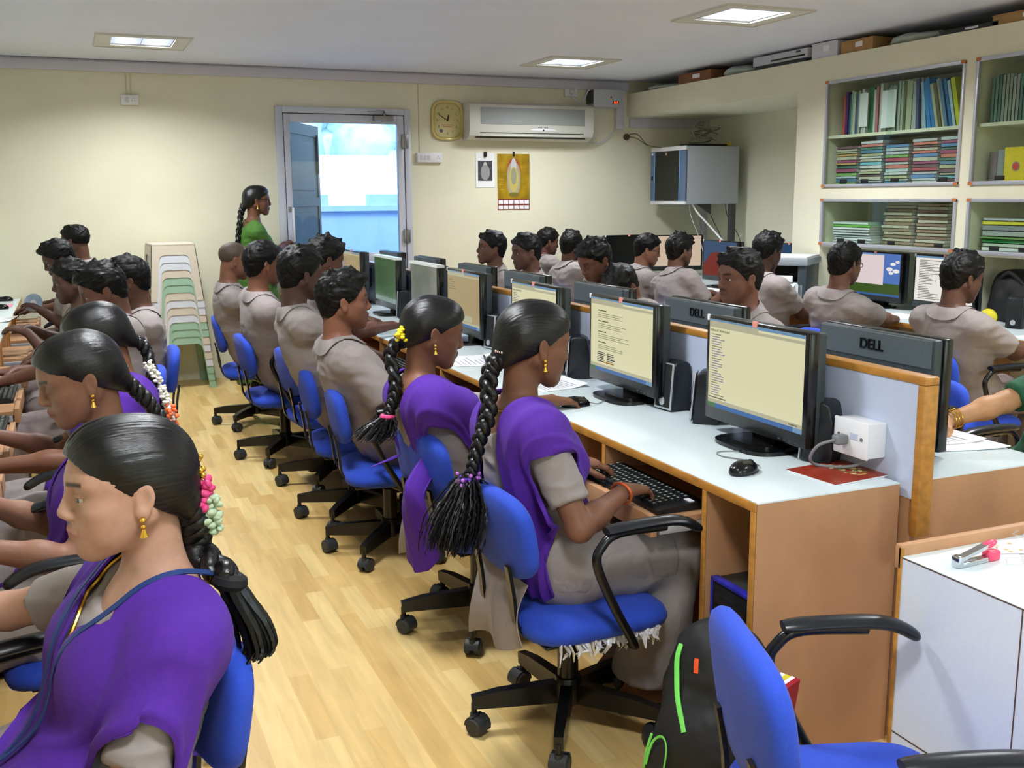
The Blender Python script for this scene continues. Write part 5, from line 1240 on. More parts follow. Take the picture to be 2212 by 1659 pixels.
# ------------------------------------------------------------------ back wall
def aircon():
    o = thing('air_conditioner', 'white split air conditioner high on the back wall', 'air conditioner', (3.91, YB, 2.16)); w_ = .61; m = mat('ac_shell', (206, 206, 198), .45); g = mat('ac_grille', (150, 156, 156), .6)
    M = axes((-w_, 0, 0), (0, -1, 0), (0, 0, 1), (1, 0, 0)); b = MB(); b.prism([(0, .16), (.14, .16), (.185, .14), (.195, .09), (.195, -.085), (.17, -.13), (.10, -.165), (0, -.165)], 2*w_, M); b.obj('shell', m, o, 30)
    MB().rbox(-w_+.10, w_-.09, -.199, -.193, -.03, .115, .003).obj('intake_grille', g, o, 30)
    q = MB()
    for k in range(24): q.box(-w_+.105, w_-.095, -.2005, -.199, -.025+k*.0058, -.0225+k*.0058)
    q.obj('grille_lines', mat('ac_line', (176, 180, 178), .6), o, 0)
    q = MB(); q.add([(-w_+.10, -.1885, -.100), (w_-.10, -.1885, -.100), (w_-.06, -.150, -.148), (-w_+.06, -.150, -.148)], [(0, 1, 2, 3)]); q.obj('air_outlet', mat('ac_outlet', (52, 50, 48), .6), o, 0)
    q = MB(); q.mbox(Matrix.Translation((0, -.176, -.124)) @ Matrix.Rotation(R(-50), 4, 'X'), 2*w_-.24, .004, .02); q.obj('louvre', m, o, 0)
    MB().ball((.10, -.196, -.072), .13, .004, .012).obj('display_oval', M_white, o); MB().ball((.10, -.2, -.075), .007).obj('sensor', M_blackm, o)
    q = MB()
    for k in range(5): q.box(.05+k*.02, .064+k*.02, -.1965, -.195, -.056, -.045) if k != 2 else None
    q.obj('maker_lettering', mat('ac_print', (110, 112, 112), .5), o, 0)
    MB().tube(smooth_path([(w_-.02, -.05, -.16), (w_+.14, -.03, -.17), (w_+.26, -.03, -.10), (w_+.33, -.03, .0), (w_+.36, -.035, .12)], 8), .006, 6).obj('power_cable', M_trunk, o)
aircon()
def clock():
    o = thing('wall_clock', 'gold-rimmed rounded wall clock beside the air conditioner', 'clock', (3.155, YB-.001, 2.166)); M = axes((0, 0, 0), (1, 0, 0), (0, 0, 1), (0, -1, 0))
    def sq(w_, h_, e, n=40): return [(math.copysign(abs(math.cos(a))**(2/e), math.cos(a))*w_, math.copysign(abs(math.sin(a))**(2/e), math.sin(a))*h_) for a in [2*PI*k/n for k in range(n)]]
    gm = mat('clock_gold', (206, 190, 124), .3, metal=.45); fm = mat('clock_face', (206, 196, 142), .5); b = MB()
    R1 = [(.155, .172, 0), (.157, .174, .015), (.150, .167, .03), (.138, .155, .032), (.128, .147, .022), (.126, .145, .012)]
    vs = [(x, y, z) for w_, h_, z in R1 for x, y in sq(w_, h_, 3.6)]; n = 40
    b.add([M @ Vector(v) for v in vs], [(i*n+k, i*n+(k+1) % n, (i+1)*n+(k+1) % n, (i+1)*n+k) for i in range(5) for k in range(n)]); b.obj('rim', gm, o, 50)
    MB().prism(sq(.128, .147, 3.2), .012, M).obj('dial', fm, o, 30); ink = mat('clock_ink', (60, 56, 50), .5)
    for h in range(1, 13):
        a = R(90-30*h); x, y = math.cos(a)*.095, math.sin(a)*.112; text_obj('numeral', str(h), .026, ink, M @ Matrix.Translation((x, y-.0, .0125)), o, .0004, 'CENTER')
    q = MB()
    for r_, n_ in ((-.04, 11), (-.054, 8)):
        for k in range(n_): q.mbox(M @ Matrix.Translation((-.005*n_+.01*k+.005, r_, .0124)), .006, .008, .0006)
    q.obj('dial_lettering', mat('clock_red', (190, 70, 50), .5), o, 0)
    q = MB(); q.mbox(M @ Matrix.Translation((.006, .022, .015)) @ Matrix.Rotation(R(-14), 4, 'Z'), .012, .06, .002); q.obj('hour_hand', M_blackm, o, 0)
    q = MB(); q.mbox(M @ Matrix.Translation((-.036, .022, .017)) @ Matrix.Rotation(R(58), 4, 'Z'), .005, .095, .002); q.obj('minute_hand', M_blackm, o, 0)
    MB().lathe([(.016, .012), (.016, .014), (.001, .014)], 16, M @ Matrix.Translation((-.06, -.09, 0))).obj('dial_badge', mat('clock_badge', (90, 92, 120), .4), o, 30)
    MB().rbox(-.028, .028, -.036, -.03, -.166, -.156, .002).obj('rim_plate', mat('clock_plate', (230, 220, 150), .3, metal=.6), o, 30)
clock()
def poster_things():
    o = thing('wall_calendar', 'gold wall calendar with decorated figure and small month tables', 'calendar', (3.795, YB-.002, 1.63)); w_, h_ = .16, .252; M = axes((0, 0, 0), (1, 0, 0), (0, 0, 1), (0, -1, 0))
    gold = mat('foil_gold', (176, 142, 30), .35, metal=.35, noise=.35, scale=9); MB().box(-w_, w_, -.003, 0, -h_, h_).obj('sheet', gold, o, 0)
    def oval(name, x, y, rx, ry, z, m, e=2): q = MB(); q.add([M @ Vector((x+math.copysign(abs(math.cos(a))**(2/e), math.cos(a))*rx, y+math.copysign(abs(math.sin(a))**(2/e), math.sin(a))*ry, z)) for a in [2*PI*k/28 for k in range(28)]], [tuple(range(28))]); q.obj(name, m, o, 0)
    oval('arch', 0, .09, .068, .125, .0034, mat('print_red', (178, 64, 40), .4)); oval('robe', 0, .03, .066, .15, .0038, mat('print_silver', (168, 160, 140), .4), 2.6); oval('crown', 0, .145, .028, .07, .0042, mat('print_pale', (196, 196, 200), .4)); oval('garland', 0, .02, .048, .115, .0046, mat('print_straw', (196, 178, 100), .5)); oval('garland_inner', 0, .05, .028, .075, .005, mat('print_sage', (150, 152, 120), .5)); oval('base', 0, -.115, .052, .02, .0042, mat('print_olive', (120, 110, 40), .5))
    q = MB(); q.box(-w_, w_, -.0036, -.003, -h_, -h_+.10); q.obj('month_band', mat('print_brown', (128, 52, 40), .5), o, 0)
    for r_ in range(2):
        for c_ in range(6): MB().box(-w_+.008+c_*.052, -w_+.052+c_*.052, -.0042, -.0036, -h_+.006+r_*.048, -h_+.038+r_*.048).obj('month_table', M_paper, o, 0)
    for k in range(7): MB().box(-w_+.004, -w_+.06, -.0035, -.003, .20-k*.045, .204-k*.045).obj('foil_glint', mat('foil_bright', (240, 220, 110), .15, metal=.8), o, 0)
    MB().rbox(-.008, .008, -.02, 0, h_-.02, h_+.02, .003).obj('hanging_clip', M_blackm, o, 30)
    p = thing('wall_print', 'small white wall print with grey framed picture left of the calendar', 'picture', (3.514, YB-.002, 1.735)); MB().box(-.091, .091, -.002, 0, -.155, .155).obj('sheet', M_paper, p, 0); MB().box(-.07, .07, -.0026, -.002, -.095, .085).obj('picture_ground', mat('print_dark_grey', (62, 62, 70), .5, noise=.5, scale=40), p, 0)
    for x, y, rx, ry, m in ((0, -.02, .045, .07, (150, 150, 150)), (0, .03, .02, .045, (190, 190, 190)), (0, -.03, .025, .035, (120, 120, 122))):
        q = MB(); q.add([M @ Vector((x+rx*math.cos(a), y+ry*math.sin(a), .003+rx*.005)) for a in [2*PI*k/20 for k in range(20)]], [tuple(range(20))]); q.obj('picture_shape', mat('print_grey%d' % m[0] if False else 'print_tone_'+str(m[0]), m, .5), p, 0)
    MB().rbox(-.012, .012, -.025, 0, .12, .165, .004).obj('hanging_clip', M_blackm, p, 30)
poster_things()
def switch_board(label, x0, x1, z0, z1, n, wires):
    o = thing('switch_board', label, 'switch', ((x0+x1)/2, YB, (z0+z1)/2)); w_, h_ = (x1-x0)/2, (z1-z0)/2
    MB().rbox(-w_, w_, -.035, 0, -h_, h_, .004).obj('box', M_white, o, 40); MB().rbox(-w_+.004, w_-.004, -.04, -.034, -h_+.004, h_-.004, .003).obj('plate', M_white, o, 40)
    for k in range(n): MB().rbox(-w_+.03+k*.032, -w_+.056+k*.032, -.043, -.039, -.02, .02, .002).obj('rocker', M_trunk, o, 30)
    q = MB()
    for dx, dz in ((0, .012), (-.009, -.006), (.009, -.006)): q.cyl((w_-.04+dx, -.0405, dz), (w_-.04+dx, -.039, dz), .003, n=8)
    q.obj('socket_hole', M_blackm, o, 0)
    for dx in wires: MB().box(dx-.003, dx+.003, -.006, 0, h_, 2.476-(z0+z1)/2).obj('wire', mat('wire_cream', (206, 200, 160), .5), o, 0)
switch_board('small white switch box high on the wall at left', .44, .572, 2.227, 2.304, 1, (-.02, .012)); switch_board('white switch board right of the door, below the clock', 2.858, 3.094, 1.797, 1.884, 3, (-.085,))
o = thing('voltage_stabilizer', 'grey stabilizer box with lit red display, above right of the air conditioner', 'stabilizer', (4.70, YB, 2.392)); MB().rbox(-.15, .15, -.14, 0, -.08, .08, .006).obj('case', mat('stabilizer_grey', (182, 184, 190), .45), o, 40); MB().rbox(-.165, -.15, -.13, -.01, -.05, .07, .004).obj('side_vent', M_cast, o, 40); MB().rbox(.05, .11, -.145, -.139, -.05, -.025, .002).obj('display_window', M_blackm, o, 40)
q = MB(); [q.box(.058+k*.016, .066+k*.016, -.1462, -.1455, -.046, -.029) for k in range(3)]; q.obj('display_digits', mat('red_led', (255, 60, 20), .4, emit=(255, 70, 30), estr=3), o, 0); MB().ball((.03, -.14, .01), .008).obj('indicator', mat('indicator_red', (150, 60, 60), .4), o)
o = thing('wall_socket', 'white wall socket with plug and looping lead, left of the stabilizer', 'socket', (4.37, YB, 2.45)); MB().rbox(-.065, .065, -.03, 0, -.045, .045, .004).obj('plate', M_white, o, 40); MB().rbox(-.02, .02, -.06, -.028, -.02, .02, .008).obj('plug', M_trunk, o, 50); MB().tube(smooth_path([(.0, -.05, -.01), (.01, -.05, -.06), (.06, -.06, -.10), (.11, -.06, -.08), (.15, -.07, .0), (.18, -.07, .02)], 8), .007, 8).obj('lead', M_trunk, o)
o = thing('ceiling_rose', 'brown round wire holder with two wires on the back wall, left of the network cabinet', 'wire holder', (4.97, YB, 2.052)); MB().lathe([(.03, 0), (.03, .02), (.018, .03), (.001, .03)], 16, axes((0, 0, 0), (1, 0, 0), (0, 0, 1), (0, -1, 0))).obj('holder', mat('holder_brown', (82, 62, 44), .5), o, 40)
for dz in (0, .02): MB().tube(smooth_path([(.01, -.03, dz), (.08, -.08, -.02+dz*2), (.14, -.2, -.09), (.28, -.35, -.112)], 8), .004, 6).obj('wire', mat('wire_brown', (96, 88, 60), .5), o)
def rack():
    o = thing('network_cabinet', 'grey wall-mounted network cabinet with dark glass door', 'cabinet', (5.2, 8.2, 1.42)); g = mat('cabinet_grey', (176, 180, 190), .5); b = mat('cabinet_blue', (92, 112, 140), .4); H_ = .52; D_ = .57; Y_ = .62
    MB().rbox(.01, D_, 0, Y_, 0, H_, .004).obj('casing', g, o, 30); MB().rbox(-.012, .01, .0, Y_, H_-.035, H_+.004, .006).obj('top_strip', M_white, o, 40); MB().rbox(-.012, .01, .0, Y_, -.004, .025, .006).obj('bottom_strip', M_white, o, 40)
    MB().rbox(-.01, .01, .0, .10, .025, H_-.035, .003).obj('door_stile', b, o, 40); MB().rbox(-.01, .01, Y_-.075, Y_, .025, H_-.035, .003).obj('door_stile', b, o, 40)
    MB().box(-.008, .008, .10, Y_-.075, .025, H_-.035).obj('door_glass', M_off, o, 0)
    for y in (.10, Y_-.08): MB().rbox(-.013, .0, y, y+.008, .025, H_-.035, .002).obj('door_trim', mat('trim_light_blue', (120, 170, 226), .3), o, 30)
    MB().rbox(-.016, -.008, Y_-.045, Y_-.025, .22, .26, .003).obj('lock', M_blackm, o, 30); MB().ball((-.012, Y_-.035, H_-.055), .004, .018, .012).obj('badge', M_white, o); MB().ball((-.01, .34, H_-.06), .004, .008, .014).obj('sticker', mat('sticker_gold', (222, 170, 110), .5), o)
    br = MB(); br.rbox(.49, .55, .0, .04, -.42, 0, .003); br.rbox(.55, .684, .2, .4, .05, .45, .003); br.prism([(.14, 0), (.30, 0), (.30, -.10)], .012, axes((0, .05, 0), (1, 0, 0), (0, 0, 1), (0, -1, 0))); br.obj('wall_bracket', mat('bracket_grey', (64, 66, 70), .5), o, 30)
    c = thing('cable_coil', 'tangled coil of grey-green cable on top of the network cabinet', 'cable', (5.45, 8.32, 1.944), 0); rr = random.Random(9); mb = MB(); pts = []
    for k in range(64): a = k*.62; pts.append((math.cos(a)*(.10+.03*math.sin(k*.7))-.05*math.sin(k*.11), math.sin(a)*(.08+.03*math.cos(k*.5)), .02+.05*(1+math.sin(k*.37))+.0012*k))
    mb.tube(smooth_path(pts, 4), .006, 6); mb.tube(smooth_path([(-.1, -.05, .04), (-.16, -.06, .15), (-.05, -.04, .22), (.0, 0, .2), (-.06, 0, .1)], 8), .006, 6); mb.obj('coil', mat('cable_sage', (118, 118, 92), .5), c)
    tag(MB().rbox(5.26, 5.66, 8.24, 8.42, 1.944, 1.962, .003).obj('equipment_tray', M_blackm), 'flat black tray on top of the network cabinet under the coil', 'tray'); tag(MB().ball((5.72, 8.3, 1.965), .035, .02, .02).obj('yellow_wrapper', mat('wrapper_yellow', (200, 180, 50), .4)), 'small yellow wrapper at the right end on the network cabinet', 'wrapper')
rack()
# loft clutter under the ceiling (a gap of 11 cm)
M_kraft = mat('brown_cardboard', (128, 84, 52), .7, noise=.15, scale=12); M_kraftl = mat('pale_cardboard', (170, 132, 84), .7, noise=.15, scale=12); M_sack = mat('pale_sack_cloth', (176, 186, 176), .8, noise=.1, scale=20); LO = 2.447
def loft_sack(label, y0, y1, h, m=M_sack, name='cloth_bundle'):
    o = thing(name, label, 'bundle', (5.16, (y0+y1)/2, LO), 0, None); L = (y1-y0)/2; f = Field(*[axis(l, h_, [], .012, .012) for l, h_ in ((-.2, .2), (-L-.05, L+.05), (-.01, h+.02))]); f.add(ell((0, 0, h*.4), (.16, L, h*.55)), 0); f.add(ell((0, L*.3, h*.5), (.13, L*.5, h*.45)), .03); f.cut(np.array([0, 0, -1.]), np.array([0, 0, 0])); Vv, Q = f.nets(); np_mesh('cloth', Vv, Q, m, o, disp=.008*vnoise(Vv*22, int(y0*10)))
    MB().tube([(.0, -L*.9, h*.3), (-.05, -L*1.02, h*.25)], [.02, .008], 8).obj('knot', m, o)
def loft_box(label, y0, y1, h, m, name='cardboard_box'):
    o = thing(name, label, 'box', (5.0, (y0+y1)/2, LO), 0, None); w_ = (y1-y0)/2; MB().box(.0, .3, -w_, w_, 0, h-.004).obj('carton', m, o, 0); MB().box(-.004, .304, -w_-.003, w_+.003, h-.006, h).obj('lid', m, o, 0); MB().box(-.0006, .0, -w_*.35, w_*.1, h*.4, h*.8).obj('sticker', M_paper, o, 0)
loft_sack('pale cloth bundle at the far end of the loft', 8.2, 8.75, .05); loft_box('brown cardboard box with small white sticker on the loft', 7.55, 8.05, .085, M_kraft); loft_sack('pale sack on the loft beside the brown box', 7.05, 7.5, .085)
o = thing('old_printer', 'flat white machine with grey slots on the loft', 'machine', (5.0, 6.64, LO)); MB().rbox(0, .32, -.33, .33, .03, .10, .01).obj('housing', mat('machine_white', (198, 202, 210), .45), o, 40); MB().rbox(.01, .32, -.31, .31, 0, .035, .004).obj('base', M_cast, o, 30); MB().rbox(-.003, .01, -.3, .1, .045, .058, .003).obj('paper_slot', M_black, o, 30)
MB().rbox(-.003, .005, -.25, -.2, .075, .09, .002).obj('button', M_cast, o, 30)
loft_box('white upright carton on the loft', 5.99, 6.26, .108, mat('carton_white', (216, 214, 226), .6)); loft_box('brown cardboard box next to the white carton on the loft', 5.64, 5.95, .085, M_kraftl); loft_sack('crumpled pale cloth bundle above the first glass cabinet', 5.1, 5.6, .075)
for k, (y0, y1, h, m) in enumerate(((4.62, 5.06, .03, M_cast), (4.2, 4.66, .06, M_kraftl))): loft_box(['low dark flat box on the loft above the cabinet pillar', 'pale brown flat box at the right end of the loft'][k], y0, y1, h, m)

# ------------------------------------------------------------------ wall unit: frames, glass and contents
M_frame = mat('frame_aluminium', (196, 198, 210), .3, metal=.5); M_tan = mat('orange_corner_tape', (188, 112, 58), .6)
def cab_door(label, y0, y1, z0, z1):
    o = thing('cabinet_glass_door', label, 'glass door', (XB, 0, 0), 0, 'glass doors of the wall unit'); fr = MB(); e = .018
    for a in ((y0, y1, z0-.004, z0+e), (y0, y1, z1-e, z1+.004), (y0, y0+e, z0, z1), (y1-e, y1, z0, z1)): fr.rbox(-.012, .01, *a, .002)
    fr.obj('frame', M_frame, o, 30); ym = (y0+y1)/2
    for k, (a, b) in enumerate(((y0+e, ym+.02), (ym-.02, y1-e))): MB().box(.002+.006*k, .006+.006*k, a, b, z0+e, z1-e).obj('sliding_pane', M_glass, o, 0)
    for y in (y0+.09, ym-.12, ym+.16, y1-.25): MB().rbox(-.004, .003, y, y+.07, z0+.022, z0+.048, .003).obj('finger_pull', M_blackm, o, 30)
    for y, z in ((y0, z0), (y0, z1), (y1, z0), (y1, z1)): MB().box(-.0135, -.012, y-.004 if y == y0 else y-.03, y+.03 if y == y0 else y+.004, z-.005 if z == z0 else z-.014, z+.014 if z == z0 else z+.005).obj('corner_tape', M_tan, o, 0)
for (a, b), n in zip(OP[:2], ('first', 'right-hand')):
    cab_door('sliding glass doors of the %s upper cabinet, black finger pulls' % n, a, b, 1.552, 2.276); cab_door('sliding glass doors of the %s lower cabinet opening' % n, a, b, 1.10 if False else 1.146, 1.466)
def book(name, label, cat, x0, x1, y0, y1, z0, z1, col, group, lean=0, spine='x'):
    """a book or file with cover and page block"""
    o = thing(name, label, cat, ((x0+x1)/2, (y0+y1)/2, z0), 0, group); hx, hy, h = (x1-x0)/2, (y1-y0)/2, z1-z0; cm = mat('cover_%d_%d_%d' % col, col, .55, noise=.08, scale=30); c = MB(); p = MB(); t = .0018
    if spine == 'v': c.box(-hx, -hx+t, -hy, hy, 0, h); c.box(-hx, hx, -hy, -hy+t, 0, h); c.box(-hx, hx, hy-t, hy, 0, h); p.box(-hx+t, hx-.004, -hy+t, hy-t, .003, h-.003)
    else: c.box(-hx, -hx+t, -hy, hy, 0, h); c.box(-hx, hx, -hy, hy, 0, t); c.box(-hx, hx, -hy, hy, h-t, h); p.box(-hx+t, hx-.004, -hy+.003, hy-.003, t, h-t)
    M = Matrix.Rotation(lean, 4, 'X'); c.obj('cover', cm, o, 0, M); p.obj('pages', M_paper, o, 0, M); return o
rr = random.Random(21)
mute = lambda c: tuple(int(v*.72+.28*150) for v in c)
# upright files, top shelf of the first cabinet (left end is the far end)
fc = [(214, 92, 62), (86, 40, 120), (52, 110, 130), (150, 176, 160), (196, 206, 190), (90, 110, 160), (170, 178, 150), (206, 210, 214), (206, 210, 214), (54, 130, 84), (70, 120, 90), (206, 204, 206), (188, 120, 120), (210, 210, 206), (160, 168, 152), (150, 160, 150), (166, 172, 158), (158, 168, 160), (150, 158, 148), (168, 176, 164), (160, 168, 150), (186, 190, 160), (180, 186, 156), (166, 176, 172), (176, 184, 176), (80, 84, 130), (190, 196, 186), (150, 184, 210), (56, 130, 196), (48, 120, 190), (176, 176, 150), (196, 190, 160), (90, 130, 170), (44, 112, 176), (176, 200, 216), (206, 208, 40)]
y = 5.955; n = len(fc)
names = {(214, 92, 62): 'orange', (86, 40, 120): 'purple', (206, 208, 40): 'yellow'}
for i, c_ in enumerate(fc):
    th = .026 if i not in (28, 29, 35) else .034; h = rr.uniform(.265, .305)+(.015 if i > 10 else 0); lean = 0 if i < 25 else -.05*min(i-24, 5)
    hue = names.get(c_) or ('blue' if c_[2] > c_[0]+35 and c_[2] > c_[1]+5 else 'green' if c_[1] > c_[0]+25 else 'pale grey' if min(c_) > 140 else 'dark')
    book('upright_file', '%s file, %s from the left on the top shelf of the first cabinet' % (hue, nth(i+1)), 'file', 5.03+rr.uniform(0, .03), 5.25, y-th, y, 1.9055, 1.9055+h, c_, 'files on the top shelf of the first cabinet', lean, 'v'); y -= th+.0022+(.003 if i > 24 else 0)
tag(MB().box(5.0215, 5.0225, 5.68, 5.76, 1.95, 2.17).obj('loose_sheet', M_paper), 'white loose sheet hanging in front of the files, left of centre', 'paper'); tag(MB().box(5.0235, 5.0245, 5.42, 5.55, 1.93, 2.17).obj('loose_sheet', M_paper), 'larger white loose sheet hanging in front of the files', 'paper')
pal = [(230, 232, 232), (70, 130, 170), (216, 208, 180), (190, 60, 80), (206, 220, 224), (64, 118, 96), (240, 240, 236), (110, 70, 80), (90, 140, 210), (226, 170, 90), (130, 190, 90), (236, 120, 100), (200, 200, 150), (120, 200, 226), (170, 60, 110), (214, 214, 220)]
ys = [6.0, 5.76, 5.52, 5.27, 5.04]
for s_, y1 in enumerate(ys):
    z = 1.531; k = 0; top_ = [1.825, 1.835, 1.815, 1.83, 1.845][s_]
    while z < top_:
        t_ = rr.uniform(.014, .026); c_ = mute(pal[(k*5+s_*3+rr.randrange(3)) % len(pal)]); dy = rr.uniform(-.006, .006); k += 1
        book('stacked_book', 'book, %s from the bottom in the %s stack of the first cabinet' % (nth(k), nth(s_+1)), 'book', 5.035+rr.uniform(0, .015), 5.24, y1-.215+dy, y1-.01+dy, z, z+t_, c_, 'flat books in the first cabinet'); z += t_+.0008
# right-hand upper cabinet
y = 4.665
for i in range(12):
    th = .022; c_ = [(96, 130, 120), (110, 140, 132), (80, 116, 106), (150, 158, 150), (160, 166, 156), (150, 158, 150), (170, 176, 170), (158, 160, 158)][i % 8]
    book('upright_file', 'grey-green file, %s from the left on the top shelf of the right-hand cabinet' % nth(i+1), 'file', 5.04, 5.25, y-th, y, 1.9055, 1.9055+rr.uniform(.25, .28), c_, 'files on the top shelf of the right-hand cabinet', 0, 'v'); y -= th+.003
book('picture_box', 'box with a printed figure at the left in the right-hand cabinet', 'box', 5.06, 5.2, 4.60, 4.665, 1.531, 1.74, (120, 104, 110), 'boxes in the right-hand cabinet', 0, 'v'); book('grey_box_file', 'plain grey box file between the printed box and the yellow booklet', 'box file', 5.05, 5.22, 4.545, 4.595, 1.531, 1.75, (140, 146, 150), 'boxes in the right-hand cabinet', 0, 'v')
yb = book('yellow_booklet', 'bright yellow booklet with round red emblem in the right-hand cabinet', 'booklet', 5.03, 5.045, 4.36, 4.53, 1.531, 1.76, (236, 206, 24), None, 0, 'v'); q = MB(); q.lathe([(.028, 0), (.028, .001), (.001, .001)], 20, axes((-.0082, 0, .12), (0, -1, 0), (0, 0, 1), (-1, 0, 0))); q.obj('emblem_ring', mat('emblem_grey', (150, 150, 140), .5), yb, 0); q = MB(); q.lathe([(.022, 0), (.022, .0016), (.001, .0016)], 20, axes((-.0082, 0, .12), (0, -1, 0), (0, 0, 1), (-1, 0, 0))); q.obj('emblem', mat('emblem_red', (214, 70, 50), .5), yb, 0)
# lower cabinets: paper stacks and notebooks
for s_, (y1, cols, nm, z1, n_) in enumerate(((5.50, ((190, 178, 150), (160, 140, 116), (206, 198, 176), (150, 128, 104)), 'tan notebook', 1.425, 13), (5.20, ((200, 186, 168), (170, 140, 120), (210, 200, 184), (156, 124, 108)), 'brown-edged notebook', 1.44, 14))):
    t_ = (z1-1.147)/n_
    for k in range(n_): dy = rr.uniform(-.014, .014); book('notebook', '%s, %s from the bottom in the %s notebook stack' % (nm, nth(k+1), 'left' if s_ == 0 else 'right'), 'notebook', 5.04+rr.uniform(0, .02), 5.25, y1-.25+dy, y1+dy, 1.1465+k*t_, 1.1465+(k+1)*t_-.001, cols[k % 4], 'notebooks in the lower cabinet')
for k in range(9):
    dy = rr.uniform(-.03, .03); t_ = .017; c_ = [(226, 230, 236), (210, 214, 220), (236, 238, 240), (190, 196, 206)][k % 4] if k != 7 else (120, 190, 80)
    book('paper_bundle', '%s, %s from the bottom of the loose pile at left' % ('green folder' if k == 7 else 'white paper bundle', nth(k+1)), 'papers', 5.02+rr.uniform(0, .02), 5.26, 5.62+dy, 5.98+dy*.4, 1.1465+k*(t_+.001), 1.1465+k*(t_+.001)+t_, c_, 'loose paper pile in the lower cabinet')
for k, (c_, nm, t_) in enumerate((((60, 50, 40), 'dark', .012), ((230, 232, 232), 'white', .022), ((206, 216, 200), 'pale', .02), ((60, 170, 100), 'green', .02), ((120, 160, 90), 'olive green', .014), ((170, 176, 172), 'grey', .03), ((140, 146, 150), 'dark grey', .03), ((226, 216, 60), 'yellow', .022), ((190, 196, 196), 'pale grey', .014))):
    zz = 1.1465+sum((.012, .022, .02, .02, .014, .03, .03, .022, .014)[:k])+k*.003
    book('flat_folder', '%s folder in the flat pile of the right-hand lower cabinet' % nm, 'folder', 5.03+rr.uniform(0, .02), 5.28, 4.30, 4.66+rr.uniform(-.02, .01), zz, zz+t_, c_, 'folders in the right-hand lower cabinet')

# ------------------------------------------------------------------ stack of plastic stools by the back wall
def make_stool(m):
    o = thing('plastic_stool', 'x', 'stool', (0, 0, 0), 0, 'stacked plastic stools'); t = MB(); t.rbox(-.165, .165, -.165, .165, .425, .45, .012); t.obj('seat', m, o, 40)
    arch = [(-.098, 0), (-.098, .28)]+[(-.098+.05*(1-math.cos(R(a_))), .33+.05*math.sin(R(a_))) for a_ in (0, 30, 60, 90)]
    half = [(-.165-.04, 0), (-.165, .43)]
    for a in range(4):
        A = Matrix.Rotation(a*PI/2, 4, 'Z'); q = MB(); out = [(-.205, 0.0), (-.166, .43), (.166, .43), (.205, 0.0), (.150, 0.0)]+[(-x, z) for x, z in ((-.118, .30), (-.112, .33), (-.098, .35), (-.075, .358))]+[(x, z) for x, z in ((-.075, .358), (-.098, .35), (-.112, .33), (-.118, .30))]+[(-.150, 0.0)]
        V_ = [A @ Vector((x, -.166-.039*(1-z/.43)+d, z)) for d in (0, .006) for x, z in out]; m_ = len(out)
        left = [0, 1, 12, 13][:0]
        fr = [(0, 1, 10, 11, 12, 13), (1, 2, 8, 9, 10)[:0] or (1, 2, 8, 9), (1, 9, 10), (2, 3, 4, 5, 6, 7), (2, 7, 8)]
        q.add(V_, [f[::-1] for f in fr]+[tuple(m_+i for i in f) for f in fr]+[(i, (i+1) % m_, m_+(i+1) % m_, m_+i) for i in range(m_)]); q.obj('leg_side', m, o, 0)
    return o
sc = dict(green=mat('stool_green', (150, 184, 158), .4), white=mat('stool_white', (206, 210, 218), .4), cream=mat('stool_cream', (204, 194, 176), .4))
seq = ['green', 'green', 'green', 'white', 'cream', 'white', 'cream', 'green', 'green', 'cream', 'white', 'white', 'cream']
protos = {}; tot = len(seq)
for k, c_ in enumerate(seq):
    lbl = '%s plastic stool, %s of the stack by the back wall' % (c_ if c_ != 'white' else 'whitish', 'bottom' if k == 0 else 'topmost' if k == tot-1 else nth(k+1)+' from the bottom')
    if c_ not in protos: o = protos[c_] = make_stool(sc[c_]); o['label'] = lbl
    else: o = dup(protos[c_], lbl)
    o.location = (.775-.005*k, 8.66, .059*k); o.rotation_euler = (0, 0, R(4))
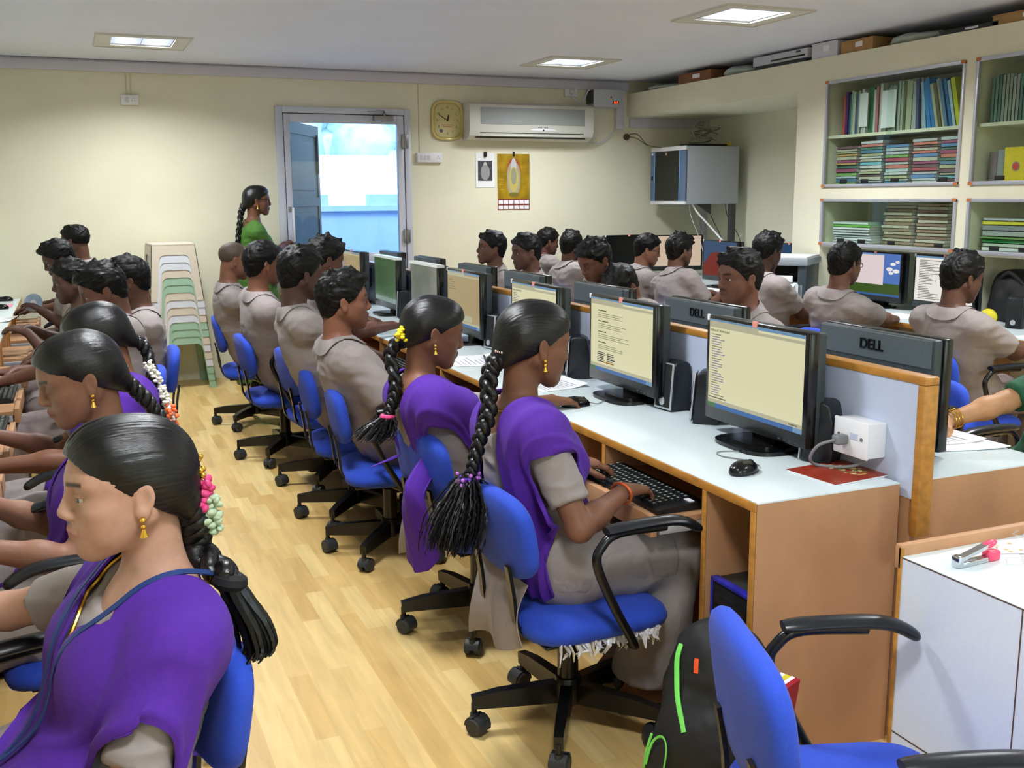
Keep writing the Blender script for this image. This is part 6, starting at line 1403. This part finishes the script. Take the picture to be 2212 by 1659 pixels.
# ------------------------------------------------------------------ chairs
ch0 = make_chair('blue typist chair under the student with the purple hair tie, nearest on the central desk')
ch0.location = (1.215, 2.48, 0); ch0.rotation_euler = (0, 0, R(3))
lin_ = MB(); rr = random.Random(3)
for k in range(46):
    x = -.13+.30*k/46+rr.uniform(-.01, .01); z = .352; pts = [(x, -.205+rr.uniform(-.01, .01), z), (x+rr.uniform(-.015, .015), -.215+rr.uniform(-.012, .01), z-rr.uniform(.012, .028)), (x+rr.uniform(-.02, .02), -.212+rr.uniform(-.02, .01), z-rr.uniform(.02, .055))]
    lin_.tube(pts, [.009, .007, .002], 5, flat=.35)
lining = lin_.obj('torn_lining', mat('torn_plastic', (206, 204, 206), .25, noise=.2, scale=120), None, 50)
CH = [(1.24, 3.25, 8, 'blue typist chair under the second student, with the yellow flower'), (1.17, 4.12, -6, 'blue typist chair under the student in profile turned to the right'), (1.16, 4.66, -4, 'blue typist chair under the student whose hair hides his face'),
      (1.19, 5.3, 5, 'blue typist chair third from the back on the central row'), (1.07, 5.95, 2, 'blue typist chair second from the back on the central row'), (1.06, 6.95, -4, 'farthest blue typist chair, under the student with shaved head'),
      (-.04, 1.79, 194, 'blue typist chair under the large student at bottom left'), (.0, 2.76, 180, 'blue typist chair under the student looking down at left'), (.03, 3.62, 176, 'blue typist chair under the student with white flower string'), (.10, 4.95, 178, 'blue typist chair behind the flower string at left'), (.22, 5.62, 180, 'blue typist chair of the student sitting farther back in the left row'), (.03, 6.35, 180, 'blue typist chair of the student holding the disc'), (.0, 7.45, 184, 'blue typist chair of the student with swept-up hair'), (.02, 8.2, 180, 'farthest blue typist chair in the left row'),
      (4.12, 3.86, -4, 'blue typist chair under the student nearest right'), (4.14, 4.76, 3, 'blue typist chair under the student before the sky wallpaper'), (4.18, 5.55, 0, 'blue typist chair under the student beside the printer'), (4.06, 6.4, 0, 'blue typist chair under the student before the red screen'), (4.1, 7.2, 0, 'blue typist chair under the student in glasses'), (3.92, 7.85, 4, 'blue typist chair showing between two monitors, right of centre'), (3.98, 8.45, 0, 'farthest blue typist chair along the right wall'),
      (2.93, 3.92, 180, 'blue typist chair under the moustached student across the partition'), (2.9, 5.3, 176, 'blue typist chair under the student bending forward across the partition'), (2.93, 6.5, 180, 'blue typist chair under the second student from the door'), (2.92, 7.08, 180, 'blue typist chair under the student looking left near the clock'), (2.98, 2.36, 180, 'blue typist chair under the green-sleeved person at the right edge'), (3.08, 3.24, 172, 'empty blue typist chair beyond the end of the partition')]
for x, y, a, l in CH:
    c = dup(ch0, l, (x, y, 0), R(a))
    if 'large student' in l:
        for q in list(c.children):
            if q.name.startswith('armrest') and q.bound_box[0][1] > 0:
                for z in list(q.children): bpy.data.objects.remove(z)
                bpy.data.objects.remove(q)
lining.parent = ch0
fg = dup(ch0, 'empty blue typist chair with black arms in the right foreground', (1.255, 1.35, 0), R(-18))
for c in fg.children:
    if c.name.startswith('backrest'): c.scale = (1, 1.06, 1.2); c.location = (0, 0, -.14)
for c in list(fg.children):
    if c.name.startswith('armrest'): c.location = (.035, 0, -.045)
    if c.name.startswith('torn'): bpy.data.objects.remove(c)

for c in ch0.children:
    if c.name.startswith('armrest'): c.location = (.05, 0, -.008)
# ------------------------------------------------------------------ girls
def dupatta(I, right=(.06, .19, -.52), left=(.07, .15, -.40), low=.42, wide=.185, name='dupatta', mid=0, seed=0, back=-.10, neck=.070, vdepth=.18, rx=None, lx=None, arm=False):
    """(inner, outer, drop) of each back end; wide: half width at the shoulders"""
    N, fw, lf, up = I['N'], I['fw'], I['lf'], I['up']; f = skinfield(I)
    P = lambda x, y, z: N+fw*x+lf*y+np.array([0, 0, z])
    L, Rr = left, right; rx = rx or (back-.03, back+.03); lx = lx or (back-.03, back+.03)
    inner = [P(lx[0], L[0], L[2]), P(back-.02, L[0], L[2]*.55), P(-.10, neck, -.07), P(-.01, neck, .0), P(.075, neck*.8, -.09), P(.12, 0, -vdepth), P(.075, -neck*.8, -.09), P(-.01, -neck, .0), P(-.10, -neck, -.07), P(back-.02, -Rr[0], Rr[2]*.55), P(rx[0], -Rr[0], Rr[2])]
    outer = [P(lx[1], L[1], L[2]), P(back+.02, L[1], L[2]*.55), P(-.07, wide+.005, -.17), P(-.02, wide+.012, -.10), P(.09, wide*.95, -.2), P(.16, 0, -low), P(.09, -wide*.95, -.2), P(-.02, -wide-.012, -.10), P(-.07, -wide-.005, -.17), P(back+.02, -Rr[1], Rr[2]*.55), P(rx[1], -Rr[1], Rr[2])]
    if arm:
        inner[:3] = [P(-.035, .20, -.56), P(-.04, .19, -.28), P(-.05, .11, -.05)]; outer[:4] = [P(.035, .25, -.56), P(.045, .24, -.30), P(.055, .212, -.17), P(.078, .18, -.16)]
    return drape(I, f, inner, outer, name, M_purple, off=.013, nu=120, nv=26, pleat=.0042, pf=6, th=.004, seed=seed), f
def chain(I, f, r=.088, drop=.05, back=.02, name='necklace', m=None, w=.0016, front=.10, off=.002):
    N, fw, lf = I['N'], I['fw'], I['lf']; pts = []
    for k in range(25):
        a = 2*PI*k/24; fr = .5+.5*math.cos(a); pts.append(N+fw*(math.cos(a)*(r*.9 if math.cos(a) < 0 else front))+lf*math.sin(a)*r*.86+np.array([0, 0, back-(drop+back)*fr**2]))
    a = np.array([list(p) for p in smooth_path(pts, 4)]); fb = f if f is not None else I['body']; a = fb.push(a, w+off, 8, .06); mb = MB(); mb.tube([Vector(p) for p in a], w, 6); return mb.obj(name, m or M_gold, I['o'])
def bangle(I, s, m, name='bangle', n=1, r=.031, t=.004, frac=.9):
    e, w = I['EL'][s], I['W'][s]; d = unit(w-e); u = unit(np.cross(d, [0, 0, 1])); v = np.cross(u, d); c = e+(w-e)*frac
    for k in range(n):
        q = MB(); cc = c-d*.012*k; q.tube([Vector(cc+(u*math.cos(a)+v*math.sin(a))*r) for a in [2*PI*i/24 for i in range(24)]], t, 8, closed=True); q.obj(name, m, I['o'])
def blossoms(name, pts, cols, n, r, parent, spread, seed=1):
    """each colour of the string is one part made of crowded petals"""
    rr = random.Random(seed); P = smooth_path(pts, 12)
    for ci, c in enumerate(cols):
        mb = MB(); k0, k1 = c[1], c[2]
        for i in range(n):
            t = k0+(k1-k0)*rr.random(); p = P[min(len(P)-1, int(t*len(P)))]+Vector((rr.uniform(-1, 1), rr.uniform(-1, 1), rr.uniform(-1, 1)))*spread
            M = Matrix.Rotation(rr.uniform(0, 6), 3, 'Z') @ Matrix.Rotation(rr.uniform(-1, 1), 3, 'X'); s = r*rr.uniform(.7, 1.2); mb.ball(p, s, s*.8, s*.6, 7, 5, M)
        mb.obj(name, c[0], parent, 50)
M_petw = mat('petal_white', (232, 230, 214), .6); M_peto = mat('petal_orange', (232, 106, 56), .6); M_pety = mat('petal_yellow', (240, 216, 30), .6); M_petp = mat('petal_pink', (206, 60, 120), .5); M_petg = mat('petal_sage', (170, 190, 160), .6)
G = {}
# front girl on the central desk
I = make_person('person in purple dupatta typing at the nearest central keyboard, plait tied in purple', (1.19, 2.545), 3, (1.155, 2.575, 1.095), hy=0, hp=10, sex='f', hair='long', res=.0035, lid=-.002, skin=(122, 78, 54), seed=1,
    hands={'r': (1.35, 2.405, .70), 'l': (1.355, 2.755, .70)}, hand_d={'r': (.80, .42, -.12), 'l': (.90, -.28, -.10)}, curl=(16, 22, 16), poles={'r': np.array([-.30, -.75, -1]), 'l': np.array([-.3, .5, -1])}, neckcut=(.075, .09), knees={'l': (.37, .13, .47), 'r': (.36, -.11, .47)}, ankles={'l': (.30, .12, .085), 'r': (.25, -.08, .085)}, clothres=.006)
dp, f = dupatta(I, right=(.125, .235, -.50), left=(.09, .13, -.28), seed=1, wide=.170, rx=(-.10, -.02)); chain(I, f); bangle(I, 'r', mat('copper_bangle', (226, 110, 60), .3, metal=.6), frac=.93)
lp = I['loc']; N = I['N']; T = I['T']
path = [T((-.098, 0, -.045)), T((-.118, .012, -.095)), lp((1.0, 2.53, .93)), lp((.972, 2.525, .86)), lp((.95, 2.52, .79)), lp((.935, 2.52, .745))]
plait(path, .027, .017, 'plait', I['o'], ([lp((.935, 2.52, .755)), lp((.925, 2.515, .70)), lp((.905, 2.51, .64)), lp((.885, 2.505, .575))], 150, .030), lumps=7)
q = MB(); rr = random.Random(2); c0 = Vector(lp((.934, 2.52, .75))); q.tube([c0+Vector((math.cos(a)*.021, math.sin(a)*.021, 0)) for a in [2*PI*k/20 for k in range(20)]], .010, 8, closed=True); q.obj('purple_hair_tie', M_purple, I['o'])
q = MB()
for k in range(16): a = rr.uniform(0, 6.3); q.ball(c0+Vector((math.cos(a)*.030, math.sin(a)*.030, rr.uniform(-.015, .018))), .0055, n=8, m=6)
q.obj('hair_tie_beads', mat('bead_lilac', (178, 110, 206), .3), I['o'])
q = MB()
for k in range(7): q.ball(T((-.118+.003*abs(k-3), -.02+.0065*k-.01, -.028)), .0045, n=8, m=6)
q.obj('hair_clip', mat('clip_pearl', (226, 200, 196), .2, metal=.3), I['o'])
# kameez tail hanging behind the seat
def tail(I, xs, y0, y1, z0, z1, seed=0):
    rr = random.Random(seed); rows = []
    for i in range(14):
        t = i/13; row = []
        for j in range(16):
            u = j/15; y = y0+(y1-y0)*u; edge = 1-.22*(2*u-1)**2*math.sin(seed+3*u); row.append((xs-.03*math.sin(t*2.2)+.012*math.sin(u*9+seed)*(t+.2), y+.02*math.sin(t*3+u*4), z0+(z1-z0)*t*edge))
        rows.append(row)
    mb = MB(); mb.grid(rows, .003); mb.obj('kameez_tail', M_cloth, I['o'], 80)
tail(I, -.175, -.20, .10, .50, .29, 1)
# second girl
I = make_person('person in purple dupatta holding the mouse, yellow flower in the plait, second on central desk', (1.20, 3.27), 4, (1.095, 3.27, 1.05), hy=-10, hp=14, sex='f', hair='long', res=.0045, lid=-.004, skin=(124, 78, 52), seed=4,
    hands={'r': (1.545, 3.30, .775), 'l': (1.44, 3.55, .69)}, hand_d={'r': (.95, .15, -.12), 'l': (.9, -.2, -.2)}, curl={'r': (14, 18, 14), 'l': (26, 30, 22)}, neckcut=(.07, .07))
dp, f = dupatta(I, right=(.11, .215, -.52), left=(.07, .115, -.22), seed=2, wide=.168, rx=(-.10, -.02)); chain(I, f); lp = I['loc']; T = I['T']
plait([T((-.10, 0, -.04)), T((-.125, .012, -.10)), lp((.955, 3.25, .88)), lp((.935, 3.245, .82)), lp((.92, 3.24, .775))], .025, .020, 'plait', I['o'], ([lp((.92, 3.24, .78)), lp((.90, 3.235, .75)), lp((.87, 3.23, .72))], 70, .024), lumps=5)
q = MB(); c0 = Vector(lp((.92, 3.24, .785))); q.tube([c0+Vector((math.cos(a)*.018, math.sin(a)*.018, 0)) for a in [2*PI*k/20 for k in range(20)]], .009, 8, closed=True); q.obj('pink_hair_tie', M_petp, I['o'])
c0 = Vector(T((-.118, -.035, -.012))); blossoms('yellow_flower', [c0, c0+Vector((0, 0, -.02))], [(M_pety, 0, 1)], 34, .009, I['o'], .013, 2)
tail(I, -.17, -.19, .10, .50, .30, 2)
# large girl at bottom left
I = make_person('person in purple dupatta and navy lanyard, seated largest at bottom left', (-.03, 1.80), 187, (.055, 1.79, 1.022), hy=1, hp=2, sex='f', hair='long', res=.0026, lid=.002, skin=(186, 138, 112), seed=5,
    hands={'l': (-.22, 1.62, .60), 'r': (-.38, 2.02, .79)}, neckcut=(.085, .075), clothres=.0055, poles={'l': np.array([-.1, .5, -1]), 'r': np.array([-.1, -.8, -.6])}, twist=4)
dp, f = dupatta(I, right=(.08, .19, -.35), left=(.13, .24, -.52), seed=3, wide=.188, low=.50, vdepth=.17, arm=True); chain(I, f, drop=.135, front=.115, r=.080, w=.0032, off=.004); chain(I, f, drop=.15, front=.12, r=.084, w=.0026, name='gold_chain', off=.004)
N, fw, lf = I['N'], I['fw'], I['lf']; T = I['T']; lp = I['loc']; P = lambda x, y, z: N+fw*x+lf*y+np.array([0, 0, z])
f2 = skinfield(I)
for sg in (1, -1): ribbon(I, f2, [P(-.085, 0, .035), P(-.06, sg*.06, .03), P(.02, sg*.075, -.015), P(.10, sg*.045, -.12), P(.16, sg*.014, -.26), P(.175, sg*.004, -.40), P(.17, 0, -.47)], .011, 'lanyard', M_navy, off=.021, th=.002)
q = MB(); c0 = P(.185, 0, -.50); q.rbox(c0[0]-.004, c0[0]+.004, c0[1]-.012, c0[1]+.012, c0[2]-.03, c0[2]+.02, .003); q.obj('lanyard_clip', M_silver, I['o'], 40)
q = MB(); q.ball(T((.0785, 0, .052)), .003, .004, .007, n=10, m=6); q.obj('forehead_mark', mat('kumkum_red', (170, 26, 44), .6), I['o']); q = MB(); q.ball(T((.0745, 0, .064)), .003, .004, .004, n=10, m=6); q.obj('forehead_mark', M_petw, I['o'])
path = [T((-.092, 0, -.045)), T((-.104, -.012, -.09)), T((-.106, -.02, -.135)), lp((.208, 1.74, .85)), lp((.225, 1.65, .80))]
plait(path[:4], .033, .030, 'plait', I['o'], ([path[3], lp((.222, 1.735, .815)), lp((.240, 1.73, .775)), lp((.248, 1.725, .735)), lp((.238, 1.72, .72))], 26, .010, .0068), lumps=4)
q = MB(); c0 = Vector(lp((.206, 1.74, .853))); q.tube([c0+Vector((math.cos(a)*.016, math.sin(a)*.016, .004*math.cos(a))) for a in [2*PI*k/20 for k in range(20)]], .015, 8, closed=True); q.obj('black_hair_tie', mat('hair_tie_black', (12, 12, 18), .8), I['o'])
c0 = Vector(T((-.112, .012, .020))); rr = random.Random(8); q = MB()
for k in range(14): q.ball(c0+Vector((rr.uniform(-.012, .006), rr.uniform(-.016, .016), rr.uniform(-.016, .016))), .0058, n=8, m=6)
q.obj('gold_hair_clip', M_gold, I['o'])
c0 = Vector(T((-.122, .014, -.022))); blossoms('rose', [c0+Vector((0, 0, .014)), c0-Vector((0, 0, .02))], [(M_petp, 0, 1)], 40, .011, I['o'], .010, 4); c0 = Vector(T((-.130, .012, -.062))); blossoms('sage_flower', [c0+Vector((0, 0, .018)), c0-Vector((0, 0, .03))], [(M_petg, 0, 1)], 40, .010, I['o'], .012, 5)
# girl behind her, looking down
I = make_person('person in purple dupatta looking down, directly behind the lanyard wearer at left', (.0, 2.78), 186, (-.008, 2.83, 1.045), hy=4, hp=16, sex='f', hair='long', res=.0038, lid=-.005, skin=(142, 96, 70), seed=6,
    hands={'l': (-.27, 2.55, .72), 'r': (-.30, 2.98, .72)}, hand_d={'l': (-.9, .1, -.2), 'r': (-.9, -.1, -.2)})
dp, f = dupatta(I, seed=4); bangle(I, 'r', M_blackm, 'bracelet', r=.028, t=.003); T = I['T']
q = MB(); q.tube([T((-.108, -.03, -.01)), T((-.122, 0, -.012)), T((-.108, .03, -.01))], .004, 6); q.obj('hair_clip', M_steel, I['o']); plait([T((-.10, 0, -.04)), T((-.13, .0, -.10)), T((-.15, 0, -.17)), T((-.16, 0, -.25))], .026, .02, 'plait', I['o'], lumps=5)
# girl with flower string
I = make_person('person in purple dupatta with white flower string down the plait, left row', (.03, 3.62), 184, (.055, 3.70, 1.035), hy=6, hp=20, sex='f', hair='long', res=.005, lid=-.005, skin=(120, 74, 50), seed=7,
    hands={'l': (-.27, 3.42, .70), 'r': (-.30, 3.85, .71)}, hand_d={'l': (-.9, .1, -.2), 'r': (-.9, -.1, -.2)})
dp, f = dupatta(I, seed=5); lp = I['loc']; T = I['T']; path = [T((-.10, 0, -.04)), T((-.128, .0, -.095)), lp((.225, 3.66, .87)), lp((.245, 3.65, .79)), lp((.255, 3.64, .73)), lp((.275, 3.63, .64))]
plait(path, .026, .018, 'plait', I['o'], lumps=7); pp = [lp((.205, 3.625, .955)), lp((.232, 3.615, .90)), lp((.25, 3.605, .84)), lp((.262, 3.60, .785)), lp((.255, 3.59, .74))]
blossoms('jasmine_string', pp, [(M_petw, 0, .85)], 150, .0085, I['o'], .012, 6); blossoms('orange_flower', pp, [(M_peto, .68, 1)], 46, .010, I['o'], .022, 7); blossoms('yellow_flower', [lp((.215, 3.58, .80)), lp((.22, 3.575, .775))], [(M_pety, 0, 1)], 30, .010, I['o'], .012, 8); blossoms('white_flower', [lp((.225, 3.57, .75)), lp((.235, 3.565, .69))], [(M_petw, 0, 1)], 26, .009, I['o'], .010, 9)

# ------------------------------------------------------------------ boys
def boy(label, at, face, head, **k):
    k.setdefault('res', .0062); k.setdefault('sex', 'm'); k.setdefault('skin', (96, 62, 46)); return make_person(label, at, face, head, **k)
C = lambda y, x=1.38, z=.70, d=.13: {'r': (x, y-d, z), 'l': (x, y+d, z)}
boy('person in taupe shirt, in profile facing right with swept-up hair, third on the central desk', (1.16, 4.16), 2, (1.005, 4.14, 1.078), hy=-8, hp=0, hair='quiff', skin=(128, 78, 54), hands={'r': (1.35, 3.98, .72), 'l': (1.38, 4.22, .71)}, hand_d={'r': (.9, .2, -.2), 'l': (.9, -.1, -.2)}, seed=11, mous=.35, res=.005, lid=0)
boy('person in taupe shirt, whose thick hair hides his face, fourth on the central desk', (1.12, 4.70), 4, (.955, 4.74, 1.15), hy=12, hp=6, hair='mop', skin=(82, 54, 44), hands=C(4.98, 1.35, .725, .09), seed=12)
boy('person in taupe shirt, half hidden, stretching his arm to the keyboard before the door', (1.24, 5.45), 4, (1.27, 5.62, 1.16), hy=6, hp=14, hair='mop', skin=(100, 62, 46), hands={'r': (1.60, 5.50, .80), 'l': (1.55, 5.9, .80)}, hand_d={'r': (.95, .1, -.1), 'l': (.9, 0, -.2)}, seed=13)
boy('person in taupe shirt, in front of the person in green, his face turned away', (1.05, 5.90), 4, (.965, 5.82, 1.135), hy=10, hp=0, hair='short', skin=(128, 80, 56), hands=C(6.1), seed=14)
boy('person in taupe shirt, with shaved head beside the person in green', (1.02, 6.86), 0, (.955, 6.80, 1.105), hy=0, hp=12, hair='shaved', skin=(128, 82, 58), hands=C(6.9), seed=15)
Lh = lambda y, x=-.28, z=.73, d=.12: {'l': (x, y-d, z), 'r': (x, y+d, z)}
boy('person in taupe shirt, with swept fringe behind the flower string student, left row', (.10, 4.95), 182, (.115, 5.05, 1.085), hy=2, hp=22, hair='mop', skin=(104, 66, 50), hands=Lh(5.05), seed=21)
boy('person in taupe shirt, sitting farther back in the left row, only hair and collar showing', (.24, 5.62), 184, (.25, 5.60, 1.085), hy=-8, hp=12, hair='short', hands=Lh(5.6, -.15), seed=22)
boy('person in taupe shirt, in profile facing left, holding a compact disc', (.02, 6.32), 180, (-.015, 6.25, 1.045), hy=4, hp=10, hair='short', skin=(86, 56, 44), hands={'l': (-.24, 6.3, .76), 'r': (-.20, 7.2, .80)} if False else Lh(6.4, -.26, .77), seed=23)
boy('person in taupe shirt with tall swept-up fringe, second farthest back in the left row', (.0, 7.45), 180, (-.085, 7.5, 1.105), hy=8, hp=24, hair='quiff', skin=(80, 52, 42), hands={'l': (-.20, 7.36, .78), 'r': (-.26, 7.7, .78)}, hand_d={'l': (-.8, .3, .5), 'r': (-.9, 0, -.1)}, seed=24)
boy('person in taupe shirt, farthest back in the left row, seen as a dark round head', (.03, 8.2), 186, (.025, 8.2, 1.195), hy=-40, hp=6, hair='crop', hands=Lh(8.2), seed=25)
Rh = lambda y, x=2.66, z=.71, d=.12: {'l': (x, y-d, z), 'r': (x, y+d, z)}
boy('person in taupe shirt, with moustache looking left across the partition', (2.95, 3.93), 176, (2.745, 3.87, 1.13), hy=4, hp=4, hair='mop', skin=(112, 70, 52), hands=Rh(3.9), seed=31, mous=.6, lid=.003, res=.005)
boy('person in taupe shirt, bending forward with head down, beside the lowered black head', (2.96, 5.42), 176, (2.72, 5.22, 1.135), hy=16, hp=26, hair='mop', skin=(110, 66, 46), hands=Rh(5.3), seed=32, lid=-.004)
boy('person in taupe shirt looking left, second from the clock side across the partition', (2.96, 6.50), 178, (2.82, 6.42, 1.125), hy=2, hp=6, hair='short', skin=(94, 62, 50), hands=Rh(6.5), seed=33)
boy('person in taupe shirt in profile looking left, nearest the door across the partition', (2.95, 7.06), 178, (2.80, 7.0, 1.125), hy=-4, hp=-4, hair='short', skin=(104, 68, 52), hands={'l': (2.64, 7.0, .72), 'r': (2.52, 7.12, .95)}, seed=34)
I = make_person('person in taupe shirt with head lowered behind a monitor back, across the partition', (2.98, 4.93), 176, (2.79, 5.03, 1.0), hy=20, hp=44, sex='m', hair='mop', res=.006, skin=(110, 70, 50), hands=Rh(4.9), seed=35, lid=-.005)
Wh = lambda y, x=4.46, z=.755, d=.13: {'l': (x, y+d, z), 'r': (x, y-d, z)}
boy('person in taupe shirt, seen from behind nearest right, facing the bright list screen', (4.10, 3.85), 4, (4.02, 3.82, 1.085), hy=-12, hp=10, hair='mop', hands={'r': (4.44, 3.72, .75), 'l': (4.42, 4.1, .75)}, hand_d={'r': (.9, .1, -.1), 'l': (.9, -.1, -.2)}, seed=41, res=.0055)
boy('person in taupe shirt, with spectacles seen from behind before the sky wallpaper', (4.13, 4.77), 6, (4.07, 4.725, 1.10), hy=4, hp=6, hair='short', skin=(112, 74, 56), hands={'r': (4.50, 4.76, .76), 'l': (4.48, 5.0, .76)}, hand_d={'r': (.5, .85, -.1), 'l': (.9, -.2, -.2)}, seed=42, glasses=True, res=.0055)
boy('person in taupe shirt, leaning his chin on his hand beside the printer', (4.17, 5.55), 8, (4.16, 5.57, 1.13), hy=4, hp=14, hair='mop', skin=(86, 56, 44), hands={'r': (4.52, 5.52, .76), 'l': (4.30, 5.72, .93)}, hand_d={'l': (-.3, -.3, .9), 'r': (.9, 0, -.1)}, seed=43)
boy('person in taupe shirt, seen from behind before the red screen', (4.04, 6.42), 8, (4.09, 6.52, 1.095), hy=2, hp=4, hair='quiff', skin=(104, 68, 52), hands={'r': (4.38, 6.40, .78), 'l': (4.5, 6.7, .76)}, hand_d={'r': (.9, -.1, -.05), 'l': (.9, 0, -.2)}, seed=44)
boy('person in taupe shirt, in black glasses leaning sideways in front of the beige screen', (4.06, 7.20), 2, (4.20, 7.17, 1.07), hy=-26, hp=12, hair='short', skin=(150, 100, 72), hands={'r': (4.40, 7.1, .76), 'l': (4.46, 7.35, .76)}, seed=45, glasses=True)
boy('person in taupe shirt, turned away between the bending student and the wall', (3.90, 7.85), 10, (3.90, 7.92, 1.075), hy=10, hp=6, hair='mop', hands=Wh(7.9, 4.3), seed=46)
boy('person in taupe shirt, in profile facing right, farthest back near the poster wall', (3.97, 8.45), 0, (3.98, 8.57, 1.085), hy=-4, hp=10, hair='short', skin=(98, 60, 46), hands=Wh(8.5, 4.35), seed=47)
# person with green sleeve at the right edge
I = make_person('person with dark green sleeve and bangles reaching over papers at the right edge', (2.90, 2.39), 172, (2.95, 2.235, 1.12), hy=0, hp=10, sex='f', hair='long', res=.005, skin=(196, 140, 92), top=M_teal, seed=51, hands={'r': (2.56, 2.455, .775), 'l': (2.72, 2.06, .765)}, hand_d={'r': (-.95, -.1, -.15), 'l': (-.9, .1, -.1)}, curl=(20, 28, 20), poles={'r': np.array([-.2, -.5, -1]), 'l': np.array([-.2, .6, -1])}, slv=.86)
bangle(I, 'r', M_gold, n=3, r=.031, t=.0022, frac=.93)
# teacher standing by the door
I = make_person('person in green saree standing with her hand on the door handle', (1.36, 8.55), 6, (1.392, 8.52, 1.475), hy=-10, hp=2, sex='f', hair='long', res=.006, standing=True, skin=(112, 70, 46), top=M_green, seed=61, hands={'r': (1.62, 8.68, 1.12), 'l': (1.5, 8.80, 1.0)}, hand_d={'r': (.75, .6, .25), 'l': (.6, .2, -.6)}, glasses=True, slv=.9, curl=(30, 40, 30))
N, T = I['N'], I['T']; plait([T((-.10, 0, -.03)), T((-.125, -.01, -.09)), N+np.array([-.13, -.02, -.06]), N+np.array([-.15, -.02, -.2])], .03, .022, 'plait', I['o'], lumps=5); chain(I, None, drop=.12)
N, fw, lf = I['N'], I['fw'], I['lf']; f = skinfield(I); P = lambda x, y, z: N+fw*x+lf*y+np.array([0, 0, z])
drape(I, f, [P(.02, .08, .0), P(.11, .03, -.12), P(.15, -.05, -.24), P(.12, -.16, -.36)], [P(.0, .2, -.05), P(.13, .15, -.2), P(.17, .05, -.36), P(.14, -.12, -.50)], 'saree_fold', mat('saree_dark', (34, 44, 52), .7), off=.014, nu=50, nv=14, pleat=.005)
print('scene built in %.1f s' % (time.time()-T0))
